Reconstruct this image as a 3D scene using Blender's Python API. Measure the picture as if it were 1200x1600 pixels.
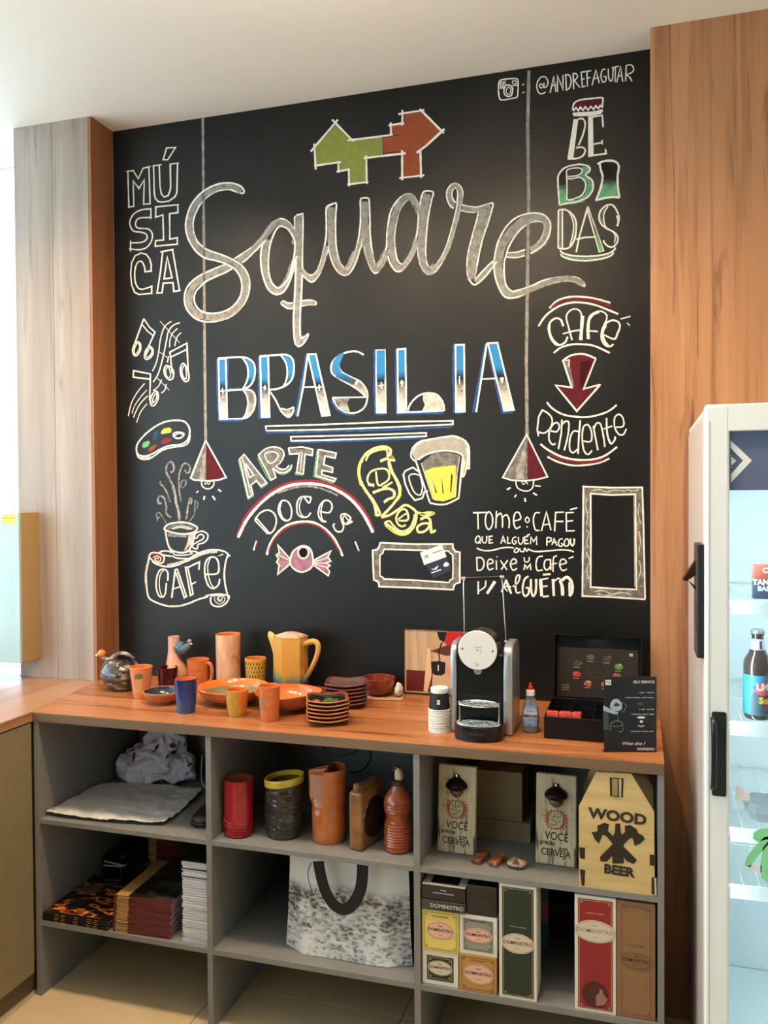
import bpy, bmesh, math, random
import numpy as np
from mathutils import Vector, Matrix
random.seed(7)
sc = bpy.context.scene
for o_ in list(bpy.data.objects): bpy.data.objects.remove(o_)
COL = sc.collection
R = math.radians

# ------------------------------------------------------------ camera
CAM = Vector((0.0, -2.7621, 1.5684)); FPX = 1313.04
_pi, _ro, _ya = -.0179, -.0061, -.2959
FW = Vector((math.sin(_ya)*math.cos(_pi), math.cos(_ya)*math.cos(_pi), math.sin(_pi)))
_r = Vector((math.cos(_ya), -math.sin(_ya), 0)); _u = _r.cross(FW)
RT = _r*math.cos(_ro)+_u*math.sin(_ro); UP = RT.cross(FW)
cd = bpy.data.cameras.new('camera'); cam = bpy.data.objects.new('camera', cd); COL.objects.link(cam)
cd.sensor_fit = 'VERTICAL'; cd.sensor_height = 24; cd.lens = FPX/1600*24; cd.clip_start = .05
cam.matrix_world = Matrix.Translation(CAM) @ Matrix((RT, UP, -FW)).transposed().to_4x4()
sc.camera = cam

def ray(a, b): return FW*FPX+RT*(a-600)+UP*(800-b)
def UY(a, b, Y): r = ray(a, b); return CAM+r*((Y-CAM.y)/r.y)      # a pixel on the plane y=Y
def UZ(a, b, Z): r = ray(a, b); return CAM+r*((Z-CAM.z)/r.z)      # a pixel on the plane z=Z

# ------------------------------------------------------------ world, lamps, exposure
w = bpy.data.worlds.new('world'); sc.world = w; w.use_nodes = True
bg = w.node_tree.nodes['Background']; bg.inputs[0].default_value = (.66, .88, 1.0, 1); bg.inputs[1].default_value = 4.6
sc.view_settings.view_transform = 'Standard'; sc.view_settings.look = 'None'
sc.view_settings.gamma = 1; sc.view_settings.exposure = 0.0; sc.view_settings.use_curve_mapping = False

def spot(x, y, z, power, col, size=2.2, blend=.6, rad=.04, tilt=(0, 0)):
    l = bpy.data.lights.new('downlight_lamp', 'SPOT'); l.energy = power; l.color = col
    l.spot_size = size; l.spot_blend = blend; l.shadow_soft_size = rad
    o = bpy.data.objects.new('downlight_lamp', l); o.location = (x, y, z); o.rotation_euler = (tilt[0], tilt[1], 0)
    COL.objects.link(o); return o
def portal(x, y, z, sx, sy, rot):
    l = bpy.data.lights.new('window_daylight', 'AREA'); l.shape = 'RECTANGLE'; l.size = sx; l.size_y = sy; l.cycles.is_portal = True
    o = bpy.data.objects.new('window_daylight', l); o.location = (x, y, z); o.rotation_euler = rot; COL.objects.link(o)
portal(-4.29, -2.5, 1.7, 2.5, 5.3, (0, -math.pi/2, 0))      # left glazing
portal(-3.2, .11, 1.9, 2.0, 2.0, (-math.pi/2, 0, 0))        # window beside the column
RW = -1.6
portal(-2.9, -5.29, 1.8, 2.6, 1.4, (math.pi/2, 0, 0))          # rear glazing
ADDED_UPLIGHTS = [(-.60, -1.42, 92)]  # unseen uplight, added to brighten the ceiling
LAMPS = [(-1.75, -.96, 82), (-1.05, -1.06, 74), (-.42, -1.12, 76)]
WARM = (1.0, .73, .46)

# ------------------------------------------------------------ helpers
def lin(c):
    if isinstance(c, str): c = [int(c[i:i+2], 16) for i in (0, 2, 4)]
    return tuple((v/255/12.92 if v/255 <= .04045 else ((v/255+.055)/1.055)**2.4) for v in c)
def nd(nt, t, **k):
    n = nt.nodes.new(t)
    for a, b in k.items(): setattr(n, a, b)
    return n
MATS = {}
def mat(name, col, rough=.5, metal=0, coat=0, noise=0, nscale=20, bump=0, bscale=60, col2=None, stretch=(1, 1, 1),
        emit=0, trans=0, alpha=1, ior=1.45, spec=.5, coords='Object', thr=(.35, .65), sheen=0):
    if name in MATS: return MATS[name]
    m = bpy.data.materials.new(name); m.use_nodes = True; nt = m.node_tree; p = nt.nodes['Principled BSDF']
    c = (*lin(col), 1); p.inputs['Base Color'].default_value = c
    p.inputs['Roughness'].default_value = rough; p.inputs['Metallic'].default_value = metal
    p.inputs['Coat Weight'].default_value = coat; p.inputs['IOR'].default_value = ior
    p.inputs['Transmission Weight'].default_value = trans; p.inputs['Alpha'].default_value = alpha
    p.inputs['Specular IOR Level'].default_value = spec; p.inputs['Sheen Weight'].default_value = sheen
    if emit: p.inputs['Emission Color'].default_value = c; p.inputs['Emission Strength'].default_value = emit
    if col2 is not None or bump:
        tc = nd(nt, 'ShaderNodeTexCoord'); mp = nd(nt, 'ShaderNodeMapping'); mp.inputs['Scale'].default_value = stretch
        nt.links.new(tc.outputs[coords], mp.inputs[0])
    if col2 is not None:
        nz = nd(nt, 'ShaderNodeTexNoise'); nz.inputs['Scale'].default_value = nscale; nz.inputs['Detail'].default_value = 5
        nt.links.new(mp.outputs[0], nz.inputs['Vector'])
        cr = nd(nt, 'ShaderNodeValToRGB'); e = cr.color_ramp.elements
        e[0].position, e[1].position = thr; e[0].color = c; e[1].color = (*lin(col2), 1)
        nt.links.new(nz.outputs[0], cr.inputs[0]); nt.links.new(cr.outputs[0], p.inputs['Base Color'])
    if bump:
        nb = nd(nt, 'ShaderNodeTexNoise'); nb.inputs['Scale'].default_value = bscale; nb.inputs['Detail'].default_value = 4
        nt.links.new(mp.outputs[0], nb.inputs['Vector'])
        bp = nd(nt, 'ShaderNodeBump'); bp.inputs['Strength'].default_value = bump; bp.inputs['Distance'].default_value = .01
        nt.links.new(nb.outputs[0], bp.inputs['Height']); nt.links.new(bp.outputs[0], p.inputs['Normal'])
    MATS[name] = m; return m
def wood(name, dark, mid, light, axis='z', rough=.45, streak=1.0, coat=0, bold=1.0):
    # laminate grain: long soft bands, fine fibres and a few dark cathedral streaks
    if name in MATS: return MATS[name]
    m = bpy.data.materials.new(name); m.use_nodes = True; nt = m.node_tree; p = nt.nodes['Principled BSDF']; L = nt.links.new
    p.inputs['Roughness'].default_value = rough; p.inputs['Coat Weight'].default_value = coat
    tc = nd(nt, 'ShaderNodeTexCoord')
    def n(scale, st, detail=3, dist=0, rgh=.5):
        mp = nd(nt, 'ShaderNodeMapping')
        s = {'x': (st, 1, 1), 'y': (1, st, 1), 'z': (1, 1, st)}[axis]; mp.inputs['Scale'].default_value = s
        L(tc.outputs['Object'], mp.inputs[0]); t = nd(nt, 'ShaderNodeTexNoise')
        t.inputs['Scale'].default_value = scale; t.inputs['Detail'].default_value = detail
        t.inputs['Distortion'].default_value = dist; t.inputs['Roughness'].default_value = rgh
        L(mp.outputs[0], t.inputs['Vector']); return t
    a = n(13, .045, 4, .6); b = n(38, .03, 4, .4, .6); c = n(24, .07, 5, 1.2, .62)
    r1 = nd(nt, 'ShaderNodeValToRGB'); e = r1.color_ramp.elements
    e[0].position = .33; e[0].color = (*lin(mid), 1); e[1].position = .66; e[1].color = (*lin(light), 1); L(a.outputs[0], r1.inputs[0])
    r2 = nd(nt, 'ShaderNodeValToRGB'); e = r2.color_ramp.elements; e[0].position = .5; e[0].color = (0, 0, 0, 1); e[1].position = .72
    g = .55*bold; e[1].color = (g, g, g, 1); L(b.outputs[0], r2.inputs[0])
    mx = nd(nt, 'ShaderNodeMix', data_type='RGBA'); L(r2.outputs[0], mx.inputs[0]); L(r1.outputs[0], mx.inputs[6]); mx.inputs[7].default_value = (*lin(dark), 1)
    r3 = nd(nt, 'ShaderNodeValToRGB'); e = r3.color_ramp.elements; e[0].position = .58; e[0].color = (0, 0, 0, 1); e[1].position = .70
    g = .75*streak; e[1].color = (g, g, g, 1); L(c.outputs[0], r3.inputs[0])
    m2 = nd(nt, 'ShaderNodeMix', data_type='RGBA'); L(r3.outputs[0], m2.inputs[0]); L(mx.outputs[2], m2.inputs[6]); m2.inputs[7].default_value = (*lin(dark), 1)
    L(m2.outputs[2], p.inputs['Base Color']); MATS[name] = m; return m

def link(name, me, m=None, parent=None, label=None):
    o = bpy.data.objects.new(name, me); COL.objects.link(o)
    if m is not None:
        for mm in (m if isinstance(m, (list, tuple)) else [m]): me.materials.append(mm)
    if parent is not None: o.parent = parent
    if label: o['label'] = label
    return o
def obj(name, bm, m=None, parent=None, smooth=False, label=None, sharp=40):
    me = bpy.data.meshes.new(name); bmesh.ops.recalc_face_normals(bm, faces=bm.faces)
    bm.to_mesh(me); bm.free()
    if smooth:
        for p in me.polygons: p.use_smooth = True
        try: me.set_sharp_from_angle(angle=R(sharp))
        except Exception: pass
    return link(name, me, m, parent, label)
def thing(name, label, cat, loc=(0, 0, 0), rotz=0, group=None):
    o = bpy.data.objects.new(name, None); COL.objects.link(o); o.empty_display_size = .05
    o.location = loc; o.rotation_euler = (0, 0, rotz); o['label'] = label; o['category'] = cat
    if group: o['group'] = group
    return o
def tag(o, label, cat, group=None):
    o['label'] = label; o['category'] = cat
    if group: o['group'] = group
    return o
def struct(o): o['kind'] = 'structure'; return o
def box(bm, x0, x1, y0, y1, z0, z1, bev=0, seg=1, mtx=None):
    vs = bmesh.ops.create_cube(bm, size=1)['verts']
    for v in vs: v.co = Vector(((x0+x1)/2+v.co.x*(x1-x0), (y0+y1)/2+v.co.y*(y1-y0), (z0+z1)/2+v.co.z*(z1-z0)))
    if bev:
        es = list({e for v in vs for e in v.link_edges})
        r = bmesh.ops.bevel(bm, geom=es, offset=bev, segments=seg, affect='EDGES', profile=.5)
        vs = list({v for f in r['faces'] for v in f.verts} | {v for v in vs if v.is_valid})
    if mtx is not None: bmesh.ops.transform(bm, matrix=mtx, verts=[v for v in vs if v.is_valid])
    return bm
def BX(*a, **k): return box(bmesh.new(), *a, **k)
def lathe(prof, n=40, bm=None, c=(0, 0), fn=None, arc=None):
    """prof: list of (r,z); closed on axis when r==0."""
    bm = bm or bmesh.new(); rings = []
    for r, z in prof:
        if r <= 1e-6: rings.append([bm.verts.new(fn(c[0], c[1], z, 0) if fn else (c[0], c[1], z))])
        else:
            ring = []
            for i in range(n):
                a = 2*math.pi*i/n; x, y, zz = c[0]+r*math.cos(a), c[1]+r*math.sin(a), z
                if fn: x, y, zz = fn(x, y, zz, a)
                ring.append(bm.verts.new((x, y, zz)))
            rings.append(ring)
    for A, B in zip(rings, rings[1:]):
        for i in range(n):
            j = (i+1) % n
            if len(A) == 1 and len(B) == 1: continue
            if len(A) == 1: bm.faces.new((A[0], B[i], B[j]))
            elif len(B) == 1: bm.faces.new((A[i], A[j], B[0]))
            else: bm.faces.new((A[i], A[j], B[j], B[i]))
    return bm
def smooth_pts(pts, n=6, closed=False):
    P_ = [Vector(p) for p in pts]; out = []; N = len(P_)
    if N < 3: return P_
    for i in range(N if closed else N-1):
        g = (lambda k: P_[k % N]) if closed else (lambda k: P_[min(max(k, 0), N-1)])
        a, b, c, d = g(i-1), g(i), g(i+1), g(i+2)
        for k in range(n):
            t = k/n; out.append(.5*((2*b)+(c-a)*t+(2*a-5*b+4*c-d)*t*t+(3*b-a-3*c+d)*t**3))
    if not closed: out.append(P_[-1])
    return out
def tube(pts, rad, n=8, bm=None, closed=False, sm=6, squash=None, caps=True):
    """round bar along points; rad a number or a list per control point"""
    bm = bm or bmesh.new(); N = len(pts)
    rr = list(rad) if isinstance(rad, (list, tuple)) else [rad]*N
    if sm: P4 = smooth_pts([Vector((*p, q)) for p, q in zip(pts, rr)], sm, closed); 
    else: P4 = [Vector((*p, q)) for p, q in zip(pts, rr)]
    P3 = [v.xyz for v in P4]; rr = [max(v[3], 1e-5) for v in P4]; M = len(P3)
    up = Vector((0, 0, 1)); rings = []; prev = None
    for i in range(M):
        t = (P3[(i+1) % M]-P3[i-1]) if closed else (P3[min(i+1, M-1)]-P3[max(i-1, 0)])
        if t.length < 1e-9: t = Vector((0, 0, 1))
        t.normalize()
        if prev is None: nn = t.orthogonal().normalized()
        else:
            nn = prev-t*prev.dot(t); nn = nn.normalized() if nn.length > 1e-6 else t.orthogonal().normalized()
        prev = nn; bb = t.cross(nn)
        rings.append([bm.verts.new(P3[i]+rr[i]*(nn*math.cos(2*math.pi*k/n)+bb*math.sin(2*math.pi*k/n))) for k in range(n)])
    for i in range(M if closed else M-1):
        A, B = rings[i], rings[(i+1) % M]
        for k in range(n): bm.faces.new((A[k], A[(k+1) % n], B[(k+1) % n], B[k]))
    if caps and not closed:
        bm.faces.new(rings[0][::-1]); bm.faces.new(rings[-1])
    return bm
def prism(pts, depth, axis='y', bm=None, base=0.0):
    """polygon (a,b) extruded; axis y: (x,z) polygon from y=base to base+depth; axis z: (x,y)"""
    bm = bm or bmesh.new()
    f = (lambda a, b, d: (a, d, b)) if axis == 'y' else ((lambda a, b, d: (a, b, d)) if axis == 'z' else (lambda a, b, d: (d, a, b)))
    A = [bm.verts.new(f(a, b, base)) for a, b in pts]; B = [bm.verts.new(f(a, b, base+depth)) for a, b in pts]
    n = len(pts); fa = bm.faces.new(A); fb = bm.faces.new(B[::-1]); fa.normal_update(); fb.normal_update()
    for i in range(n): bm.faces.new((A[i], B[i], B[(i+1) % n], A[(i+1) % n]))
    bmesh.ops.triangulate(bm, faces=[fa, fb]); return bm
def copy_tree(o, parent=None):
    c = o.copy(); COL.objects.link(c)
    if parent is not None: c.parent = parent
    for ch in list(o.children): copy_tree(ch, c)
    return c
_font_cache = {}
def text(s, size, parent, m, loc=(0, 0, 0), rot=(math.pi/2, 0, 0), align='CENTER', name='lettering', ext=0.0002, sx=1, shear=0, bold=0, spacing=1, label=None):
    c = bpy.data.curves.new('t', 'FONT'); c.body = s; c.size = size; c.align_x = align; c.align_y = 'CENTER'; c.extrude = ext; c.shear = shear
    c.offset = bold; c.space_character = spacing; c.resolution_u = 3
    t = bpy.data.objects.new('t', c); COL.objects.link(t)
    dg = bpy.context.evaluated_depsgraph_get(); me = bpy.data.meshes.new_from_object(t.evaluated_get(dg))
    bpy.data.objects.remove(t); me.transform(Matrix.Diagonal((sx, 1, 1, 1)))
    o = link(name, me, m, parent, label); o.location = loc; o.rotation_euler = rot; return o
def jitter(bm, amt, seed=0, scale=30):
    from mathutils import noise
    for v in bm.verts: v.co += Vector(noise.noise_vector(v.co*scale+Vector((seed, seed*2, 0))))*amt
    return bm
# ------------------------------------------------------------ the setting
CT = .9; CB = .8714; CL, CR = -1.8248, .0573; CF = -.5722      # worktop top, underside, left end, right end, front edge
X0, X1, ZT = -1.9036, .030, 2.9535
COLY = -.136; XL0 = -2.2394; PILY = -.125
plaster = mat('ceiling_plaster', 'f6f2ea', .9); wallwhite = mat('white_wall_paint', 'e6e2da', .8)
tile_m = mat('beige_porcelain_tile', 'd2bd98', .28, col2='c8b490', nscale=6)
grout = mat('grout', '6f6552', .9)
wf = bmesh.new(); box(wf, -4.2, 1.9, -5.2, .1, -.06, -.004); floor = struct(obj('floor', wf, grout))
TX, TY = -1.2865, -.353; TS = .6
tb = BX(-TS/2+.0012, TS/2-.0012, -TS/2+.0012, TS/2-.0012, -.006, 0, .0007); tme = None
for i in range(-5, 6):
    for j in range(-8, 2):
        cx, cy = TX+TS*(i+.5), TY+TS*(j+.5)
        if cx > 1.7 or cy > .1 or cx < -4.1: continue
        if tme is None: t_ = obj('tile', tb, tile_m, floor); tme = t_.data
        else: t_ = link('tile', tme, None, floor)
        t_.location = (cx, cy, 0)
cl_ = bmesh.new(); box(cl_, -4.2, 1.9, -5.2, .1, ZT, ZT+.1); ceiling = struct(obj('ceiling', cl_, plaster))
struct(obj('wall_back', BX(X0, 1.9, .02, .12, 0, ZT), wallwhite))
struct(obj('wall_right', BX(1.9, 2.0, -5.2, .12, 0, ZT), wallwhite))
# window wall to the left of the column
wf = struct(link('window_1', bpy.data.meshes.new('window_1')))
fm = mat('white_window_frame', 'f2f5f6', .5)
b_ = bmesh.new(); box(b_, -4.2, X0-.001, .02, .10, 0, .86); wf.data = (lambda me: (b_.to_mesh(me), b_.free(), me.materials.append(wallwhite), me)[-1])(bpy.data.meshes.new('window_1'))
b_ = bmesh.new(); box(b_, -4.2, X0, .03, .09, .86, .90); box(b_, -4.2, X0, .03, .09, 2.90, ZT)
for xx in (-4.18, -3.25, -2.20): box(b_, xx-.02, xx+.02, .03, .09, .90, 2.90)
obj('window_frame', b_, fm, wf)
glass = mat('clear_glass', 'f4fbfb', .02, trans=1, ior=1.02, spec=.3)
obj('pane', BX(-4.16, -3.27, .055, .06, .90, 2.90), glass, wf); obj('pane', BX(-3.23, -2.22, .055, .06, .90, 2.90), glass, wf)

rw = bmesh.new(); box(rw, -4.2, 1.9, -5.3, -5.2, 0, 1.1); box(rw, -4.2, 1.9, -5.3, -5.2, 2.5, ZT); box(rw, RW, 1.9, -5.3, -5.2, 1.1, 2.5)
struct(obj('wall_rear', rw, mat('brown_rear_wall', '6f6250', .85)))
b_ = bmesh.new()
for xx in (-4.15, -3.0, -1.9, RW-.05): box(b_, xx-.03, xx+.03, -5.28, -5.22, 1.1, 2.5)
struct(obj('window_3', b_, fm))
w2 = struct(obj('wall_left', BX(-4.3, -4.2, -5.2, .1, 0, .5), wallwhite))
b_ = bmesh.new(); box(b_, -4.28, -4.22, -5.2, .1, .5, .56); box(b_, -4.28, -4.22, -5.2, .1, 2.85, ZT)
for yy in (-5.15, -3.9, -2.6, -1.3, .05): box(b_, -4.28, -4.22, yy-.03, yy+.03, .56, 2.85)
struct(obj('window_2', b_, fm))

# wood-clad column on the left, wood-clad panel on the right
wcol = wood('daylit_column_laminate', '786860', '938479', 'aa9d92', 'z', .38, .75, bold=.8)  # pale grey of the reflected daylight is painted into the front laminate
wside = wood('column_side_laminate', '6a3a20', '8e5936', 'a06c48', 'z', .45, .9, bold=.7)
wpan = wood('pillar_laminate', '74442a', 'a5734e', 'b98760', 'z', .45, 1.2, bold=1.3)
th = thing('wood_clad_column', 'daylight-painted pale wood-grain clad column left of the chalkboard, standing behind the worktop corner', 'column', ((X0+XL0)/2, COLY/2, 0))
def par(o, p): o.parent = p; o.matrix_parent_inverse = p.matrix_basis.inverted(); return o
xm = UY(84, 500, COLY).x
par(obj('cladding_panel', BX(XL0, xm-.0006, COLY, .02, CT, ZT, .0006), wcol), th)
par(obj('cladding_panel', BX(xm+.0006, X0-.012, COLY, .02, CT, ZT, .0006), wcol), th)
par(obj('side_cladding', BX(X0-.0118, X0, COLY+.001, .0, CT, ZT), wside, label='reddish side cladding facing the chalkboard, without the daylight painted on the front'), th)
th = thing('wood_clad_wall_panel', 'tall warm wood-grain wall panel right of the chalkboard, running behind the white fridge', 'wall panel', (.9, PILY/2, 0))
xs = [X1, .385, .99, 1.60, 1.9]
for a, b in zip(xs, xs[1:]): par(obj('cladding_panel', BX(a+.0003, b-.0003, PILY, .02, 0, ZT, .0004), wpan), th)

# the chalkboard (painted board) with its drawings as parts
bm_ = bpy.data.materials.new('chalkboard_paint'); bm_.use_nodes = True; nt = bm_.node_tree; p = nt.nodes['Principled BSDF']
p.inputs['Roughness'].default_value = .38; p.inputs['Specular IOR Level'].default_value = .34
tc = nd(nt, 'ShaderNodeTexCoord'); nz = nd(nt, 'ShaderNodeTexNoise'); nz.inputs['Scale'].default_value = 2.6; nz.inputs['Detail'].default_value = 6
nz.inputs['Distortion'].default_value = .8
nt.links.new(tc.outputs['Object'], nz.inputs['Vector']); cr = nd(nt, 'ShaderNodeValToRGB'); e = cr.color_ramp.elements
e[0].position = .4; e[0].color = (.0045, .0044, .0043, 1); e[1].position = .78; e[1].color = (.013, .0128, .0122, 1)
nt.links.new(nz.outputs[0], cr.inputs[0]); nt.links.new(cr.outputs[0], p.inputs['Base Color'])
board = tag(obj('chalkboard', BX(X0+.0005, X1-.0005, 0, .02, CT, ZT-.0005), bm_), 'large black chalkboard wall covered in chalk lettering and drawings, above the worktop', 'chalkboard')

# worktop, two mitred lengths
wtop = wood('worktop_laminate', '6e3a1c', 'a2653c', 'b87a4e', 'x', .32, 1.1, bold=1.5)
wtopy = wood('worktop_laminate_return', '7e5138', 'a0704f', 'b08262', 'y', .32, 1.0, bold=1.1)
edge = wood('worktop_edge_band', '4a3626', '66503b', '755e48', 'x', .5, .5, bold=.8)
wt_ = tag(obj('worktop', prism([(CL, CF), (CR, CF), (CR, PILY-.001), (X1, PILY-.001), (X1, 0), (X0, 0), (X0, COLY)], CT-CB, 'z', base=CB), wtop),
    'long straight wood-grain worktop under the chalkboard, holding the pottery and the coffee machine', 'worktop')
obj('edge_band', BX(CL+.0005, CR, CF-.0010, CF-.0001, CB, CT-.0012, .0003), edge, wt_, label='darker brown front edge band')
tag(obj('worktop', prism([(CL-.0012, CF), (X0-.0012, COLY-.001), (XL0-.01, COLY-.001), (XL0-.01, .018), (-3.0, .018), (-3.0, -3.4), (CL-.0012, -3.4)], CT-CB, 'z', base=CB), wtopy),
    'wood-grain worktop return at the left edge, mitred into the long worktop', 'worktop')

# left base cabinet
cabm = mat('taupe_laminate', '8a7c60', .5, col2='837659', nscale=30); unitm = mat('grey_taupe_laminate', '7c7c7a', .5, col2='777776', nscale=40)
th = thing('base_cabinet', 'taupe base cabinet under the left worktop return', 'cabinet', (-2.3, -1.9, 0))
par(obj('carcass', BX(-2.9, CL-.022, -3.3, -.14, .10, CB-.0005), cabm), th)
par(obj('door', BX(CL-.021, CL-.003, -1.17, CF-.004, .075, CB-.006, .001), cabm), th)
par(obj('door', BX(CL-.021, CL-.003, -1.77, -1.174, .075, CB-.006, .001), cabm), th)
par(obj('door', BX(CL-.021, CL-.003, -2.37, -1.774, .075, CB-.006, .001), cabm), th)
par(obj('kickboard', BX(-2.85, CL-.03, -3.3, -.15, .0, .0995), mat('kickboard_laminate', '6b5d42', .6)), th)

# open shelving unit
th = thing('shelf_unit', 'grey-taupe open shelving unit with three bays under the long worktop', 'shelf unit', (-.88, -.3, 0))
D2A, D2B, D3A, D3B, D4A = -1.2213, -1.2037, -.5903, -.5724, .0412; S1, S1B, S2, S2B = .5628, .5481, .2408, .2243
FY = CF+.003; BKY = -.018
par(obj('side_panel', BX(CL, CL+.017, FY, -.001, 0, CB-.0005, .0006), unitm), th)
par(obj('divider', BX(D2A, D2B, FY, BKY, 0, CB-.0005, .0006), unitm), th)
par(obj('divider', BX(D3A, D3B, FY, BKY, 0, CB-.0005, .0006), unitm), th)
par(obj('side_panel', BX(D4A, CR, FY, PILY-.002, 0, CB-.0005, .0006), unitm), th)
par(obj('side_panel', BX(X1-.018, X1-.001, PILY+.001, -.001, 0, CB-.0005, .0006), unitm), th)
for a, b in ((CL+.017, D2A), (D2B, D3A), (D3B, D4A)):
    bb = min(b, X1-.019)
    for t_, u_ in ((S1, S1B), (S2, S2B)):
        if b > 0: q = prism([(a+.0003, FY+.001), (b-.0003, FY+.001), (b-.0003, PILY-.002), (bb, PILY-.002), (bb, BKY), (a+.0003, BKY)], t_-u_, 'z', base=u_)
        else: q = BX(a+.0003, b-.0003, FY+.001, BKY, u_, t_, .0005)
        par(obj('shelf', q, unitm), th)
    par(obj('back_panel', BX(a+.0003, bb, BKY, -.003, S2B-.1, CB-.0005), unitm), th)

# electrical box on the column
bp_ = mat('panel_box_side', 'a3875a', .5); 
x2 = UY(61.5, 900, COLY).x; zt_, zb_ = UY(61, 801, COLY-.09).z, UY(61, 1037, COLY-.09).z
yb = COLY-.105; x1_ = x2
th = thing('electrical_panel_box', 'pale electrical panel box with a tan side and yellow sticker, fixed to the left column', 'panel box', (x2-.2, COLY, (zt_+zb_)/2))
par(obj('box_body', BX(x2-.40, x2, yb+.012, COLY-.0005, zb_, zt_, .001), bp_), th)
par(obj('box_door', BX(x2-.40, x2-.001, yb, yb+.0115, zb_, zt_, .001), mat('pale_panel_door', 'aac6c8', .25, coat=.5)), th)
sx = x2-.012
st = par(obj('sticker', BX(sx-.062, sx, yb-.0008, yb-.0001, zt_-.042, zt_-.006), mat('yellow_sticker', 'e8d86a', .5), label='yellow sticker with a black switch symbol'), th)
bs = bmesh.new(); zc = zt_-.020
for a, b in (((-.058, 0), (-.040, 0)), ((-.042, -.001), (-.032, .009)), ((-.030, 0), (-.006, 0))):
    tube([(sx+a[0], yb-.001, zc+a[1]), (sx+b[0], yb-.001, zc+b[1])], .0008, 5, bs, sm=0)
obj('switch_symbol', bs, mat('black_ink', '15120c', .6), st)

for gx, gy, ge in ADDED_UPLIGHTS:  # out-of-view bowl and upward spot, added for the ceiling glow
    t = thing('added_uplighter', 'added white bowl-shaped uplighter hanging out of view to brighten the ceiling', 'ceiling light', (gx, gy, ZT))
    obj('rod', tube([(0, 0, -.001), (0, 0, -.34)], .006, 8, sm=0), fm, t)
    obj('bowl', lathe([(0, -.40), (.06, -.395), (.12, -.37), (.16, -.32), (.155, -.32), (.115, -.362), (.06, -.385), (0, -.39)], 40), fm, t, True)
    l = bpy.data.lights.new('added_uplight_bulb', 'SPOT'); l.energy = ge; l.color = (1.0, .80, .58); l.spot_size = R(165); l.spot_blend = .8; l.shadow_soft_size = .05
    lo = bpy.data.objects.new('added_uplight_bulb', l); lo.location = (gx, gy, ZT-.33); lo.rotation_euler = (math.pi, 0, 0); COL.objects.link(lo)

# downlights in the ceiling, in front of the worktop
for (lx, ly, pw), wh in zip(LAMPS, ('left', 'middle', 'right')):
    t = thing('ceiling_downlight', 'round recessed ceiling downlight in front of the chalkboard, %s of the row of three' % wh, 'ceiling light', (lx, ly, ZT), group='recessed ceiling downlights')
    obj('trim_ring', lathe([(.045, -.001), (.062, -.001), (.064, -.006), (.046, -.009), (.045, -.001)], 32), fm, t, True)
    obj('lamp_disc', lathe([(0, -.002), (.045, -.002)], 24), mat('lamp_glow', 'ffd9a8', .5, emit=6), t)
    spot(lx, ly, ZT-.02, pw, WARM, R(150), .7, .03)
# ------------------------------------------------------------ chalk lettering and drawings (traced strokes laid on the board surface)
chm = bpy.data.materials.new('chalk'); chm.use_nodes = True; nt = chm.node_tree; L = nt.links.new
for n_ in list(nt.nodes): nt.nodes.remove(n_)
out = nd(nt, 'ShaderNodeOutputMaterial'); df = nd(nt, 'ShaderNodeBsdfDiffuse'); tr = nd(nt, 'ShaderNodeBsdfTransparent'); ms = nd(nt, 'ShaderNodeMixShader')
at = nd(nt, 'ShaderNodeAttribute', attribute_name='Col'); tc = nd(nt, 'ShaderNodeTexCoord'); nz = nd(nt, 'ShaderNodeTexNoise')
nz.inputs['Scale'].default_value = 420; nz.inputs['Detail'].default_value = 3; L(tc.outputs['Object'], nz.inputs['Vector'])
n2 = nd(nt, 'ShaderNodeTexNoise'); n2.inputs['Scale'].default_value = 45; n2.inputs['Detail'].default_value = 3; L(tc.outputs['Object'], n2.inputs['Vector'])
# coverage = clamp(alpha*1.5 + (noise-.5)*k)
def mth(op, a, b):
    m = nd(nt, 'ShaderNodeMath', operation=op); m.use_clamp = False
    for i, v in enumerate((a, b)):
        if isinstance(v, (int, float)): m.inputs[i].default_value = v
        else: L(v, m.inputs[i])
    return m.outputs[0]
k = mth('ADD', mth('MULTIPLY', mth('SUBTRACT', nz.outputs[0], .5), 1.5), mth('MULTIPLY', mth('SUBTRACT', n2.outputs[0], .5), 1.0))
inv = mth('MULTIPLY', mth('SUBTRACT', 1.0, at.outputs['Alpha']), 1.0)
f_ = mth('ADD', at.outputs['Alpha'], mth('MULTIPLY', k, mth('ADD', mth('MULTIPLY', mth('MULTIPLY', inv, at.outputs['Alpha']), 2.1), .25)))
cl = nd(nt, 'ShaderNodeClamp'); L(f_, cl.inputs[0]); L(cl.outputs[0], ms.inputs[0]); L(tr.outputs[0], ms.inputs[1]); L(df.outputs[0], ms.inputs[2])
L(at.outputs['Color'], df.inputs[0]); L(ms.outputs[0], out.inputs[0])

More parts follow.
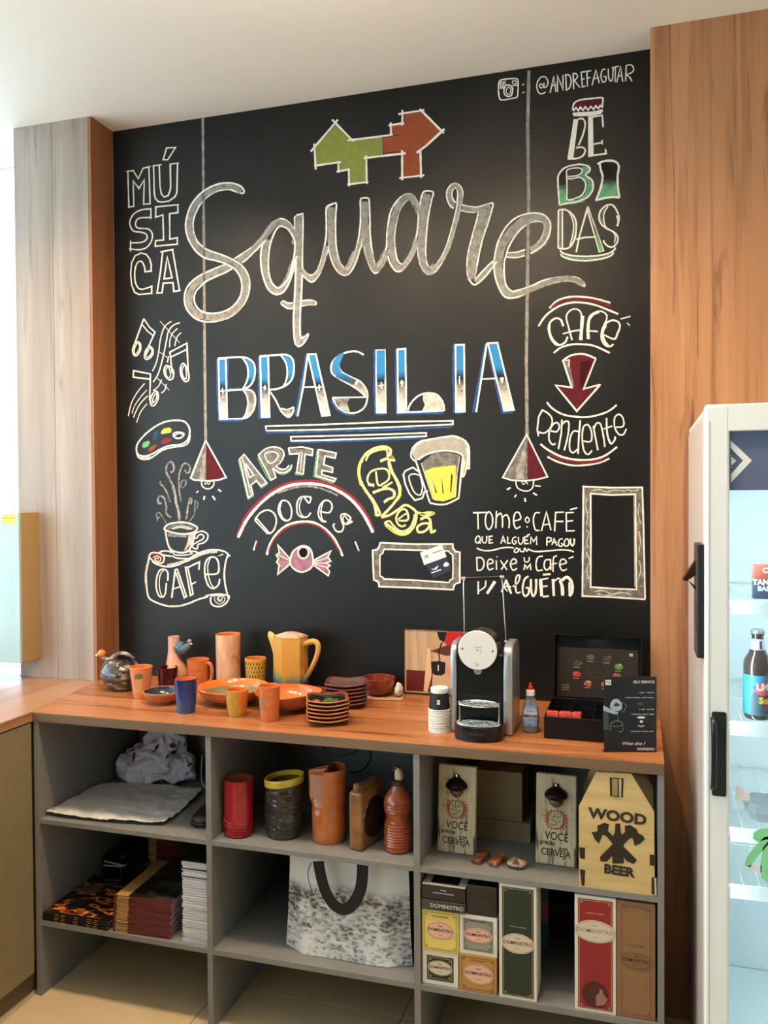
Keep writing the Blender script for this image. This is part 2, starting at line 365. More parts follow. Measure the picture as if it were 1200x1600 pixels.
PAL = dict(W=('f2ece0', .97), w=('f0eadf', .62), v=('e8e4dc', .30), G=('b6b1a8', .60), g=('c6c2ba', .30), B=('3a86c0', .95), b=('3a6cb8', .6),
           R=('963a44', .85), r=('a03844', .5), N=('6fc487', .85), n=('86c89a', .55), Y=('e8d65a', .92), y=('ece0a0', .9), O=('9a5238', .93), L=('90964c', .9),
           M=('6e2a34', .72), P=('c890a4', .6), K=('101010', .8), C=('3a5a80', .8), D=('101010', .30))
class Chalk:
    def __init__(s, ox, oy, sc_): s.o = (ox, oy); s.k = sc_; s.v = []; s.f = []; s.c = []; s.lay = 0
    def px(s, p): return (s.o[0]+p[0]/s.k, s.o[1]+p[1]/s.k)
    def w3(s, p, lay=0): v = UY(p[0], p[1], 0); return (v.x, -.0005-.00008*lay, v.z)
    def col(s, code): h, a = PAL[code]; return (*lin(h), a)
    def ribbon(s, pts, w, c, closed=False):
        n = len(pts); base = len(s.v); s.lay += 1
        m = len(pts)
        for i in range(m):
            a = pts[i-1] if (i > 0 or closed) else pts[i]; b = pts[(i+1) % m] if (i < m-1 or closed) else pts[i]; p = pts[i]
            d1 = (p[0]-a[0], p[1]-a[1]); d2 = (b[0]-p[0], b[1]-p[1])
            l1 = math.hypot(*d1) or 1e-9; l2 = math.hypot(*d2) or 1e-9
            if l1 <= 1e-8: d1, l1 = d2, l2
            if l2 <= 1e-8: d2, l2 = d1, l1
            t = (d1[0]/l1+d2[0]/l2, d1[1]/l1+d2[1]/l2); lt = math.hypot(*t)
            if lt < .35: t = (d1[0]/l1, d1[1]/l1); lt = 1
            t = (t[0]/lt, t[1]/lt); nx, ny = -t[1], t[0]
            cs = max(.55, abs(t[0]*d1[0]/l1+t[1]*d1[1]/l1)); h = w*.5/cs*random.uniform(.86, 1.14)
            for sg in (1, -1): s.v.append(s.w3((p[0]+nx*h*sg, p[1]+ny*h*sg), s.lay % 9)); s.c.append(c)
        for i in range(m if closed else m-1):
            j = (i+1) % m; s.f.append((base+2*i, base+2*i+1, base+2*j+1, base+2*j))
    def fill(s, pts, c, grad=None):
        """grad: list of (pixel y, code) bands down the drawing"""
        s.lay += 1
        bm = bmesh.new(); vs = [bm.verts.new((p[0], p[1], 0)) for p in pts]; f = bm.faces.new(vs); f.normal_update(); bmesh.ops.triangulate(bm, faces=[f])
        if grad:
            y0, y1 = min(p[1] for p in pts), max(p[1] for p in pts); n = 14
            for i in range(1, n):
                yy = y0+(y1-y0)*i/n; bmesh.ops.bisect_plane(bm, geom=bm.verts[:]+bm.edges[:]+bm.faces[:], plane_co=(0, yy, 0), plane_no=(0, 1, 0))
        base = len(s.v); bm.verts.index_update()
        for v in bm.verts:
            s.v.append(s.w3((v.co.x, v.co.y), s.lay % 9 - 5)); cc = c
            if grad:
                t = (v.co.y-y0)/(y1-y0)
                for (a, ca), (b, cb) in zip(grad, grad[1:]):
                    if a <= t <= b+1e-6:
                        q = (t-a)/(b-a+1e-9); A, B_ = s.col(ca), s.col(cb); cc = tuple(A[k]*(1-q)+B_[k]*q for k in range(4)); break
            s.c.append(cc)
        for f in bm.faces: s.f.append(tuple(base+v.index for v in f.verts))
        bm.free()
    def run(s, data):
        """each line: <colour><width><flags> x y x y ... ; flags s smooth, c closed, f fill; width in photo pixels"""
        for ln in data.strip().splitlines():
            ln = ln.strip()
            if not ln or ln[0] == '#': continue
            h, *nums = ln.split(); code = h[0]; wd = ''.join(ch for ch in h[1:] if ch in '0123456789.'); fl = ''.join(ch for ch in h[1:] if ch.isalpha())
            v = [float(q) for q in nums]; pts = [s.px((v[i], v[i+1])) for i in range(0, len(v)-1, 2)]
            if 's' in fl: pts = [(q.x, q.y) for q in smooth_pts([(a, b, 0) for a, b in pts], 6, 'c' in fl)]
            elif 'f' not in fl:
                q_ = []; L_ = len(pts)
                for i in range(L_ if 'c' in fl else L_-1):
                    a, b = pts[i], pts[(i+1) % L_]; k_ = max(1, int(math.hypot(a[0]-b[0], a[1]-b[1])/9))
                    q_ += [(a[0]+(b[0]-a[0])*t/k_, a[1]+(b[1]-a[1])*t/k_) for t in range(k_)]
                if 'c' not in fl: q_.append(pts[-1])
                pts = q_
            if 'f' in fl:
                gr = {'h': [(0, 'B'), (.38, 'B'), (.52, 'D'), (.62, 'v'), (1, 'W')], 'u': [(0, 'B'), (.6, 'B'), (1, 'D')], 'd': [(0, 'v'), (.3, 'g'), (1, 'w')],
                      'e': [(0, 'D'), (.45, 'D'), (.62, 'n'), (1, 'N')], 'm': [(0, 'w'), (.28, 'w'), (.34, 'Y'), (1, 'Y')]}
                key = next((x for x in fl if x in gr), None)
                s.fill(pts, s.col(code), gr[key] if key else None)
            else: s.ribbon(pts, float(wd or 2.6), s.col(code), 'c' in fl)
        return s
    def done(s, name, label):
        me = bpy.data.meshes.new(name); me.from_pydata(s.v, [], s.f); me.update()
        ca = me.color_attributes.new('Col', 'FLOAT_COLOR', 'POINT'); ca.data.foreach_set('color', [x for c in s.c for x in c])
        return link(name, me, chm, board, label)
def chalk(name, label, *secs):
    # secs: (ox, oy, scale, data)
    tot = None
    for ox, oy, k_, data in secs:
        if tot is None: tot = Chalk(ox, oy, k_)
        else: tot.o = (ox, oy); tot.k = k_
        tot.run(data)
    return tot.done(name, label)

chalk('chalk_cord', 'grey chalk cord of the left pendant lamp drawing', (0, 0, 1, 'G4.2 317 184 318 300 319 420 320 560 321.5 689'))
chalk('chalk_cord', 'grey chalk cord of the right pendant lamp drawing', (0, 0, 1, 'G5 826.5 110 824.5 200 826 300 824.5 420 822.5 560 823.5 680'))

chalk('chalk_lettering', 'hollow white capitals MÚSICA stacked in three rows', (180, 220, 6.4, '''
W2c 515 72 605 68 525 190 480 190
W1.8 508 74 612 66
W2.2c 128 305 180 298 232 380 280 275 338 262 350 630 285 635 292 390 238 478 180 400 188 655 138 665
W1.8 113 310 190 295
W1.8 290 272 356 256
W1.8 128 664 196 654
W2.2 385 245 392 520 402 575 430 608 470 615 540 603 600 560 618 520 625 225
W2.2 442 240 450 460 462 530 490 563 530 550 550 500 556 460 552 230
W1.8 375 252 466 238
W1.8 545 235 638 222
W2.2 358 672 358 780
W2.2s 365 682 270 690 190 730 150 800 155 860 190 905 260 915 305 930 322 965 300 1000 250 1018 155 1022
W2.2s 358 768 250 772 213 800 205 840 225 872 270 877 330 882 365 915 374 960 355 1020 310 1070 240 1090 140 1080
W2.2 155 998 155 1108
W2.2c 408 662 628 640 628 720 545 730 548 985 622 970 622 1035 402 1055 405 1000 485 992 478 742 405 765
W1.6 400 664 640 638
W1.6 395 1057 632 1034
W2.2 358 1312 362 1240 345 1180 310 1135 260 1122 200 1150 165 1220 155 1330 165 1440 195 1515 240 1538 300 1532 372 1524
W2.2 368 1300 295 1312
W2.2s 300 1312 290 1250 260 1205 220 1225 198 1300 200 1400 225 1465 265 1485 320 1472 375 1452
W2.2 366 1448 366 1532
W2.2c 476 1108 575 1090 645 1498 588 1507 578 1420 482 1425 470 1520 420 1522 455 1300
W1.8 450 1112 586 1084
W1.8 410 1525 478 1517
W1.8 580 1508 655 1494
W2.2c 522 1160 570 1370 490 1382
'''))

chalk('chalk_lettering', 'large grey-filled script word Square', (280, 270, 5, '''
G10.4s 488 146 440 112 380 104 300 115 210 165 130 250 85 350 82 440 105 530 150 600 230 645 320 672 400 705 470 755 515 820 520 900 495 990 440 1070 350 1122 250 1130 150 1110 90 1050 80 970 110 890 170 835 260 790 350 752 420 720
G10s 462 690 540 635 620 560 700 450 750 395 795 388 850 412 905 500 905 560
G10.2s 690 520 668 620 672 760 705 870 760 922 812 890 855 820 900 690
G10.6 935 335 934 600 932 820 928 960 920 1100 920 1250 945 1320 985 1290
G7s 960 762 1000 805 1035 825 1080 790 1120 700 1150 570
G6 812 1020 850 1040 888 1040
G6 960 1020 1060 1018
W2.6s 500 163 508 140 480 105 430 85 370 80 300 90 220 125 150 180 90 260 60 350 52 430 70 510 110 585 160 640 220 672 300 690 370 715 430 750 470 800 490 860 488 930 460 1000 400 1060 330 1090 250 1100 180 1085 135 1045 118 990 130 930 175 880 210 850 280 815 350 785 415 750
W2.6s 500 163 450 150 390 130 330 135 260 160 190 215 140 290 112 370 110 450 135 525 185 580 240 610 300 630 380 660 440 690 490 725 530 780 550 850 545 930 520 1000 470 1070 400 1125 310 1155 220 1165 140 1145 80 1095 50 1040 42 970 60 900 110 840 170 800 230 770 300 740 365 715
W2.6s 432 672 490 635 560 590 620 535 680 465 730 395 790 360 840 375 880 415 905 450
W2.6 905 450 903 350 925 330 965 320 968 400 965 500 962 620 962 745
W2.6s 962 745 1000 790 1040 800 1075 770 1105 700 1130 600 1148 500 1150 400 1150 290 1170 260 1200 245
W2.4s 490 705 540 665 600 605 675 530
W2.6s 652 565 638 640 642 740 665 840 700 915 755 950 810 935 850 880 880 800 900 720 918 650
W2.6sc 800 418 850 440 890 500 905 550 900 640 880 740 850 830 800 890 760 895 720 850 700 770 698 680 710 570 740 480 770 430
W2.6s 915 690 910 800 905 920 900 1020 895 1120 895 1220 905 1320 930 1355 965 1340 1000 1290 1008 1260 975 1285 950 1285 945 1200 948 1080 955 960 962 800
W2.4s 890 1060 850 1060 810 1035 798 1018 815 1003 850 1018 890 1018
W2.4s 960 1000 1020 995 1060 1005 1072 1020 1060 1030 1010 1030 955 1040
W2.6s 948 780 980 815 1030 852 1070 830 1110 760 1150 640 1175 548
'''), (500, 270, 5, '''
G11s 88 270 86 400 92 560 130 700 185 775 225 740 280 620
G12s 350 225 350 400 360 560 400 690 430 745 470 720 530 610
G6s 280 620 305 560 330 480
G11s 560 600 552 500 570 380 610 270 660 200 705 190 745 240 780 310
G9s 560 600 580 700 620 745 660 720 720 630 760 520
G12s 838 165 812 300 798 450 792 600 810 720 850 768 900 730
G6.5s 900 740 960 670 1015 550 1060 390 1095 240 1095 150 1060 100 1020 130 1010 180 1030 240 1055 260
W2.6s 50 400 48 290 60 260 100 243 128 245 122 350 122 480 130 600 155 700 205 755 240 720 275 620 300 520 315 400 318 300 316 215 335 198 378 200 385 230 390 350 392 480 405 600 425 700 442 730 470 710 505 630 520 575 525 470 545 330 580 250 640 185 700 165 745 200 778 288
W2.6s 778 288 790 200 808 152 840 142 885 155 870 220 845 350 830 500 825 620 835 710 865 745 905 720 960 640 1000 540 1040 400 1065 290 1075 200 1075 140 1055 115 1035 140 1030 175 1040 210 1060 235
W2.6s 70 600 90 680 130 760 185 800 235 780 280 700 315 590 345 500
W2.6s 340 545 360 640 390 730 425 782 460 770 500 700 525 630 548 597
W2.6s 532 650 550 710 590 765 630 768 680 720 730 640 762 550
W2.6sc 700 210 735 235 765 290 768 370 755 490 720 610 680 680 640 715 605 680 588 600 582 500 595 400 620 300 660 235
W2.6s 765 580 770 650 790 730 830 785 870 790 920 750 980 650 1030 520 1070 390 1095 280 1110 200 1115 150 1095 105 1055 85 1015 105 992 150 995 210 1020 260 1045 278
'''), (700, 270, 5, '''
G8s 115 275 180 288 250 288 330 260
G15s 290 285 275 370 240 470 205 600 185 720 190 830
G6s 210 850 280 790 340 730 372 688
G12s 640 352 700 345 755 370 778 430 755 520 700 580 645 608
G13s 660 352 570 390 490 470 430 550 405 640 395 720 405 820 440 910 490 950 560 942
G9s 560 942 680 900 780 858 880 832 970 830 1060 872
G6 470 642 540 642 600 625
W2.6s 110 250 150 262 230 268 300 250 350 238 340 300 310 400 270 520 235 680 212 825 260 780 320 720 360 685
W2.6 102 295 150 305 200 308 240 300
W2.6s 240 300 225 370 195 480 160 620 150 740 165 830 205 875 250 850 310 790 380 695
W2.6s 362 680 375 600 400 520 450 430 520 360 600 325 680 315 750 330 795 380 800 440 780 510 730 575 645 632
W2.6s 455 650 470 590 520 500 580 430 640 390 700 378 745 390 755 430 740 490 700 550 645 590
W2.4s 465 625 530 622 605 600
W2.4s 460 658 530 662 600 648
W2.6s 455 650 440 700 440 800 455 880 500 925 560 915 650 885 750 840 850 820 950 812 1020 825 1060 860 1068 885 1050 880 1000 855 930 845 850 855 750 885 650 925 560 965 480 980 430 955 390 880 365 790 360 700
'''))

chalk('chalk_drawing', 'green and brick-red jagged arrow emblem with crossed white corners', (470, 160, 5, '''
Lf 265 165 400 290 630 265 630 410 512 432 514 622 378 640 378 525 295 540 295 468 115 492 108 350
Of 642 262 705 250 705 180 795 165 795 85 935 65 1105 220 935 385 940 575 795 590 790 400 642 412
W3 290 135 78 385
W3 245 135 412 305
W3.2 365 298 720 255
W3 705 262 703 158
W3 685 182 808 162
W3 792 182 795 60
W3 762 92 966 60
W3.4 930 52 1118 242
W3.4 1122 208 985 335 905 395
W3.2 935 380 940 590
W3 965 570 770 592
W3.2 793 608 792 375
W3.2 820 398 490 437
W3 512 415 516 638
W3 528 622 365 642
W3 378 656 375 520
W3 384 522 278 542
W3 295 550 293 460
W3 315 466 105 496
W3 118 525 105 322
G2.2 632 262 634 410
K1 645 398 780 385
K1 640 275 790 250
'''))

chalk('chalk_drawing', 'small white outline of a camera icon followed by a colon', (770, 80, 5, '''
W2sc 50 240 80 222 150 215 190 218 198 250 196 320 190 358 150 370 75 382 55 370 45 320
W1.4sc 160 232 180 235 182 252 165 258 152 245
W2.2sc 120 265 145 275 155 305 145 345 118 355 92 335 88 300 100 272
W1.4sc 122 282 140 300 132 335 112 335 106 305
W1.5 55 290 90 288
W1.5 152 272 196 265
W1.3 60 240 62 285
W1.3 72 235 74 285
W1.3 84 235 86 280
W1.3 96 230 97 262
W4 235 258 238 264
W4 238 320 240 326
'''))
chalk('chalk_lettering', 'white handwritten @ANDREFAGUIAR at the top right', (770, 80, 5, '''
W1.8s 388 262 372 258 365 275 378 288 392 278 400 250 402 285 425 270 430 235 410 202 375 205 348 245 345 290 365 330 395 330 412 318
W1.9 448 325 478 195 492 318
W1.7 458 272 492 262
W1.9 505 320 505 190 550 305 548 188
W1.9s 570 180 575 308
W1.9s 562 185 598 190 612 235 600 285 572 308
W1.9 632 298 628 172
W1.9s 626 175 655 180 660 208 632 232
W1.9 640 232 680 285
W1.9 725 160 690 165 700 280 725 272
W1.9 692 222 718 215
W1.9 740 275 735 158 768 152
W1.9 738 212 762 206
W1.9 775 268 805 148 832 250
W1.7 782 218 828 208
W1.9s 880 140 855 150 845 195 858 240 880 235 884 200 866 200
W1.9s 902 138 905 205 920 235 935 215 940 130
W1.9 955 242 958 125
W1.7 930 130 985 118
W1.9 968 245 998 120 1015 240
W1.7 975 198 1012 188
W1.9 1038 235 1042 115
W1.9s 1038 115 1080 108 1100 135 1090 165 1048 185 1070 205 1088 238
'''))
chalk('chalk_drawing', 'red bottle cap drawn above the word BEBIDAS', (770, 80, 5, '''
Mf 640 440 645 405 680 385 850 370 850 430 820 450 790 430 760 450 730 432 700 455 670 440 650 460
W2.6s 625 460 630 420 650 395 700 378 780 370 855 365 858 400 856 440
W2.4 856 440 840 425 825 448 805 428 788 455 765 432 745 460 722 435 705 462 685 438 668 465 650 442 628 468
W3.5s 625 490 700 485 780 480 860 462
W3.5s 630 500 720 500 800 492 850 478
'''))
chalk('chalk_lettering', 'white and green letters BEBIDAS shaped like a bottle', (770, 80, 5, '''
Wf 632 530 668 530 628 840 582 842
W2.6s 668 530 705 530 722 570 705 650 670 735
W2.6s 650 755 700 752 722 775 705 815 660 838 585 842
Wf 745 518 782 512 788 815 745 822
W2.6 745 518 855 502 862 595
W2.4 788 728 850 715 858 695
W2.4 852 700 856 730
W2.6 745 822 885 800 880 765
'''), (860, 240, 8.89, '''
Nfe 108 330 150 250 240 170 235 300 230 640 500 660 330 700 125 715
nf 440 180 540 190 545 250 480 300 590 400 590 480 480 640 330 670 480 560 480 420 420 340 380 330 440 260
W2.6s 125 715 112 540 105 400 110 310 170 220 260 175 380 152 480 160 540 190 545 240 490 300 570 360 595 430 580 520 510 610 380 665 240 690 125 715
W1.9s 230 320 225 240 280 210 380 200 435 215 440 250 405 290 350 310 215 322
W2s 215 345 300 350 390 330 450 350 485 400 485 480 450 560 380 610 240 640 232 500 228 345
Nfe 690 130 900 105 945 180 930 400 955 610 640 655 720 440
W3.2s 655 150 690 125 780 100 880 105 935 140 950 200 935 300 935 420 945 520 960 610
W3.2s 685 140 700 230 725 320 705 450 665 570 630 655
W3.2s 630 655 720 625 850 605 960 612
gf 115 795 170 780 170 1320 115 1310
W2.4 112 790 108 1310
W2.2 165 785 168 1320
W2.6s 112 785 200 778 290 830 350 920 360 1030 340 1180 280 1290 200 1325 108 1312
nf 230 785 290 830 350 920 360 1030 340 1180 280 1290 300 1150 320 1000 290 880
W1.8s 240 790 290 870 322 1000 305 1150 270 1280
W2.6 358 1372 400 1160 520 740
W2.4 362 1192 480 1165 610 1160
Nfe 520 760 560 830 735 1345 680 1362
W2.4 520 735 735 1345 680 1362 515 790
gf 800 730 730 760 680 860 690 960 760 1030 740 950 745 850
W2.6s 930 1010 955 900 920 790 860 715 780 720 700 790 675 880 700 970 780 1040 880 1090 935 1160 925 1240 860 1300 790 1280 745 1230 740 1205
W1.8s 800 735 750 820 742 920 770 1020 860 1080 900 1150 890 1240
W2.2s 920 860 940 940 925 1010
W2.6s 140 1340 155 1370 260 1410 450 1430 650 1420 800 1390 880 1345 905 1305
nf 150 1390 300 1440 500 1455 700 1440 880 1390 820 1430 700 1465 500 1485 300 1470 170 1430
W2.4s 150 1390 170 1430 300 1475 500 1490 700 1465 830 1425 880 1375
'''))
chalk('chalk_drawing', 'white musical notes over wavy stave lines', (190, 480, 6.4, '''
W2 222 115 130 370 115 430
W2 222 115 280 200 335 250 240 460
W1.8 210 178 260 240 312 282
W2.2sc 165 345 192 380 185 440 150 485 122 475 112 430 130 370
W1.4sc 165 360 182 400 160 450 132 468 130 420 145 380
W2.2sc 285 395 312 420 312 470 280 512 245 520 230 490 245 430
W1.4sc 288 412 304 440 285 485 255 500 250 470
W1.6s 500 142 440 185 405 260 385 350 372 450 350 550 312 638
W1.8s 582 155 520 180 470 240 450 330 428 440 400 560 365 670 318 748
W1.4s 562 212 510 260 485 330 480 402
W1.4s 596 255 555 300 532 390
w1.2 385 140 582 358
w1.2 365 438 470 512
W1.6 472 490 458 555
w1.2 358 710 478 830
W2.2 508 660 485 450 655 360 668 660
W2 492 500 655 422
W2.2sc 460 585 440 590 425 630 440 690 480 725 515 705 520 640 490 600
W1.5sc 465 600 485 640 490 690 460 705 440 640
W2.2sc 620 562 592 600 592 670 625 735 660 740 675 700 660 620
W1.5sc 632 580 648 640 645 720 615 690 605 630
W2.2 282 925 290 668 120 635 118 700 282 720
W2.2sc 345 838 310 870 288 930 300 980 330 980 362 930 368 870
W1.5sc 350 858 320 900 310 960 340 930 354 890
W1.5s 232 762 160 850 100 960 68 1090
W1.3s 255 828 190 900 130 990 105 1065
W1.5s 262 885 190 960 145 1040 120 1102
W1.3s 255 965 190 1050 150 1155
W1.5s 402 722 370 790 315 835
W1.6s 448 768 432 830 398 858
'''))
chalk('chalk_drawing', 'painter palette with five coloured chalk dabs', (190, 480, 6.4, '''
W2.5sc 560 1132 630 1145 675 1200 680 1270 650 1340 580 1375 480 1385 400 1415 320 1460 240 1490 170 1475 148 1420 170 1350 250 1260 360 1180 460 1140
W2.3s 150 1440 165 1495 210 1520 280 1515 350 1470 420 1425 520 1400 620 1385 670 1350 686 1280
w3s 180 1495 240 1510 300 1495
W2.4sc 570 1250 620 1262 615 1290 570 1312 525 1295 525 1262
W1.6s 530 1285 575 1262 620 1275
Yf 392 1252 420 1215 480 1202 502 1225 490 1255 440 1262 400 1270
Cf 315 1310 325 1255 365 1232 372 1260 350 1320 325 1338
Nf 205 1395 215 1355 270 1332 285 1355 270 1390 225 1410
Rf 395 1350 415 1318 470 1302 500 1315 490 1340 430 1368 400 1372
Of 262 1435 285 1395 340 1372 355 1385 320 1425 280 1448
'''))
for lab, ox, s_ in (('left', 0, '''
Mf 322 690 353 745 350 750 330 752 322 751
gf 322 690 298 748 310 751 322 751
vf 322 700 312 735 312 748 320 749
W2.4 321.5 688 298 747 304 750 326 751.5 342 750 353.5 746 321.5 688
W2s 315 752 316 759 322 763.5 329 763 334 758 334 751
W1.2s 320 754 321 757 324 754 326 757 329 753
W1.6 310 767 307 770
W2.4 320 775 318.5 781
W2.4 332 775 336.5 781
W2.4 341 765 346 768
'''), ('right', 0, '''
Mf 824 680 855 743 848 750 832 751 824 751
gf 824 680 786 745 800 750 824 751
vf 822 690 806 735 806 748 818 749
W2.4 823 679 785.5 746 800 750.5 820 751.5 840 749 855.5 745 823 679
W2s 806 752 808 761 815 766 825 767 832 762 834 751
W1.2s 815 753 818 757 822 753 825 757
W2.4 792 765 798 762
W2.4 804 777 807 773
W2.6 820 778 821 784
W2.4 833 770 839 774
W2 836 759 845 760
''')):
    chalk('chalk_drawing', 'dark red cone pendant lamp with a bulb, %s one' % lab, (0, 0, 1, s_))
chalk('chalk_drawing', 'steaming coffee cup on a saucer, standing on a scroll', (210, 710, 6.4, '''
v3s 445 668 450 600 420 500 415 430 400 340 350 240 320 170 330 100 370 75 395 120 390 165 360 180
v4s 450 640 440 560 415 470 408 400 380 310
v2.5s 470 480 455 400 445 300 450 200 480 110 520 90 555 120 550 175 520 185 505 150
v2s 460 330 480 265 515 260 510 310 480 335
v2.5s 360 480 330 390 290 320 265 300 260 265
v3s 370 630 320 590 320 520 300 440 260 415 235 450 245 490 275 485
v1.6s 320 695 280 620 245 580 220 600 235 635 265 620
v3s 520 650 530 580 545 490 560 440 575 460 560 500
v1.6s 550 670 600 600 605 520 610 460 635 490 625 540
v1.6s 232 640 230 670
W2.6sc 300 740 340 700 420 682 500 680 580 700 630 735 600 775 540 792 460 795 370 778 320 760
gf 320 740 360 705 480 690 600 725 610 750 560 725 460 712 380 730 350 755
wf 370 740 420 718 500 712 570 735 590 750 540 752 460 735 380 752
W2.6s 310 750 325 850 350 930 390 965 440 980 500 980 545 960 585 880 605 800 615 760
wf 545 790 600 775 580 880 520 950 495 965 530 880
vf 330 790 540 800 520 830 340 820
W2.2s 598 835 605 800 640 775 690 770 735 800 728 850 690 885 640 900 630 940 600 940 578 915 600 890
W2s 600 835 625 835 640 812 670 800 695 820 680 850 640 870 590 900
W2.4s 395 970 300 965 255 978 270 1000 340 1015 390 1018
W2.2s 520 960 600 970 665 990 690 1000
W2.2s 385 1015 420 1035 500 1042 570 1040 600 1030
W1.8s 355 985 380 975 400 1000 440 1008 520 1005 580 990 550 975
'''))
chalk('chalk_lettering', 'white word CAFÉ inside a curling scroll banner', (210, 710, 6.4, '''
rf 165 990 230 985 290 1020 290 1070 240 1080 180 1060 158 1020
W2.4sc 200 982 260 992 298 1030 285 1080 230 1085 175 1055 150 1020 165 990
W1.5s 190 1030 220 1015 260 1030 262 1060 235 1070 205 1050 225 1035 245 1045
W2.6s 150 1020 135 1100 118 1200 125 1320 145 1430 220 1480 330 1515 430 1518 540 1490 640 1450 740 1420
w3s 130 1100 112 1230 128 1360
w3s 350 1520 470 1512 580 1478
W2.6s 180 1070 230 1100 320 1122 420 1110 520 1060 620 1000 720 962 820 955 900 970 940 1000
w5s 330 1112 430 1092 530 1058 640 1008 740 975 830 970
W2.6s 940 1000 915 1070 900 1180 905 1280 925 1380 942 1440
W2 925 985 960 1020
W2s 712 1415 780 1400 860 1395 900 1405
W2.6s 765 1425 765 1480 800 1515 860 1520 915 1490 945 1440 940 1410 880 1405 760 1412
w2s 800 1425 810 1470 850 1495 895 1475 905 1435 870 1420 835 1440 845 1468 880 1462
W1.4s 850 1420 830 1440 860 1455 885 1435
W2.4s 335 1265 335 1180 300 1150 255 1160 225 1230 220 1330 245 1410 285 1425 310 1390 322 1285
W1.5s 300 1150 262 1200 250 1290 262 1380 285 1425
W2.6 375 1435 410 1150
W2.4 410 1150 430 1150 522 1420 500 1432 415 1180
W2 375 1348 470 1320
W2.4c 512 1130 535 1128 588 1395 562 1410
W2.6 535 1130 652 1075 645 1155
W2.4 560 1305 618 1275
W2.6s 710 1200 830 1190 845 1110 825 1045 780 1025 730 1050 705 1120 710 1220 740 1310 790 1340 840 1305 855 1245
W1.6s 760 1040 735 1110 740 1200 765 1290 800 1335
Wf 828 1020 885 990 890 1005 838 1018
'''))
chalk('chalk_lettering', 'blue to white shaded capitals BRASILIA', (330, 530, 4.8, '''
b3.2 45 150 48 400 58 610 240 608
b2.4 128 145 122 370 240 372
Bfh 55 150 112 145 120 595 65 595
W2.6c 55 148 110 143 120 598 65 600
W2.8s 55 145 180 135 265 140 315 175 330 230 320 300 290 350 235 378
Bfu 240 140 290 160 325 215 320 300 285 355 245 370 275 310 275 220
W2.4s 235 140 270 195 278 270 262 330 235 378
W2.6 120 385 240 378
W2.6s 240 378 300 385 330 430 325 510 290 570 240 595 120 600
wfd 245 380 300 390 328 440 322 520 280 580 240 592 265 530 275 450
W2.4s 240 380 270 430 275 500 255 570 235 595
b3.2 358 135 360 590 440 592
Bfh 370 132 428 130 438 582 378 582
W2.6c 368 130 428 126 438 582 378 585
W2.8s 368 128 500 118 570 118 610 150 622 210 610 290 570 340 500 372 435 378
Bfu 520 120 580 125 620 190 610 290 560 345 545 355 570 290 565 200
W2.4s 520 118 560 175 572 250 560 320 535 362
W2.6s 435 385 480 450 520 530 560 575 590 580 615 545 618 508
wfd 520 515 580 525 618 508 610 550 580 578 550 565
W2s 525 518 570 528 618 508
b3s 715 120 690 260 660 420 635 575
W2.8 725 118 690 360 648 578
Bfh 728 115 785 112 890 570 830 575
W2.6c 726 115 785 112 890 570 832 575
W2.4 690 360 778 358
Bfu 955 115 1000 100 960 200 980 250 1090 305 1060 350 940 290 905 220 915 160
wfd 1000 260 1120 310 1165 380 1160 430 1080 360 1020 325
W2.8s 1145 118 1090 92 1020 98 950 130 905 185 905 250 960 295 1050 345 1110 385 1160 430
W2.4s 970 115 955 180 975 240 1040 280 1120 320 1165 380 1172 440 1150 510 1090 550 1020 550 950 510 910 440
W2.2 910 438 1165 435
wfd 915 445 1040 440 1020 480 1040 545 970 520
b2.6s 905 460 940 520 1010 562 1080 566
W1.6 85 365 90 410
W2 68 388 104 386
W4.5 82 388 90 386
W4 395 355 410 372
W2 405 345 403 385
W4.5 805 358 815 360
W1.6 810 340 812 385
W2 790 362 828 358
W4 1085 318 1100 325
W2 1100 310 1085 340
'''), (570, 520, 4.8, '''
b3 75 135 72 400 80 608 150 612
Bfh 88 132 150 130 158 600 90 600
W2.6c 85 132 150 130 157 600 88 602
b3 235 125 235 400 240 606 590 602
Bfh 245 125 308 120 312 590 250 595
W2.6 312 575 305 120 245 125 250 598 595 585
wf 440 455 500 452 560 485 595 560 598 585 430 588 450 540 435 500
W2.6s 322 585 345 530 400 475 470 452 540 465 585 520 598 585
b3 665 95 662 350 672 600 735 602
Bfh 682 92 745 90 750 588 685 592
W2.6c 680 92 745 90 750 590 684 592
b3.4s 905 85 870 280 835 470 812 598
W3 915 80 835 595
Bfh 930 80 995 75 1118 575 1045 580
W2.6 915 80 995 75 1118 578 1045 585 925 85
b2.6 920 110 985 400 1030 600 1110 600
W2.4 875 348 995 342
W4.5 118 390 130 400
W2 105 400 145 392
W2 125 370 128 420
W4.5 268 370 290 378
W2.4 278 355 280 405
W4.5 704 355 715 355
W1.8 710 325 711 385
W4.5 1018 345 1042 345
W3 1022 340 1032 375
'''))
chalk('chalk_drawing', 'two long hollow white underline bars under BRASILIA', (0, 0, 1, '''
W2.4c 415.5 666 500 663.5 600 659.5 707.5 657.5 707.5 663 600 668 500 671.5 416 673
b2.6 413 668 417 676.5 600 672 706 667
W2.4c 454.5 682.5 560 680 666 676.5 666 681.5 560 686 455 689
b2.4 457 691.5 560 689 664 684.5
'''))
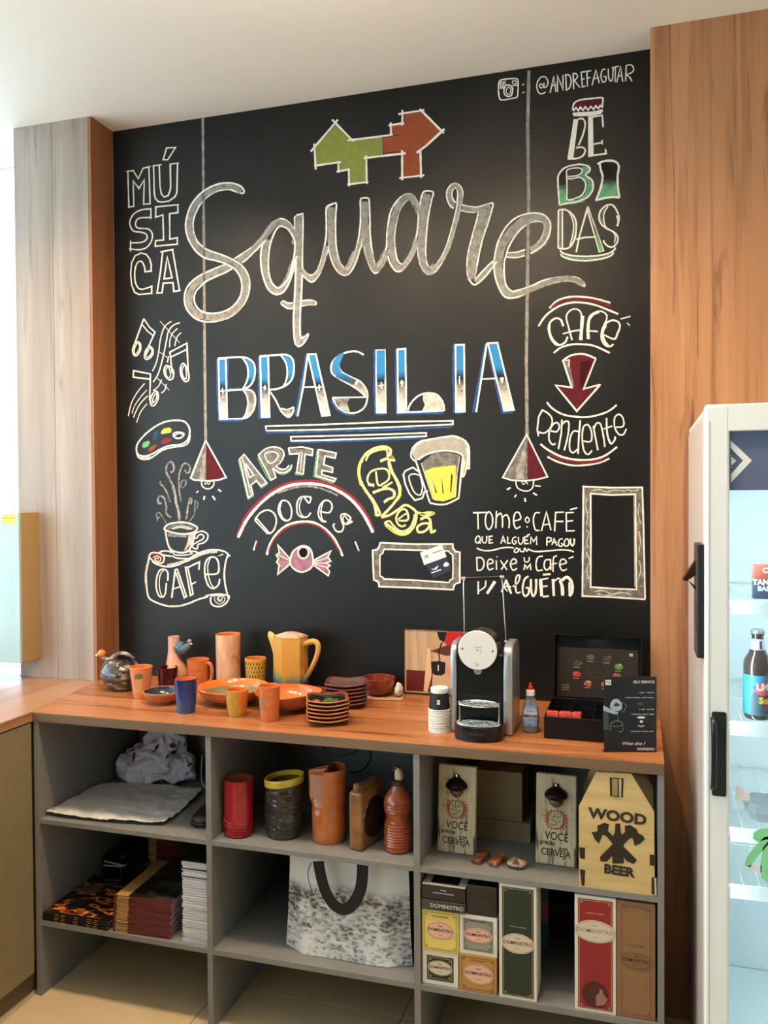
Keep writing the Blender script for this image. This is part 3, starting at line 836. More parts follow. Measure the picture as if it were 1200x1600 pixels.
chalk('chalk_lettering', 'grey and green capitals ARTE tilted on an arc', (360, 690, 5, '''
gf 105 110 285 325 240 355 205 305 155 345 180 420 140 440 70 150
n2 62 140 140 450 185 425
n2 215 322 245 362 292 330
W2.2 75 145 140 440 178 412 160 340 205 305 240 350 285 322 108 100 70 140
W2 115 175 150 282 185 262 118 170
W1.8 95 130 160 405
gf 220 110 300 50 380 50 415 100 400 160 370 195 425 215 480 190 450 240 380 240 330 215 345 280 320 300
n2s 215 130 280 260 320 310
n2s 355 240 420 255 480 215
W2.2 218 105 320 300 355 280 330 205
W2.2s 218 105 280 55 350 42 405 65 418 110 390 165 350 195
W2.2s 330 205 380 240 430 240 470 210 480 180
W2.2s 355 190 390 215 430 215 460 185
W1.8sc 270 95 340 80 375 110 340 160 300 165
gf 460 55 640 60 640 105 585 95 570 250 520 245 545 95 465 95
W2.2 455 50 560 42 645 60 640 108 585 98 570 252 518 242 540 95 465 98 455 50
n2 510 240 512 256 570 262
W1.6 560 80 548 235
gf 695 65 825 90 815 130 735 110 725 190 800 215 795 245 720 235 720 262 825 290 810 315 670 265
n2.4 680 60 652 270 805 325
W2.2 690 62 828 90 818 130 740 112 730 180 800 205 798 240 715 225 715 258 825 290 812 312 668 265 690 62
'''))
chalk('chalk_lettering', 'white letters DOCES between two red and white arches', (360, 690, 5, '''
R4.4s 55 725 120 590 220 470 340 375 460 325 600 308 740 322 860 370 980 460 1070 580 1120 690
W4.4s 60 750 130 610 230 490 340 400 460 345 600 328 740 345 850 390 950 460 1040 570 1115 710
v3s 370 400 480 365 600 348 720 370 840 420
W3.4s 285 885 310 800 370 710 450 650 560 625 660 635 750 690 820 770 878 895
R2.6s 300 860 340 770 420 690 520 645 640 645 730 690 800 770 860 870
W2.6 205 775 182 850
r3 212 785 195 835
W2.2 975 780 1005 855
R2.8 985 795 1000 845
W2.4 190 612 210 605 305 715
W2.2 192 615 290 718 312 712
W2.4s 192 612 230 560 290 535 340 560 360 620 340 690 305 722
W2.4sc 400 465 450 470 478 530 470 600 430 618 395 590 375 530
W1.6s 400 475 388 530 410 595 435 610
W2.4s 632 435 600 430 550 435 522 480 525 560 560 590 605 585 628 555
W2.4s 632 435 615 480 575 430
W1.6s 560 440 540 500 550 560 575 588
W2.4s 700 545 770 555 795 510 780 470 740 460 700 500 688 570 715 620 750 625
W1.8s 725 470 708 540 715 600 735 622
W2.4s 955 625 905 645 940 600 900 565 865 575 870 620 885 660 870 700 830 700 805 660 815 640
W1.8s 955 625 920 610 895 580
W1.6s 895 570 880 600 895 650
'''))
chalk('chalk_drawing', 'pink wrapped sweet under the word DOCES', (360, 690, 5, '''
Pf 560 815 620 840 645 920 625 990 565 1018 500 995 468 940 490 860
W2.6sc 560 815 620 835 645 910 635 980 570 1018 505 1000 468 945 490 860
Kf 545 835 590 830 605 870 585 905 550 905 532 870
W2.4sc 555 825 595 830 612 865 595 905 555 910 532 885 530 850
v3s 545 900 530 860 550 835
Pf 465 920 375 810 385 870 360 880 375 920 360 940 380 970 370 1035 470 960
W2.2 465 915 370 805 385 868 358 885 378 915 362 940 382 965 370 1038 468 955
W1.4 465 930 375 885
W1.4 465 940 380 940
W1.4 465 948 378 975
Pf 650 935 785 855 760 905 780 935 750 945 775 965 755 985 770 1050 650 970
W2.2 648 930 788 852 762 900 785 935 752 945 780 968 755 985 775 1015 765 1048 650 965
W1.4 655 940 770 905
W1.4 655 948 760 950
W1.4 655 955 760 985
'''))
chalk('chalk_lettering', 'curly yellow-white word Cerveja', (550, 670, 6, '''
y4.5s 265 305 310 285 390 262 355 265 362 200 320 172 260 172 180 200 120 250 75 330 65 420 85 500 130 580 180 650 215 720 230 815
Y1.8s 105 300 62 360 58 440 80 530
y3s 130 300 160 240 230 205 320 195 335 260
y3.5s 230 815 262 800 240 740 190 650
y4s 405 295 350 300 360 380 400 450 440 540 445 620 400 690 340 760 275 825
y3s 350 300 380 400 425 480 455 550 450 620
Y1.8s 455 560 455 630 400 700
y4s 275 828 350 810 430 760 500 715 560 740 600 780 600 850 570 930 500 980 430 970 350 910 305 880
y3s 305 885 350 865 400 920 460 960 530 940 570 880 590 800
Y2s 310 905 390 970 470 998 540 975 590 900
y4s 600 780 660 795 710 785 765 790 720 810 640 800
y3s 210 525 160 515 145 470 170 410 230 380 310 375 345 410 345 470 300 510 245 525 225 400
w2.4s 150 525 210 540
y4s 195 600 260 575 340 560 395 590 390 640 340 660 300 690
y3 285 555 380 500
y3s 440 860 520 855 525 800 500 755 450 770 415 830 430 890 470 915 505 900
y2.6s 430 850 500 800 525 800
y4s 640 850 690 830 730 850 740 920 745 970 785 950
y3.6sc 720 890 660 890 615 920 620 965 670 965 715 930
'''))
chalk('chalk_drawing', 'beer mug with white foam and yellow beer', (550, 670, 6, '''
wf 560 230 590 150 680 100 800 85 950 68 1060 110 1100 180 1095 370 1075 375 1060 350 1045 450 1025 430 1035 260 980 215 880 205 760 215 640 270 600 300
Gf 575 230 610 160 700 115 830 95 950 80 1040 110 1080 170 1080 350 1060 300 1040 250 980 210 880 200 760 205 640 260 600 290
gf 655 320 760 230 880 218 1010 245 985 380 970 610 940 660 860 680 770 670 740 600 680 400
Yf 680 398 760 365 975 340 970 640 860 680 770 670 720 520
W2.4s 600 310 555 260 570 180 640 120 760 95 880 75 960 68 1050 105 1095 165 1100 260 1100 375
W2.2s 1100 375 1075 370 1070 330 1065 400 1045 450 1030 430 1030 400
W2.2s 1075 180 1085 260 1075 370
W2.6 600 305 730 690
W2.6s 620 290 700 240 800 212 900 205 1000 225 1040 250
W2.6 1040 250 1025 400 1010 560 1000 650
W2.6s 1000 650 900 700 820 710 730 695
w1.6 650 320 690 450 760 660
w1.6 1010 260 985 420 970 640
Kf 738 435 800 605 780 600
Kf 838 425 862 608 848 600
Kf 930 415 945 440 930 600 920 590
w1.6 736 435 780 605
w1.6 838 425 850 605
w1.6 932 412 925 600
W2.4 632 405 570 362 500 395 482 430 500 520 540 610 590 670 660 650 680 590 712 585
W2s 640 440 580 422 535 445 550 520 590 600 640 620 660 560 655 500 640 440
'''))
chalk('chalk_drawing', 'ornate grey ticket-shaped chalk frame', (550, 670, 6, '''
gf 262 1068 945 1080 948 1120 905 1145 300 1128 258 1100
gf 298 1408 912 1442 950 1475 950 1508 255 1478 250 1440
gf 195 1140 235 1135 262 1100 300 1128 290 1165 262 1185 262 1380 285 1390 298 1408 250 1440 230 1425 205 1415
gf 945 1120 970 1150 1012 1158 1012 1440 975 1450 950 1475 912 1442 918 1420 945 1405 948 1300 945 1180 920 1165 905 1145
W2.6 262 1068 600 1082 945 1080 948 1120 970 1150 1012 1158 1010 1300 1012 1440 975 1450 955 1475 950 1508 700 1495 255 1478 250 1440 230 1425 205 1415 198 1250 195 1140 235 1135 258 1100 262 1068
W2.4 300 1128 600 1138 905 1145
W2 905 1145 920 1165 945 1180 948 1300 945 1405 918 1420 912 1442
W2.4 912 1442 600 1420 298 1408
W2 298 1408 285 1390 262 1380 262 1185 290 1165 300 1128
'''))
chalk('chalk_lettering', 'white word CAFÉ under two arched lines', (820, 450, 5.517, '''
W2.8s 212 175 280 110 380 78 480 75 600 90 738 128
W3s 118 330 180 240 280 165 380 130 480 125 600 145 720 190 805 225
r4s 230 165 340 105 480 98 620 115 740 160
W2.8s 250 560 310 515 400 488 490 485 600 500 732 560
W3s 332 330 310 275 265 262 220 295 205 350 225 430 265 485 310 490 350 465 370 420
W3s 215 300 215 380 245 450 290 490
W2.4s 408 450 375 330 358 250 385 200 430 182 475 200 500 270
W5.5 498 240 490 350 482 450
W2.4 328 395 420 370 480 362
W4.6s 548 440 545 360 555 270 590 225 640 205
W2.4s 590 225 650 200 700 225 705 270 680 325
W2.2 535 368 630 375
W2.8s 765 485 730 505 690 490 662 440 665 370 695 310 750 280 800 290 820 330 800 390 770 440 685 405
W3.2s 700 320 672 390 690 460 720 498
W2 825 268 910 245
w2 880 300 905 325
'''))
chalk('chalk_drawing', 'dark red arrow pointing down', (820, 450, 5.517, '''
Mf 335 615 420 575 500 570 612 608 510 870 655 830 448 1060 265 838 400 858
Df 480 640 580 620 500 850 470 860
gf 325 630 380 620 425 850 400 860
W2.8s 322 632 380 590 440 572 520 572 612 608
W2.6 612 608 508 870 652 832
W2.8 652 832 448 1062 265 838 405 858 330 628
W1.6 345 625 385 620 380 680
'''))
chalk('chalk_lettering', 'white word Pendente in a curve under the arrow', (820, 450, 5.517, '''
W2.8s 190 985 240 1040 330 1090 440 1110 560 1110 680 1080 740 1050 792 1008
W3s 135 1345 200 1395 320 1455 460 1482 600 1475 700 1440 795 1370
W2.8s 195 1455 290 1500 420 1530 560 1522 660 1500 728 1470
r4s 210 1430 320 1478 460 1505 600 1500 690 1475
W2.4 118 1278 108 1220 120 1110 150 1055
W2.4s 145 1050 200 1080 235 1130 225 1200 170 1250 118 1240
W2.4s 210 1225 270 1240 298 1200 280 1160 240 1180 212 1240 210 1310 240 1350 265 1340
W2.4 290 1388 315 1250 320 1135
W2.4s 318 1180 350 1150 380 1165 370 1280 340 1400
W2.6 460 1430 465 1290 478 1140
W2.4s 470 1240 420 1235 390 1300 388 1390 415 1420 455 1390
W2.4s 505 1320 570 1320 575 1240 545 1180 505 1200 495 1300 510 1400 545 1435 580 1400
W2.4 630 1398 590 1190
W2.4s 592 1220 620 1165 655 1180 680 1290 690 1372
W2.6s 705 1120 710 1250 740 1340 775 1310 778 1280
W2.2 680 1215 755 1190
W2.4s 785 1200 850 1190 845 1120 810 1090 775 1120 775 1200 810 1260 850 1262 875 1215
'''))
chalk('chalk_lettering', 'white handwritten lines TOME O CAFÉ QUE ALGUÉM PAGOU OU DEIXE UM CAFÉ P/ ALGUÉM', (730, 750, 4.138, '''
W2.2 38 212 125 210
W2.2 68 210 72 318
W2.2sc 140 205 120 235 120 290 140 320 162 290 162 235
W2.2s 185 312 190 200
W2.2s 188 240 215 215 228 250 228 308
W2.2s 230 240 255 225 272 260 270 312
W2.2s 305 265 345 250 335 212 310 215 300 265 315 312 345 300
W1.8sc 388 240 402 258 390 275 375 260
W2.6 385 300 390 305
W2.2s 470 212 440 215 428 260 440 320 468 325
W2.2 480 330 512 205 542 325
W2 490 290 535 285
W2.2 565 332 572 210 625 208
W2.2 570 268 622 268
W2.2 690 210 640 212 642 330 695 328
W2.2 640 268 685 262
W2.4 665 192 712 180
W1.8sc 68 362 55 380 55 400 72 408 85 390 80 368
W1.8 72 395 88 410
W1.8s 98 365 98 395 112 408 125 395 126 362
W1.8 165 362 142 365 142 408 168 405
W1.8 142 388 162 385
W1.8 218 412 232 362 248 408
W1.8 222 395 245 392
W1.8 262 365 262 410 282 408
W1.8s 318 368 298 375 292 400 305 415 318 400 305 392
W1.8s 332 368 332 400 345 415 360 400 362 368
W1.8 395 365 372 368 372 412 398 410
W1.8 372 390 392 388
W1.8 385 360 405 350
W1.8 410 415 412 368 430 398 448 368 450 420
W2.2 515 425 515 372
W2.2s 515 372 540 375 540 395 515 400
W2 548 420 562 378 580 425
W2 552 405 578 402
W2s 618 380 598 385 590 410 600 430 620 420 608 408
W2sc 640 382 628 400 632 425 650 425 658 405 652 385
W2.6s 668 378 668 405 680 425 692 405 692 378
W2.2s 62 440 100 455 160 455 220 440 270 435 300 440
W2.2s 390 445 440 462 520 458 600 452 660 455 690 465
W2sc 320 440 305 455 310 468 325 465 332 450
W2s 340 440 345 460 365 462 372 440 385 460 395 445
W2.2 62 500 65 585
W2.2s 58 502 95 505 110 540 95 578 65 585
W2.2s 130 545 165 535 160 515 140 515 130 545 142 580 170 570
W2.2 188 520 190 580
W2.6 190 495 195 498
W2 215 520 258 582
W2 262 518 220 580
W2.2s 282 545 318 535 310 512 292 515 280 545 295 582 322 572
W2s 368 500 372 525 388 530 400 520 402 498
W2.2 368 582 372 548 388 570 408 545 412 582
W2.2s 490 492 458 500 445 545 455 585 488 580
W2.2s 535 515 505 520 498 560 515 582 538 560
W2.2 538 510 540 582
W2.2s 580 490 560 500 555 540 555 595
W2 545 545 580 538
W2.2s 600 548 640 535 630 515 608 515 598 548 615 585 645 575
W2.2 655 508 688 495
W3 490 612 540 608
W2.4 72 655 72 738
W2.2s 120 650 115 690 72 720
W4.4 180 655 128 735
W2.2 222 725 250 650
W3.6 250 645 285 735
W2.2s 262 720 240 690 285 690
W2.6s 295 690 330 660 340 620 322 620 312 660 318 725 345 725
W3s 396 622 370 645 358 710 372 750 396 735 398 700 378 698
W3.4s 412 640 413 705 424 748 440 735 446 690 446 640
W5 474 640 482 752
W2.6 525 635 470 645
W2.6 480 690 520 685
W2.8 488 755 528 750
W4.4 555 640 560 750
W2.4s 558 660 590 635 605 660 612 745
W4.4s 600 650 618 700 618 748
W4.6s 612 650 645 628 675 660 678 720 660 750
W3 660 660 662 745
'''))
chalk('chalk_drawing', 'tall empty rectangular chalk frame with wood grain marks', (730, 750, 4.138, '''
gf 750 48 1130 52 1088 92 798 88
gf 750 48 798 88 800 400 798 692 748 745
gf 748 745 798 692 1095 708 1148 768
gf 1130 52 1148 768 1095 708 1088 92
W2.6 745 42 940 50 1132 48 1140 300 1150 772
W2.6 1150 772 950 758 745 750 748 400 752 42
W2.6c 798 88 940 97 1088 92 1090 400 1095 708 940 702 798 692 800 400
w1.2 1078 100 1084 690
w1.4s 800 70 860 62 900 78 960 66 1020 72
w1.4s 775 120 765 170 780 230 770 290
w1.4s 768 320 785 350 772 400 782 440
w1.4s 770 470 790 520 775 580 785 640
w1.4s 1115 150 1105 210 1120 280
w1.4s 1110 330 1120 400 1108 470
w1.4s 1112 520 1122 580 1105 650
w1.4s 820 722 880 715 930 735 1000 728 1060 740
w1.4s 840 735 900 745 960 742
w1.4s 1030 62 1080 70 1110 62
'''))
# ------------------------------------------------------------ things on the worktop
def glaze(name, col, col2=None, rough=.16, **k): return mat(name, col, rough, coat=.35, col2=col2, **k)
def zmat(name, stops, z0, z1, amp=.25, nscale=40, rough=.2, stretch=(1, 1, .25), coat=.3, axis=2):
    """colour bands along an axis of the piece itself, broken up by noise (dripping or painted glazes)"""
    if name in MATS: return MATS[name]
    m = bpy.data.materials.new(name); m.use_nodes = True; nt = m.node_tree; p = nt.nodes['Principled BSDF']; L = nt.links.new
    p.inputs['Roughness'].default_value = rough; p.inputs['Coat Weight'].default_value = coat
    tc = nd(nt, 'ShaderNodeTexCoord'); sp = nd(nt, 'ShaderNodeSeparateXYZ'); L(tc.outputs['Object'], sp.inputs[0])
    mr = nd(nt, 'ShaderNodeMapRange'); mr.inputs[1].default_value = z0; mr.inputs[2].default_value = z1; L(sp.outputs[axis], mr.inputs[0])
    mp = nd(nt, 'ShaderNodeMapping'); mp.inputs['Scale'].default_value = stretch; L(tc.outputs['Object'], mp.inputs[0])
    nz = nd(nt, 'ShaderNodeTexNoise'); nz.inputs['Scale'].default_value = nscale; nz.inputs['Detail'].default_value = 4; L(mp.outputs[0], nz.inputs['Vector'])
    a = nd(nt, 'ShaderNodeMath', operation='MULTIPLY_ADD'); L(nz.outputs[0], a.inputs[0]); a.inputs[1].default_value = amp; a.inputs[2].default_value = -amp/2
    b = nd(nt, 'ShaderNodeMath', operation='ADD'); L(a.outputs[0], b.inputs[0]); L(mr.outputs[0], b.inputs[1])
    cr = nd(nt, 'ShaderNodeValToRGB'); e = cr.color_ramp.elements
    while len(e) < len(stops): e.new(.5)
    for q, (ps, c) in zip(e, stops): q.position = ps; q.color = (*lin(c), 1)
    L(b.outputs[0], cr.inputs[0]); L(cr.outputs[0], p.inputs['Base Color']); MATS[name] = m; return m
def depth(p): return (Vector(p)-CAM).dot(FW)
def away(p): d = Vector((p[0]-CAM.x, p[1]-CAM.y, 0)); return d.normalized()
def stand(u, vb, wpx, Z):
    """front foot pixel on plane z=Z and width in pixels -> centre and radius"""
    p = UZ(u, vb, Z); r = wpx/2*depth(p)/FPX; c = p+away(p)*r; return c, wpx/2*depth(c)/FPX
def top_h(u, vt, c, r, Z):
    q = c+away(c)*r; k = (q-CAM).dot(FW); rr = ray(u, vt); return (CAM+rr*(k/rr.dot(FW))).z-Z
def vessel(name, label, cat, c, Z, prof, mo, mi, group=None, n=44, fn=None, th_=.003, inner_from=None, rotz=0, floor_t=.005):
    t = thing(name, label, cat, (c[0], c[1], Z), rotz, group)
    rim = prof[-1]; body = [(0, 0)]+[(max(r-.002, .001), 0) if i == 0 and z == 0 else (r, z) for i, (r, z) in enumerate(prof)]
    body = [(0, 0.0)]+list(prof)+[(rim[0]-th_*.5, rim[1]+th_*.35), (rim[0]-th_, rim[1])]
    inn = [(rim[0]-th_, rim[1])]+[(max(r-th_, .002), max(z, floor_t)) for r, z in prof[::-1][1:] if z > floor_t]+[(max(prof[0][0]-th_, .003), floor_t), (0, floor_t)]
    obj('body', lathe(body, n, fn=fn), mo, t, True)
    obj('glazed_interior', lathe(inn, n, fn=fn), mi, t, True)
    return t
def wrap(name, poly, prof, m, t, off=.0006, label=None):
    """small painted patch: poly of (angle_deg, z) laid on a lathed wall"""
    def rad(z):
        for (r0, z0), (r1, z1) in zip(prof, prof[1:]):
            if z0 <= z <= z1: return r0+(r1-r0)*(z-z0)/max(z1-z0, 1e-6)
        return prof[-1][0]
    bm = bmesh.new(); f = bm.faces.new([bm.verts.new((a, z*2000, 0)) for a, z in poly]); f.normal_update(); bmesh.ops.triangulate(bm, faces=[f])
    for a in range(-180, 181, 8): bmesh.ops.bisect_plane(bm, geom=bm.verts[:]+bm.edges[:]+bm.faces[:], plane_co=(a, 0, 0), plane_no=(1, 0, 0))
    for v in bm.verts:
        a, z = R(v.co.x-90), v.co.y/2000; r = rad(z)+off; v.co = (r*math.cos(a), r*math.sin(a), z)
    return obj(name, bm, m, t, label=label)
terra = glaze('terracotta_glaze', 'c9703f', 'b8602f', nscale=60); terra_in = glaze('orange_interior_glaze', 'd9743a')
rawterra = mat('raw_terracotta', 'b5653c', .6)
def F(u): # angle on a cup seen from the camera: 0 = facing camera
    return u
PG = 'glazed pottery on the worktop'
# -- hen shaped jug
c, r = stand(188, 1085, 70, CT); c.y -= .0
t = thing('hen_jug', 'shiny brown-grey streaked hen-shaped jug with orange head and loop handle', 'jug', (c.x, c.y, CT), R(8), PG)
hm = zmat('streaked_hen_glaze', [(.34, '241811'), (.52, '43332a'), (.64, '62544a'), (.76, 'a09890')], -.5, .5, 1.6, 26, .1, (1, 1, 2.6), .8, 0)
bm = lathe([(0, 0), (.034, 0), (.050, .010), (.064, .030), (.068, .050), (.062, .075), (.048, .095), (.028, .108), (0, .114)], 40, fn=lambda x, y, z, a: (x*1.0-(z-.05)*.18, y*.86, z))
obj('body', bm, hm, t, True)
obj('handle', tube([(-.035, 0, .098), (-.012, 0, .122), (.020, 0, .126), (.048, 0, .112), (.062, 0, .082), (.060, 0, .060)], [.014, .010, .008, .0075, .008, .012], 12), hm, t, True)
obj('neck', tube([(-.030, 0, .090), (-.050, 0, .104), (-.062, 0, .115)], [.016, .011, .010], 12), hm, t, True)
og = glaze('orange_head_glaze', 'e8813c')
hd = lathe([(0, -.013), (.009, -.010), (.014, -.002), (.014, .006), (.009, .013), (0, .016)], 20); bmesh.ops.translate(hd, verts=hd.verts, vec=(-.068, 0, .124))
h_ = obj('head', hd, og, t, True)
bk = lathe([(.006, 0), (.003, .008), (0, .013)], 10); bmesh.ops.rotate(bk, verts=bk.verts, matrix=Matrix.Rotation(R(-100), 3, 'Y')); bmesh.ops.translate(bk, verts=bk.verts, vec=(-.080, -.002, .120))
obj('beak', bk, mat('cream_glaze', 'f0cda8', .3), t, True)
obj('collar', tube([(-.063, .009, .113), (-.056, .002, .106), (-.060, -.009, .113)], .004, 8), mat('cream_glaze', 'f0cda8', .3), t, True)

def simple_cup(u, vb, vt, wt, wb, mo, mi, name, label, cat='cup', bulge=0, depth_y=None, vb_unused=None, th_=.003):
    if depth_y is None: c, rb = stand(u, vb, wb, CT)
    else: p = UY(u, 1000, depth_y); c = Vector((p.x, p.y, CT)); rb = wb/2*depth(c)/FPX
    rt = wt/2*depth(c)/FPX; h = top_h(u, vt, c, rt, CT)
    pr = [(rb*.96, 0), (rb, .003)]+[(rb+(rt-rb)*k/5+bulge*math.sin(math.pi*k/5), h*k/5) for k in range(1, 6)]
    t = vessel(name, label, cat, c, CT, pr, mo, mi, PG, th_=th_); return t, pr, h, c
salmon = glaze('salmon_glaze', 'd98a5c', 'cf7c4e', nscale=80)
t, pr, h, c = simple_cup(221, 1092, 1038, 35.5, 24.5, salmon, terra_in, 'pottery_cup', 'salmon cup with a green blot and pale drips, beside the hen jug')
wrap('painted_blot', [(2, h*.62), (-8, h*.70), (2, h*.80), (28, h*.84), (42, h*.78), (38, h*.68), (20, h*.62)], pr, mat('olive_blot', '6f6a42', .4), t)
for k, a in enumerate((4, 11, 18, 25, 32)): wrap('painted_drip', [(a, h*(.20+.05*(k % 2))), (a+4, h*.2), (a+5, h*.66), (a+1, h*.66)], pr, mat('pale_drip', 'd9b06a', .4), t)
# dark red short cup
t, pr, h, c = simple_cup(261, 1068, 1039, 32.5, 27, glaze('dark_red_glaze', '4a1413', '34100f', nscale=50), glaze('dark_red_in', '3a0f0e'), 'pottery_cup', 'short dark red glossy cup behind the blue bowl', depth_y=-.16)
# pink bird jug
p = UY(277, 1000, -.10); t = thing('bird_jug', 'tall pale pink jug with a blue-grey bird head on its side', 'jug', (p.x, p.y, CT), 0, PG)
pk = zmat('pink_glaze', [(.0, 'c98a5a'), (.35, 'd69a78'), (1, 'e0aa92')], 0, .18, .2, 30)
S_ = depth(p)/FPX
bm = lathe([(0, 0), (.034, 0), (.040, .020), (.040, .045), (.034, .070), (.025, .092), (.021, .12), (.0205, .155), (.0212, .172), (.0185, .172), (.017, .10), (0, .09)], 36, fn=lambda x, y, z, a: (x-(.0 if z < .03 else min((z-.03)*.22, .014)), y, z))
obj('body', bm, pk, t, True)
bd = tube([(.000, 0, .140), (.014, -.002, .132), (.028, -.004, .128), (.046, -.004, .140), (.056, -.004, .150)], [.020, .022, .019, .013, .006], 14)
b_ = obj('bird_head', bd, glaze('blue_grey_glaze', '56707e', '455d6a', nscale=40), t, True)
obj('comb', tube([(.045, -.004, .153), (.052, -.004, .160), (.058, -.004, .156)], [.004, .006, .003], 8), mat('pink_comb', 'b58a86', .4), t, True)
obj('beak', tube([(.056, -.006, .150), (.064, -.006, .147)], [.004, .001], 8), mat('white_glaze', 'eeeae2', .3), t, True)
# mug
t, pr, h, c = simple_cup(309.5, 1066, 1026.7, 35, 33, terra, terra_in, 'pottery_mug', 'orange mug with a handle on its right, behind the wide bowl', 'mug', depth_y=-.15)
obj('handle', tube([(.030, -.004, h*.86), (.050, -.006, h*.88), (.056, -.006, h*.62), (.050, -.006, h*.32), (.030, -.004, h*.22)], [.006, .0065, .0065, .006, .006], 10), terra, t, True)
# tall marbled vase
t, pr, h, c = simple_cup(356.5, 1056, 987.5, 39, 38, zmat('marbled_glaze', [(.30, 'b0542c'), (.46, 'd09a74'), (.75, 'dcae8c')], -1, 1, 1.3, 34, .25, (1, 1, .35)), terra_in, 'pottery_vase', 'tall straight marbled peach and orange vase', 'vase', depth_y=-.12)
for k in (.10, .16): obj('ring', lathe([(pr[0][0]*1.04, h*k-.002), (pr[0][0]*1.075, h*k), (pr[0][0]*1.04, h*k+.002)], 40), terra, t, True)
# yellow dashed cup: brushed dashes as patches on the wall
t, pr, h, c = simple_cup(399, 1058, 1025, 34, 28, glaze('yellow_glaze', 'c99c44', 'c0903c', nscale=70), terra_in, 'pottery_cup', 'yellow cup with rows of dark brown dashes, behind the wide bowl', depth_y=-.13)
dm = mat('brown_dash', '38200f', .4); bm = None; rr_ = random.Random(3)
for row in range(7):
    for a in range(-96, 100, 16):
        a_ = a+(row % 2)*8+rr_.uniform(-2, 2); z = h*(.10+row*.122)
        if z+h*.08 < h: wrap('painted_dash', [(a_-2.8, z), (a_+2, z+.001), (a_+3, z+h*.085), (a_-1, z+h*.09)], pr, dm, t)
# join the dashes into one part (one brushed pattern)
ds = [o for o in t.children if o.name.startswith('painted_dash')]; bj = bmesh.new()
for o in ds: bj.from_mesh(o.data); bpy.data.objects.remove(o)
q = obj('painted_dashes', bj, dm, t); q['kind'] = 'stuff'
# facetted pitcher
p = UY(454, 1000, -.12); S_ = depth(p)/FPX
t = thing('pottery_pitcher', 'six-sided yellow pitcher with blue drips at its foot, spout left and handle right', 'pitcher', (p.x, p.y, CT), 0, PG)
pm = zmat('yellow_blue_glaze', [(.0, '23405e'), (.22, '34567a'), (.34, '8a8a5a'), (.44, 'cc9240'), (1, 'd6a252')], 0, .185, .28, 60, .25, (1, 1, .12))
h = top_h(454, 991, Vector(p), .03, CT)
rot6 = lambda x, y, z, a: (x*math.cos(R(24))-y*math.sin(R(24)), x*math.sin(R(24))+y*math.cos(R(24)), z)
obj('body', lathe([(0, 0), (.060, 0), (.061, .01), (.0585, h*.5), (.060, h-.006), (.061, h), (.055, h), (.054, h-.004)], 6, fn=rot6), pm, t)
wm = mat('cream_pink_glaze', 'dfc9b8', .3, col2='c98a70', nscale=60)
obj('lid', lathe([(.054, h-.003), (.050, h+.004), (.030, h+.010), (.012, h+.013), (0, h+.013)], 6, fn=rot6), wm, t)
obj('spout', tube([(-.045, 0, h*.70), (-.056, 0, h*.86), (-.074, 0, h+.001), (-.082, 0, h+.006)], [.020, .018, .012, .006], 6, sm=3), pm, t, True)
obj('handle', tube([(.050, 0, h*.86), (.082, 0, h*.92), (.100, 0, h*.86), (.096, 0, h*.68), (.072, 0, h*.42), (.048, 0, h*.24)], [.010, .010, .010, .009, .008, .009], 8, sm=4), pm, t, True)
# wide bowl
def bowl(u, vb, w, hh, mo, mi, name, label, rimm=None, foot=.42, n=6, fn=None, cat='bowl', ry=.9):
    p = UZ(u, vb, CT); r = w/2*(depth(p)+.08)/FPX; c = p+away(p)*(r*foot)
    pr = [(r*foot, 0), (r*foot*1.02, .004)]+[(r*(foot+(1-foot)*math.sin(math.pi/2*k/8)**1.0), .004+(hh-.004)*(1-math.cos(math.pi/2*k/8))**.8) for k in range(1, 9)]
    t = vessel(name, label, cat, c, CT, pr, mo, mi, PG, fn=fn, th_=.004, n=56)
    if rimm:
        a, b = pr[-1], pr[-4]
        obj('painted_rim', lathe([(a[0]+.0006, a[1]-.001), (a[0]-.001, a[1]+.0022), (a[0]-.005, a[1]-.0002), (b[0]-.003+.0006, b[1]+.0009)], 56, fn=fn), rimm, t, True)
    return t, pr, c
bowl(256, 1101, 62, .040, rawterra, glaze('navy_glaze', '232c3a', '2f3b4c', nscale=30), 'pottery_bowl', 'shallow navy-lined terracotta bowl left of the blue cup')
bowl(365, 1102.5, 109, .052, glaze('orange_bowl_glaze', 'cf7440', 'b86336', nscale=30), zmat('grey_green_glaze', [(.3, '8a6a4c'), (.5, '7c735a'), (.7, '6e6a58')], -1, 1, 1.5, 20), 'pottery_bowl', 'wide shallow bowl with a broad orange rim and grey-green inside', glaze('orange_rim_glaze', 'e0752f'))
shell = lambda x, y, z, a: (x*(1+.045*math.cos(3*a+.6)*min(1, z/.02)), y*(1+.03*math.cos(4*a)*min(1, z/.02)), z+.004*math.cos(2*a+.5)*min(1, z/.03))
bowl(452, 1113.5, 104, .058, glaze('rust_glaze', 'b8602f', 'a0502a', nscale=40), zmat('orange_grey_leaf_glaze', [(.30, 'e07030'), (.60, 'd8743c'), (.66, '8a7c6c'), (.76, 'b89a8a')], -1, 1, 1.7, 17), 'pottery_bowl', 'wavy-edged orange bowl with grey leaf marks inside, left of the plates', fn=shell)
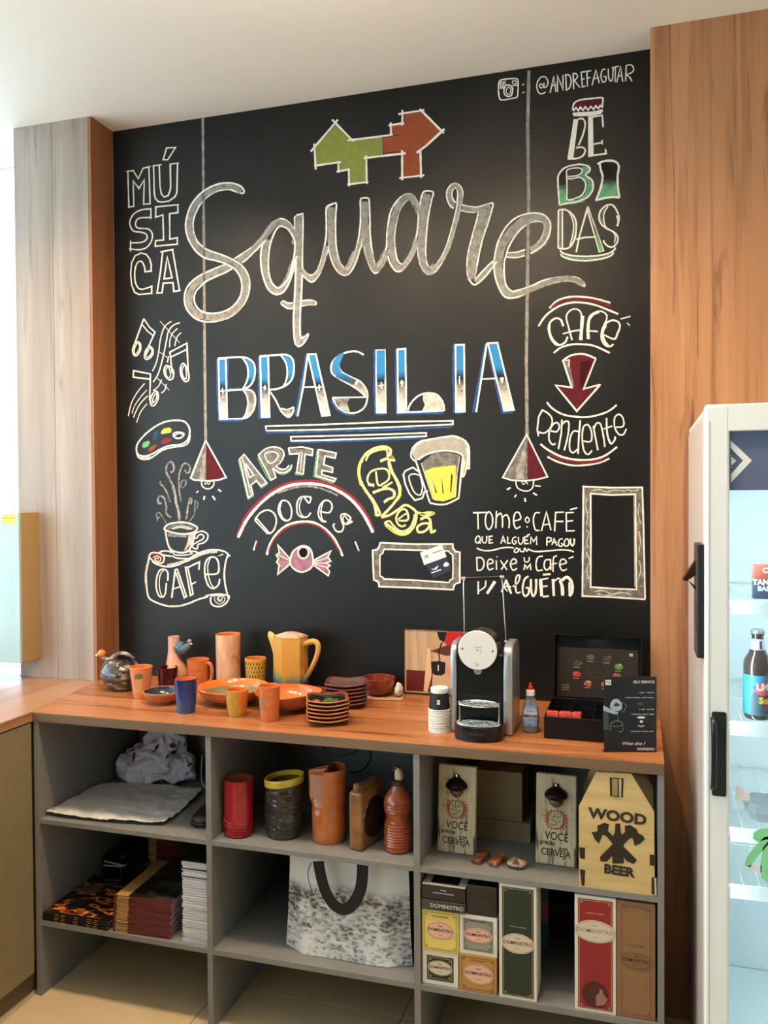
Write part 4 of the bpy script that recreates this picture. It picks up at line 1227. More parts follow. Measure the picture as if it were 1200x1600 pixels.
# front cups
t, pr, h, c = simple_cup(291, 1116, 1056, 36, 28, zmat('blue_glaze', [(.0, '24506c'), (.35, '1f3c7a'), (1, '1c2250')], 0, .11, .5, 60), terra_in, 'pottery_cup', 'dark blue cup standing at the front of the worktop')
t, pr, h, c = simple_cup(370.5, 1121, 1073, 36, 27, glaze('mustard_glaze', 'c49a3a', 'a88232', nscale=260), terra_in, 'pottery_cup', 'mustard yellow speckled cup with an orange slanted patch', bulge=.0015)
wrap('painted_patch', [(20, h*.995), (40, h*.70), (46, h*.35), (62, h*.10), (120, h*.05), (120, h*.995)], pr, glaze('orange_patch', 'd9743a'), t)
t, pr, h, c = simple_cup(421.5, 1129, 1067, 35, 29, glaze('orange_cup_glaze', 'cc7040', 'c06436', nscale=90), terra_in, 'pottery_cup', 'orange cup painted with a grey flower, at the front left of the plates')
fm_ = mat('grey_paint', '8f7c68', .5)
for cx, cz, rr, an in ((-14, .66, .13, 20), (-26, .58, .12, 60), (-2, .60, .12, -40), (-20, .46, .12, 100), (-6, .44, .10, -80), (-30, .46, .08, 90), (-16, .32, .06, 10)):
    pts = []
    for k in range(12):
        a = 2*math.pi*k/12; x, y = math.cos(a), .45*math.sin(a); ca, sa = math.cos(R(an)), math.sin(R(an))
        pts.append((cx+(x*ca-y*sa)*rr*95, (cz+(x*sa+y*ca)*rr)*h))
    wrap('painted_petal', pts, pr, fm_, t)
wrap('painted_stem', [(-19, h*.06), (-15, h*.06), (-13, h*.5), (-17, h*.5)], pr, fm_, t)
# plates
def sq(n_=5.0, k=1.0): return lambda x, y, z, a: (x/((abs(math.cos(a))**n_+abs(math.sin(a))**n_)**(1/n_)), y/((abs(math.cos(a))**n_+abs(math.sin(a))**n_)**(1/n_)), z)
sq6 = lambda x, y, z, a: (lambda f: (x*f, y*f, z+.0035*(f-1)*6*min(1, math.hypot(x, y)/.05)**2))(1/((abs(math.cos(a))**5+abs(math.sin(a))**5)**.2))
platem = glaze('plate_brown_glaze', '5f2f24', '74392b', nscale=30)
def plate_mesh(s):
    return lathe([(0, .002), (s*.60, .002), (s*.72, .003), (s*.90, .0085), (s, .0135), (s*1.0, .0155), (s*.96, .0160), (s*.86, .0110), (s*.68, .0065), (0, .0060)], 40, fn=sq6)
def plates(u, vb, s, rot, n, dz, labs, group, top=None):
    p = UZ(u, vb, CT); c = p+away(p)*s*1.05; t0 = None
    for k in range(n):
        ox, oy = random.uniform(-.0015, .0015), random.uniform(-.0015, .0015)
        if t0 is None:
            t0 = t = thing('pottery_plate', labs[0], 'plate', (c.x+ox, c.y+oy, CT), R(rot), group); obj('body', plate_mesh(s), platem, t, True)
            if not top: obj('glazed_rim', lathe([(s*1.001, .0134), (s*1.004, .0156), (s*.965, .0163)], 40, fn=sq6), glaze('plate_rim_glaze', '8a5240'), t, True)
            else: obj('glazed_rim', lathe([(s*1.001, .0134), (s*1.004, .0156), (s*.965, .0163)], 40, fn=sq6), glaze('plate_rim_orange', 'c98352'), t, True)
        else: t = copy_tree(t0); t.location = (c.x+ox, c.y+oy, CT+k*dz); t.rotation_euler[2] = R(rot+random.uniform(-2.5, 2.5)); t['label'] = labs[k]
    return t
od = ['lowest', 'second lowest', 'third from the bottom', 'fourth from the bottom', 'fifth from the bottom']
tp = plates(541, 1110, .066, 14, 6, .0118, ['dark brown square plate, %s of the rear stack' % o for o in od]+['plain dark brown square plate, topmost of the rear stack'], 'square plates in the rear stack')
ti = glaze('purple_grey_glaze', '6a4a48', '5a5058', nscale=24)
obj('glazed_centre', lathe([(0, .0066), (.066*.68, .0071), (.066*.85, .0114)], 40, fn=sq6), ti, tp, True)
tp = plates(512, 1137, .062, 26, 6, .0112, ['brown square plate with a paler rim, %s of the front stack' % o for o in od]+['square plate painted black, green and orange, topmost of the front stack'], 'square plates in the front stack', True)
def patch(poly, m, nm): obj(nm, prism([(a*.062, b*.062) for a, b in poly], .0004, 'z', base=.0078), m, tp)
obj('glazed_centre', lathe([(0, .0066), (.062*.68, .0071), (.062*.85, .0114)], 40, fn=sq6), glaze('black_plate_glaze', '17130f'), tp, True)
patch([(-.68, -.68), (-.25, -.70), (-.35, -.1), (-.5, .5), (-.70, .6)], glaze('brown_patch', '8a4a2e'), 'painted_patch')
patch([(-.1, -.70), (.70, -.70), (.70, -.2), (.45, -.45)], glaze('ochre_patch', 'd99a4a'), 'painted_patch')
patch([(-.25, -.25), (.10, -.38), (.42, -.22), (.55, .12), (.40, .46), (.05, .50), (-.15, .20)], glaze('green_patch', '4f7a38'), 'painted_patch')
# brown bowl on crumpled paper
p = UZ(592, 1092, CT); cc = p+away(p)*.05
def sheet(outline, z, bumpy, n=22, th=.0006, seed=1, zf=None):
    """crumpled thin sheet: outline in world xy, gridded"""
    from mathutils import noise
    bm = bmesh.new(); f = bm.faces.new([bm.verts.new((a, b, 0)) for a, b in outline]); f.normal_update(); bmesh.ops.triangulate(bm, faces=[f])
    xs_ = [a for a, b in outline]; ys_ = [b for a, b in outline]
    for i in range(1, n):
        bmesh.ops.bisect_plane(bm, geom=bm.verts[:]+bm.edges[:]+bm.faces[:], plane_co=(min(xs_)+(max(xs_)-min(xs_))*i/n, 0, 0), plane_no=(1, 0, 0))
        bmesh.ops.bisect_plane(bm, geom=bm.verts[:]+bm.edges[:]+bm.faces[:], plane_co=(0, min(ys_)+(max(ys_)-min(ys_))*i/n, 0), plane_no=(0, 1, 0))
    bmesh.ops.remove_doubles(bm, verts=bm.verts, dist=.0002)
    for v in bm.verts:
        q = Vector((v.co.x*9+seed, v.co.y*9, 0)); r1 = 1-abs(noise.noise(q))*2; r2 = 1-abs(noise.noise(q*2.3+Vector((5, 1, 0))))*2
        v.co.z = z+max(0, bumpy*(r1*.6+r2*.4)*.5+bumpy*.3)+(zf(v.co.x, v.co.y) if zf else 0)
    bmesh.ops.solidify(bm, geom=bm.faces[:], thickness=th); return bm
o = tag(obj('paper_napkin', sheet([(cc.x-.055, cc.y-.06), (cc.x+.012, cc.y-.072), (cc.x+.098, cc.y-.055), (cc.x+.085, cc.y+.01), (cc.x+.07, cc.y+.07), (cc.x-.03, cc.y+.066), (cc.x-.08, cc.y+.02)], CT+.0007, .0022), mat('brown_paper', 'b98a68', .8), smooth=False),
        'crumpled brown paper sheet under the small brown bowl', 'paper')
r = 53/2*depth(cc)/FPX
t = vessel('pottery_bowl', 'small deep reddish-brown bowl on crumpled paper, right of the plates', 'bowl', cc, CT+.0028, [(.024, 0), (.030, .004), (r*.82, .016), (r*.95, .034), (r, .058)], glaze('redbrown_glaze', '8f3f24', '7c3420', nscale=30), glaze('redbrown_in', '7a3220'), PG)
def crumple(name, pts, m, par_=None, seed=0, sub=4, amp=.02, scale=16):
    """crumpled ball of cloth or paper through an icosphere squeezed into given half sizes"""
    from mathutils import noise
    bm = bmesh.new(); bmesh.ops.create_icosphere(bm, subdivisions=sub, radius=1); (cx, cy, cz), (sx, sy, sz) = pts
    for v in bm.verts:
        n = v.co.copy(); d = 0
        for o_, w_ in ((1, 1), (2.1, .5), (4.3, .22)): d += (1-2*abs(noise.noise(n*scale*.1*o_+Vector((seed, 0, seed*.7)))))*w_
        v.co = Vector((cx+n.x*(sx+amp*d), cy+n.y*(sy+amp*d), max(cz+n.z*(sz+amp*d), cz-sz+.0005)))
    return obj(name, bm, m, par_, True, sharp=70)
o = crumple('tissue', ((cc.x+.070, cc.y-.002, CT+.024), (.010, .018, .020)), mat('white_tissue', 'e2d8cc', .9), seed=4, sub=3, amp=.004)
tag(o, 'scrap of white tissue stuck up beside the small brown bowl', 'tissue')

# -- framed picture leaning on the board
fy = -.022
A = UY(634.5, 980, fy+.006); B_ = UY(733, 983, fy+.006); xl, xr, zt_ = A.x, B_.x+.012, (A.z+B_.z)/2
xl = UY(629.5, 1030, fy).x
t = thing('framed_picture', 'framed picture of a red pot pouring into a black mug, leaning behind the coffee machine', 'picture', ((xl+xr)/2, fy, CT))
W_, H_ = xr-xl, zt_-CT
blk = mat('black_frame', '120f0e', .3)
b_ = bmesh.new(); t_w = .006
for a in ((-W_/2, W_/2, 0, t_w), (-W_/2, W_/2, H_-t_w, H_), (-W_/2, -W_/2+t_w, t_w, H_-t_w), (W_/2-t_w, W_/2, t_w, H_-t_w)): box(b_, a[0], a[1], -.004, .010, a[2], a[3], .0006)
obj('frame', b_, blk, t)
pw = wood('picture_wood_print', '6a4a34', 'b08a66', 'c9a884', 'z', .35, .8)
obj('print', BX(-W_/2+t_w, W_/2-t_w, 0, .006, t_w, H_-t_w), pw, t)
def pp(poly, m, y=-.0006, nm='printed_shape', th=.0004): return obj(nm, prism([(-W_/2+a*W_, b*H_) for a, b in poly], th, 'y', base=y), m, t)
pp([(.05, .05), (.05, .36), (.42, .36), (.60, .05)], mat('picture_red', '5c1414', .35)); pp([(.30, .05), (.36, .70), (.40, .70), (.42, .30), (.36, .05)], mat('picture_cream', 'd8b48a', .35), -.001)
pp([(.42, .12), (.46, .66), (.95, .66), (.95, .12)], mat('picture_beige', 'c9a382', .35), -.0009)
pp([(.56, .95), (.62, .78), (.80, .70), (.95, .74), (.95, .95)], mat('picture_pot_red', 'b81a1c', .35), -.0012)
pp([(.50, .95), (.53, .84), (.60, .80), (.64, .95)], blk, -.0014); pp([(.525, .52), (.515, .66), (.56, .80), (.575, .80), (.53, .66), (.545, .52)], blk, -.0014)
pp([(.41, .50), (.42, .34), (.47, .305), (.56, .305), (.61, .34), (.62, .50), (.52, .52)], blk, -.0014)
pp([(.40, .66), (.62, .60), (.80, .62), (.95, .70), (.70, .78)], mat('picture_brown', '5a2a20', .35), -.001)
pp([(.63, .46), (.70, .44), (.74, .36), (.68, .28), (.62, .34)], mat('picture_skin', 'd98a72', .35), -.0014)
text('1', .030, t, mat('white_ink', 'f2f2f0', .5), (-W_/2+.515*W_, -.0017, .41*H_))

# -- coffee machine
silver = mat('brushed_silver_plastic', 'b9bec2', .32, metal=.75); chrome = mat('chrome', 'e8e8e8', .12, metal=1); pblk = mat('black_plastic', '0d0e10', .28); sat = mat('satin_steel', 'eeeeec', .34, metal=.35)
YF = -.435
def P_(u, v, y=YF): return UY(u, v, y)
cx0, cx1 = P_(703.5, 1100).x, P_(800.5, 1100).x; ix0, ix1 = P_(713.5, 1100).x, P_(786, 1100).x
mc = (cx0+cx1)/2; zt2 = P_(750, 1006).z
t = thing('coffee_machine', 'silver and black capsule coffee machine with a round steel face and a tall wire lever', 'coffee machine', (mc, YF+.08, CT))
def side(xa, xb, nm):
    # profile seen from the side: rounded shoulders front and back
    pr = [(YF, CT+.002), (YF, zt2-.040), (YF+.004, zt2-.022), (YF+.016, zt2-.007), (YF+.036, zt2), (YF+.110, zt2), (YF+.135, zt2-.008), (YF+.150, zt2-.028), (YF+.152, CT+.002)]
    bm = prism([(a, b) for a, b in pr], xb-xa, 'x', base=xa)
    return par(obj(nm, bm, silver, None), t)
for xa, xb in ((cx0, ix0), (ix1, cx1)):
    s_ = side(xa, xb, 'side_panel'); md = s_.modifiers.new('b', 'BEVEL'); md.width = .006; md.segments = 4; md.limit_method = 'ANGLE'; md.angle_limit = R(50)
    for q in s_.data.polygons: q.use_smooth = True
par(obj('front_plate', BX(ix0+.0003, ix1-.0003, YF+.006, YF+.14, CT+.006, zt2-.030, .003), pblk), t)
dc = P_(746.3, 1016, YF-.022); dr = 30.7*depth(dc)/FPX
def disc(r0, r1, ya, yb, m, nm, c=dc, smooth=True, label=None):
    bm = lathe([(0, 0), (r0*.97, 0), (r0, .0015), (r1, abs(yb-ya)), (0, abs(yb-ya))], 56)
    bmesh.ops.rotate(bm, verts=bm.verts, matrix=Matrix.Rotation(R(-90), 3, 'X')); bmesh.ops.translate(bm, verts=bm.verts, vec=(c.x, ya, c.z)); return par(obj(nm, bm, m, None, smooth, label), t)
disc(dr, dr, YF-.026, YF-.020, sat, 'face_disc', label='round brushed steel face disc')
disc(dr*.99, dr*1.0, YF-.0195, YF+.05, mat('dark_bronze_metal', '3a352c', .25, metal=.6), 'brew_drum')
disc(.012, .010, YF-.012, YF-.002, chrome, 'coffee_outlet', Vector((dc.x-.002, 0, dc.z-dr-.004)))
gy = mat('grey_mark', '6d6f70', .4)
for dx, dz in ((-.0425, .003), (.0430, .000)): disc(.0032, .0032, YF-.0268, YF-.0262, gy, 'button', Vector((dc.x+dx, 0, dc.z+dz)))
b_ = bmesh.new()
for a in ((-.010, .010, .009, .0098), (.0092, .010, -.009, .009)): box(b_, dc.x+a[0], dc.x+a[1], YF-.0266, YF-.0261, dc.z+a[2], dc.z+a[3])
par(obj('emblem_corner', b_, gy), t)
o = text('N', .009, None, gy, (dc.x, YF-.0263, dc.z)); par(o, t); o = text('U', .013, None, gy, (dc.x-.001, YF-.0263, dc.z-.040)); par(o, t)
# base with drip tray
bz = P_(750, 1131, YF-.04).z; bx0, bx1 = UZ(711, 1150, CT).x-.0, 0
bl, br = P_(711.5, 1150, YF-.03).x, P_(787, 1150, YF-.03).x; bc = (bl+br)/2; bw = (br-bl)/2
def dshape(k, y0=YF+.02, yf=-.522):
    pts = [(bc-bw*k, y0), (bc+bw*k, y0)]
    for i in range(17):
        a = math.pi*i/16; pts.append((bc+bw*k*math.cos(a), (YF-.030)-(abs(yf-(YF-.030)))*math.sin(a)**.8*k))
    return pts
par(obj('base', prism(dshape(1)[::-1], bz-CT-.004, 'z', base=CT+.001), pblk, None, False), t)
b_ = prism(dshape(1.0)[::-1], .003, 'z', base=bz-.0028); par(obj('base_rim', b_, mat('gloss_black_rim', '1a1b1e', .08)), t)
def grate(z, k, nm, yc):
    rx, ry = bw*.90*k, .036*k; m_ = bmesh.new()
    ring = [(bc+rx*math.cos(2*math.pi*i/24), yc+ry*math.sin(2*math.pi*i/24), z) for i in range(24)]
    tube(ring, .0022, 6, m_, closed=True, sm=2)
    for i in range(7):
        y = yc-ry+2*ry*(i+1)/8; xx = rx*math.sqrt(max(0, 1-((y-yc)/ry)**2))
        tube([(bc-xx, y, z), (bc+xx, y, z)], .0011, 5, m_, sm=0)
    for i in range(13):
        a = 2*math.pi*i/13; tube([(bc, yc, z+.0004), (bc+rx*math.cos(a), yc+ry*math.sin(a), z+.0004)], .0009, 4, m_, sm=0)
    box(m_, bc-rx*.97, bc+rx*.97, yc-.0005, yc+.0005, z-.006, z)
    return par(obj(nm, m_, chrome), t)
gz = P_(750, 1100, YF-.04).z
grate(bz+.002, 1.0, 'drip_grate', YF-.042); grate(gz, .95, 'cup_shelf', YF-.038)
bs_ = lathe([(0, -.008), (bw*.7, -.007), (bw*.86, -.001), (bw*.80, -.001)], 30, fn=lambda x, y, z, a: (x+bc, y*.55+YF-.038, z+gz)); par(obj('shelf_dish', bs_, pblk, None, True), t)
for xx in (P_(718.5, 1110, YF-.03).x, P_(780, 1110, YF-.03).x):
    par(obj('shelf_post', tube([(xx, YF-.032, bz), (xx, YF-.032, gz+.004)], .0022, 8, sm=0), chrome, None, True), t)
o = text('NESPRESSO', .0085, None, mat('dim_grey_print', '4a4c50', .4), (bc, -.5225, (CT+bz)/2+.002), spacing=1.1); par(o, t)
# lever
LY = YF+.055
a0, a1, a2, a3 = UY(726, 1004, LY), UY(724.3, 906, LY), UY(784.5, 904, LY), UY(790.5, 1002, LY)
par(obj('lever_wire', tube([tuple(a0), tuple(a0.lerp(a1, .5)), tuple(a1.lerp(a0, .06)), tuple(a1+Vector((.004, 0, .004)))], .0016, 8, sm=4), chrome, None, True), t)
par(obj('lever_wire', tube([tuple(a3), tuple(a3.lerp(a2, .5)), tuple(a2.lerp(a3, .06)), tuple(a2+Vector((-.004, 0, .004)))], .0016, 8, sm=4), chrome, None, True), t)
par(obj('lever_bar', tube([tuple(a1+Vector((.002, 0, .004))), tuple(a2+Vector((-.002, 0, .004)))], .0042, 12, sm=0), pblk, None, True, 'black grip bar across the lever top'), t)
for q in (a1, a2): par(obj('lever_cap', tube([tuple(q+Vector((-.006, 0, .0045))), tuple(q+Vector((.006, 0, .0045)))], .0050, 12, sm=0), chrome, None, True), t)
kn = bmesh.new(); bmesh.ops.create_uvsphere(kn, u_segments=14, v_segments=10, radius=.006); bmesh.ops.translate(kn, verts=kn.verts, vec=a3+Vector((0, -.001, -.002))); par(obj('lever_knuckle', kn, chrome, None, True), t)

# -- nested paper cups, upside down
c, r = stand(687, 1146.5, 35, CT); wcup = mat('white_paper_cup', 'e9e6df', .55); N_C = 14
S_ = depth(c)/FPX; hh = top_h(687, 1070.5, c, r*.7, CT); full = .062; dz = (hh-full)/(N_C-1)
lab = ['lowest', 'second', 'third', 'fourth', 'fifth', 'sixth', 'seventh', 'eighth', 'ninth', 'tenth', 'eleventh', 'twelfth', 'thirteenth']
t0 = None
for k in range(N_C-1):
    x_, y_ = c.x+random.uniform(-.0004, .0004), c.y+random.uniform(-.0004, .0004)
    if t0 is None:
        t0 = t = thing('paper_cup', '', 'paper cup', (x_, y_, CT), 0, 'upturned white paper cups in the stack')
        obj('rim', lathe([(r*.93, .0006), (r*.99, 0), (r*1.01, .0014), (r*.985, .0029), (r*.93, .0032)], 36), wcup, t, True)
        obj('body', lathe([(r*.90, .0006), (r*.91, .0031), (r*.865, .015), (r*.85, .015), (r*.88, .0006)], 36), wcup, t, True)
    else: t = copy_tree(t0); t.location = (x_, y_, CT+k*dz)
    t['label'] = 'upturned white paper cup, %s from the bottom of the nested stack' % lab[k] if k else 'upturned white paper cup, lowest of the nested stack'
t = thing('paper_cup', 'upturned black-sleeved paper cup with a white square logo, on top of the cup stack', 'paper cup', (c.x, c.y, CT+(N_C-1)*dz), 0)
obj('rim', lathe([(r*.93, .0006), (r*.99, 0), (r*1.01, .0014), (r*.985, .0029), (r*.93, .0032)], 36), wcup, t, True)
rt_ = r*.78; prb = [(r*.955, .0032), (rt_*1.03, full-.014)]
obj('black_sleeve', lathe([(r*.93, .003), prb[0], prb[1], (rt_*.98, full-.014)], 40), mat('black_paper', '15161a', .5), t, True)
obj('cup_base', lathe([(rt_*.99, full-.0145), (rt_*1.02, full-.006), (rt_*1.0, full-.001), (rt_*.93, full), (rt_*.90, full-.003), (0, full-.004)], 40), wcup, t, True)
an = math.degrees(math.atan2(CAM.x-c.x, -(CAM.y-c.y)))
wrap('logo_square', [(an-14, full*.30), (an+2, full*.30), (an+2, full*.50), (an-14, full*.50)], prb, mat('logo_white', 'ecebe6', .5), t)
aa = R(an-6-90); rr = r*.86+.0016
text('N', .008, t, mat('black_ink2', '111111', .5), (rr*math.cos(aa), rr*math.sin(aa), full*.40), (math.pi/2, 0, aa+math.pi/2))

# -- sweetener bottle
c, r = stand(829, 1147.5, 27, CT); S_ = depth(c)/FPX
t = thing('sweetener_bottle', 'clear plastic sweetener bottle with a blue ZERO-CAL label and a red tip', 'bottle', (c.x, c.y, CT), R(6))
flat = lambda x, y, z, a: (x, y*.62, z)
hb = top_h(829, 1085, c, .005, CT); ht = top_h(829, 1066, c, 0, CT)
bp = [(r*.84, 0), (r*.96, .004), (r*.92, .016), (r*1.0, hb*.34), (r*.98, hb*.5), (r*.80, hb*.78), (r*.50, hb*.93), (.0095, hb)]
obj('body', lathe([(0, 0)]+bp+[(.0085, hb)]+[(q[0]*.94, q[1]) for q in bp[::-1][1:-1]]+[(0, .002)], 36, fn=flat), mat('clear_plastic', 'c9cbc8', .08, trans=.75, ior=1.3, coat=.2), t, True)
obj('collar', lathe([(.0105, hb-.001), (.0125, hb), (.0122, hb+.014), (.008, hb+.0155), (0, hb+.0155)], 28), mat('white_cap', 'efeae4', .4), t, True)
obj('tip', lathe([(.0075, hb+.0155), (.0066, hb+.024), (.0042, hb+.026), (.0036, ht-.002), (.002, ht), (0, ht)], 24), mat('red_cap', 'c9201f', .3), t, True)
lp = [(-52, .018), (52, .018), (56, hb*.40), (50, hb*.62), (34, hb*.80), (-34, hb*.80), (-50, hb*.62), (-56, hb*.40)]
def wrapf(nm, poly, m, off=.0008, label=None):
    o = wrap(nm, poly, bp, m, t, off, label)
    for v in o.data.vertices: v.co.y = v.co.y*.62-.0006
    return o
lb = zmat('blue_label', [(.0, '6f8fc0'), (.35, 'a9c0de'), (.6, 'c8d4e4'), (1, '3f62a8')], .015, hb*.8, .15, 60, .4)
wrapf('label', lp, lb); ink = mat('dark_blue_ink', '0f1530', .5)
text('ZERO-CAL', .0088, t, ink, (0, -r*.62-.0022, hb*.47), bold=.0004)
text('adoçante', .006, t, ink, (0, -r*.60-.0022, hb*.60)); text('sucralose', .005, t, ink, (0, -r*.62-.002, hb*.37)); text('||||||||', .006, t, ink, (-.002, -r*.60-.002, hb*.22))

# -- open capsule box
A = UZ(850, 1153.5, CT); bx = A.x; by = A.y; bh = UY(849, 1119, by).z-CT; bwid = .262; hy = UZ(860, 1089, CT+bh).y; bd_ = hy-by
card = mat('black_card', '0b0b0c', .5, spec=.3)
t = thing('capsule_box', 'open black coffee capsule box with a printed lid, right of the sweetener bottle', 'box', (bx+bwid/2, by+bd_/2, CT))
b_ = bmesh.new(); tk = .003
for a in ((bx, bx+bwid, by, by+tk), (bx, bx+bwid, by+bd_-tk, by+bd_), (bx, bx+tk, by+tk, by+bd_-tk), (bx+bwid-tk, bx+bwid, by+tk, by+bd_-tk)): box(b_, a[0], a[1], a[2], a[3], CT, CT+bh, .0006)
box(b_, bx+tk, bx+bwid-tk, by+tk, by+bd_-tk, CT, CT+.022); par(obj('tray', b_, card), t)
for i in range(1, 4): par(obj('partition', BX(bx+bwid*i/4-.001, bx+bwid*i/4+.001, by+tk, by+bd_-tk, CT+.022, CT+bh-.006), card), t)
for k in (.36, .70): par(obj('partition', BX(bx+tk, bx+bwid-tk, by+bd_*k-.001, by+bd_*k+.001, CT+.022, CT+bh-.008), card), t)
# lid, leaning back a little
zl0 = CT+bh-.002; lidH = UY(865, 989.5, hy+.028).z-zl0; M = Matrix.Translation((0, hy+.001, zl0)) @ Matrix.Rotation(R(-9), 4, 'X')
def lidbox(x0, x1, y0, y1, z0, z1, m, nm, bev=.0004):
    bm = box(bmesh.new(), x0, x1, y0, y1, z0, z1, bev); bmesh.ops.transform(bm, matrix=M, verts=bm.verts); return par(obj(nm, bm, m), t)
lx0, lx1 = bx+.003, bx+bwid-.003; nt0, nt1 = lx0+(lx1-lx0)*.36, lx0+(lx1-lx0)*.60
bm = prism([(lx0, 0), (lx1, 0), (lx1, lidH), (nt1, lidH), (nt1, lidH-.012), (nt0, lidH-.012), (nt0, lidH), (lx0, lidH)], .003, 'y', base=.030); bmesh.ops.transform(bm, matrix=M, verts=bm.verts); par(obj('lid', bm, card), t)
for a in ((lx0, lx0+.0025, 0, lidH), (lx1-.0025, lx1, 0, lidH)):
    lidbox(a[0], a[1], .0, .030, a[2], a[3], card, 'lid_flap')
lidbox(lx0, nt0, .0, .030, lidH-.0025, lidH, card, 'lid_flap'); lidbox(nt1, lx1, .0, .030, lidH-.0025, lidH, card, 'lid_flap')
brown_card = mat('brown_printed_card', '241d16', .5)
pnl = lidbox(lx0+.010, lx1-.010, .0275, .0300, .004, lidH*.80, brown_card, 'printed_panel')
def lidp(cxf, czf): return (lx0+(lx1-lx0)*cxf, lidH*czf)
def ellip(cx, cz, rx, rz, m, nm, y=.0268, th=.0006, n=24, ring=0):
    bm = bmesh.new()
    if ring:
        k = []
        for i in range(n+1): a = 2*math.pi*i/n; k.append((cx+rx*math.cos(a), y, cz+rz*math.sin(a)))
        tube(k, ring, 4, bm, sm=0)
    else: prism([(cx+rx*math.cos(2*math.pi*i/n), cz+rz*math.sin(2*math.pi*i/n)) for i in range(n)], th, 'y', bm, y)
    bmesh.ops.transform(bm, matrix=M, verts=bm.verts); o = par(obj(nm, bm, m), t); return o
cream = mat('cream_print', 'b9a68c', .5)
for cxf, czf, col in ((.42, .655, '5a5450'), (.61, .645, '4a443c'), (.27, .555, '4c4448'), (.74, .53, '5f8a3c'), (.26, .38, 'b03a34'), (.39, .245, '9a2f2c'), (.59, .245, 'a8744a'), (.72, .38, '8a5a3c')):
    x, z = lidp(cxf, czf); ellip(x, z, .0125, .0088, mat('capsule_'+col, col, .2, coat=.5, col2='d8cfc8', nscale=90, thr=(.55, .8)), 'capsule_print')
    lidbox(x-.011, x+.007, .0266, .0272, z-.0135, z-.0118, cream, 'caption')
x, z = lidp(.50, .46); ellip(x, z, .027, .0255, mat('dim_ring', '6a5c4c', .5), 'printed_ring', ring=.0004)
x, z = lidp(.88, .72); lidbox(x-.005, x+.005, .0266, .0272, z-.0045, z+.0045, cream, 'logo_square')
for k in range(3):
    x, z = lidp(.09, .20-.035*k); lidbox(x, x+.003, .0266, .0272, z-.0012, z+.0012, cream, 'caption'); lidbox(x+.006, x+.022, .0266, .0272, z-.0008, z+.0008, cream, 'caption')
redf = mat('red_foil', 'c8382c', .25, coat=.4, bump=.6, bscale=60, col2='e0604c', nscale=40)
for k, (u, v, wx, rz) in enumerate(((867, 1117, .033, 0), (886, 1119, .034, 2), (903.5, 1119, .026, -6))):
    z = CT+bh-.030; q = UZ(u, v-3, CT+bh-.012)
    bm = box(bmesh.new(), -wx/2, wx/2, -.011, .011, 0, .026, .004, 2); jitter(bm, .0016, k, 60)
    o = tag(obj('coffee_sachet', bm, redf, None, True), 'red foil coffee sachet in the open box, %s' % ('leftmost of three', 'middle of three', 'rightmost of three')[k], 'sachet', 'red coffee sachets')
    o.location = (q.x, by+.026+.001*k, CT+bh-.016); o.rotation_euler[2] = R(rz)

# -- acrylic sign
A, B_ = UZ(944, 1175, CT), UZ(1026, 1171, CT); an = math.atan2(B_.y-A.y, B_.x-A.x)*.62; sw = (B_-A).length*.965
mid = (A+B_)/2; sh = (UY(985, 1055, mid.y).z-CT)
t = thing('table_sign', 'dark SELF SERVICE instruction card in a clear stand, at the right front of the worktop', 'sign', (mid.x-.001, mid.y-.012, CT), an)
acr = mat('clear_acrylic', 'eef4f6', .03, trans=1, ior=1.1, alpha=.5)
obj('acrylic_front', BX(-sw/2, sw/2, -.0025, -.0013, .0, sh, .0003), acr, t)
obj('acrylic_foot', BX(-sw/2, sw/2, -.0012, .018, .0, .0012), acr, t)
dk = mat('dark_blue_card', '1d2128', .42)
obj('card', BX(-sw/2+.002, sw/2-.002, -.0011, -.0003, .0015, sh-.002), dk, t)
def st_(s, size, x, z, al='LEFT', b=0, shear=0): return text(s, size, t, mat('sign_white', 'dfe3e6', .5), (-sw/2+x*sw, -.0014-.0013, z*sh), align=al, bold=b, shear=shear, ext=.0001)
obj('logo_square', BX(-sw/2+.04*sw, -sw/2+.145*sw, -.0029, -.0026, sh*.885, sh*.955), mat('sign_white', 'dfe3e6', .5), t)
text('N', .011, t, dk, (-sw/2+.092*sw, -.0031, .920*sh))
st_('SELF SERVICE', .0095, .95, .925, 'RIGHT', .0001)
st_('1. LIGUE  ·  TURN ON', .0042, .94, .785, 'RIGHT'); st_('2. INSIRA A CÁPSULA · INSERT CAPSULE', .0042, .94, .72, 'RIGHT')
st_('3. CAFÉ  ·  FULL CUP', .0042, .94, .565, 'RIGHT'); st_('4. PRESSIONE O BOTÃO · BREW', .0042, .94, .50, 'RIGHT'); st_('5. DESCARTE A CÁPSULA · EJECT', .0042, .94, .275, 'RIGHT')
st_('What else ?', .0125, .34, .115, 'LEFT', 0, .35); st_('NESPRESSO', .0090, .95, .042, 'RIGHT', .0001)
gp = mat('machine_print', '9fb2c0', .4); gd = mat('machine_print_dark', '3a4854', .4)
def sp(poly, m, y=-.0028): obj('printed_shape', prism([(-sw/2+a*sw, b*sh) for a, b in poly], .0002, 'y', base=y), m, t)
sp([(.0, .30), (.0, .62), (.03, .60), (.10, .54), (.10, .30)], gd); sp([(.0, .55), (.0, .62), (.20, .545), (.28, .53), (.26, .50), (.18, .505)], gp, -.0030)
sp([(.12, .60), (.14, .66), (.20, .705), (.28, .70), (.34, .65), (.35, .58), (.30, .545), (.18, .545)], gp, -.0030); sp([(.18, .62), (.24, .66), (.32, .62), (.24, .60)], gd, -.0032)
for a, b in ((.24, .53), (.28, .53)): pass
m_ = bmesh.new(); L2 = lambda *p: tube([(-sw/2+a*sw, -.0031, b*sh) for a, b in p], .0004, 4, m_, sm=3)
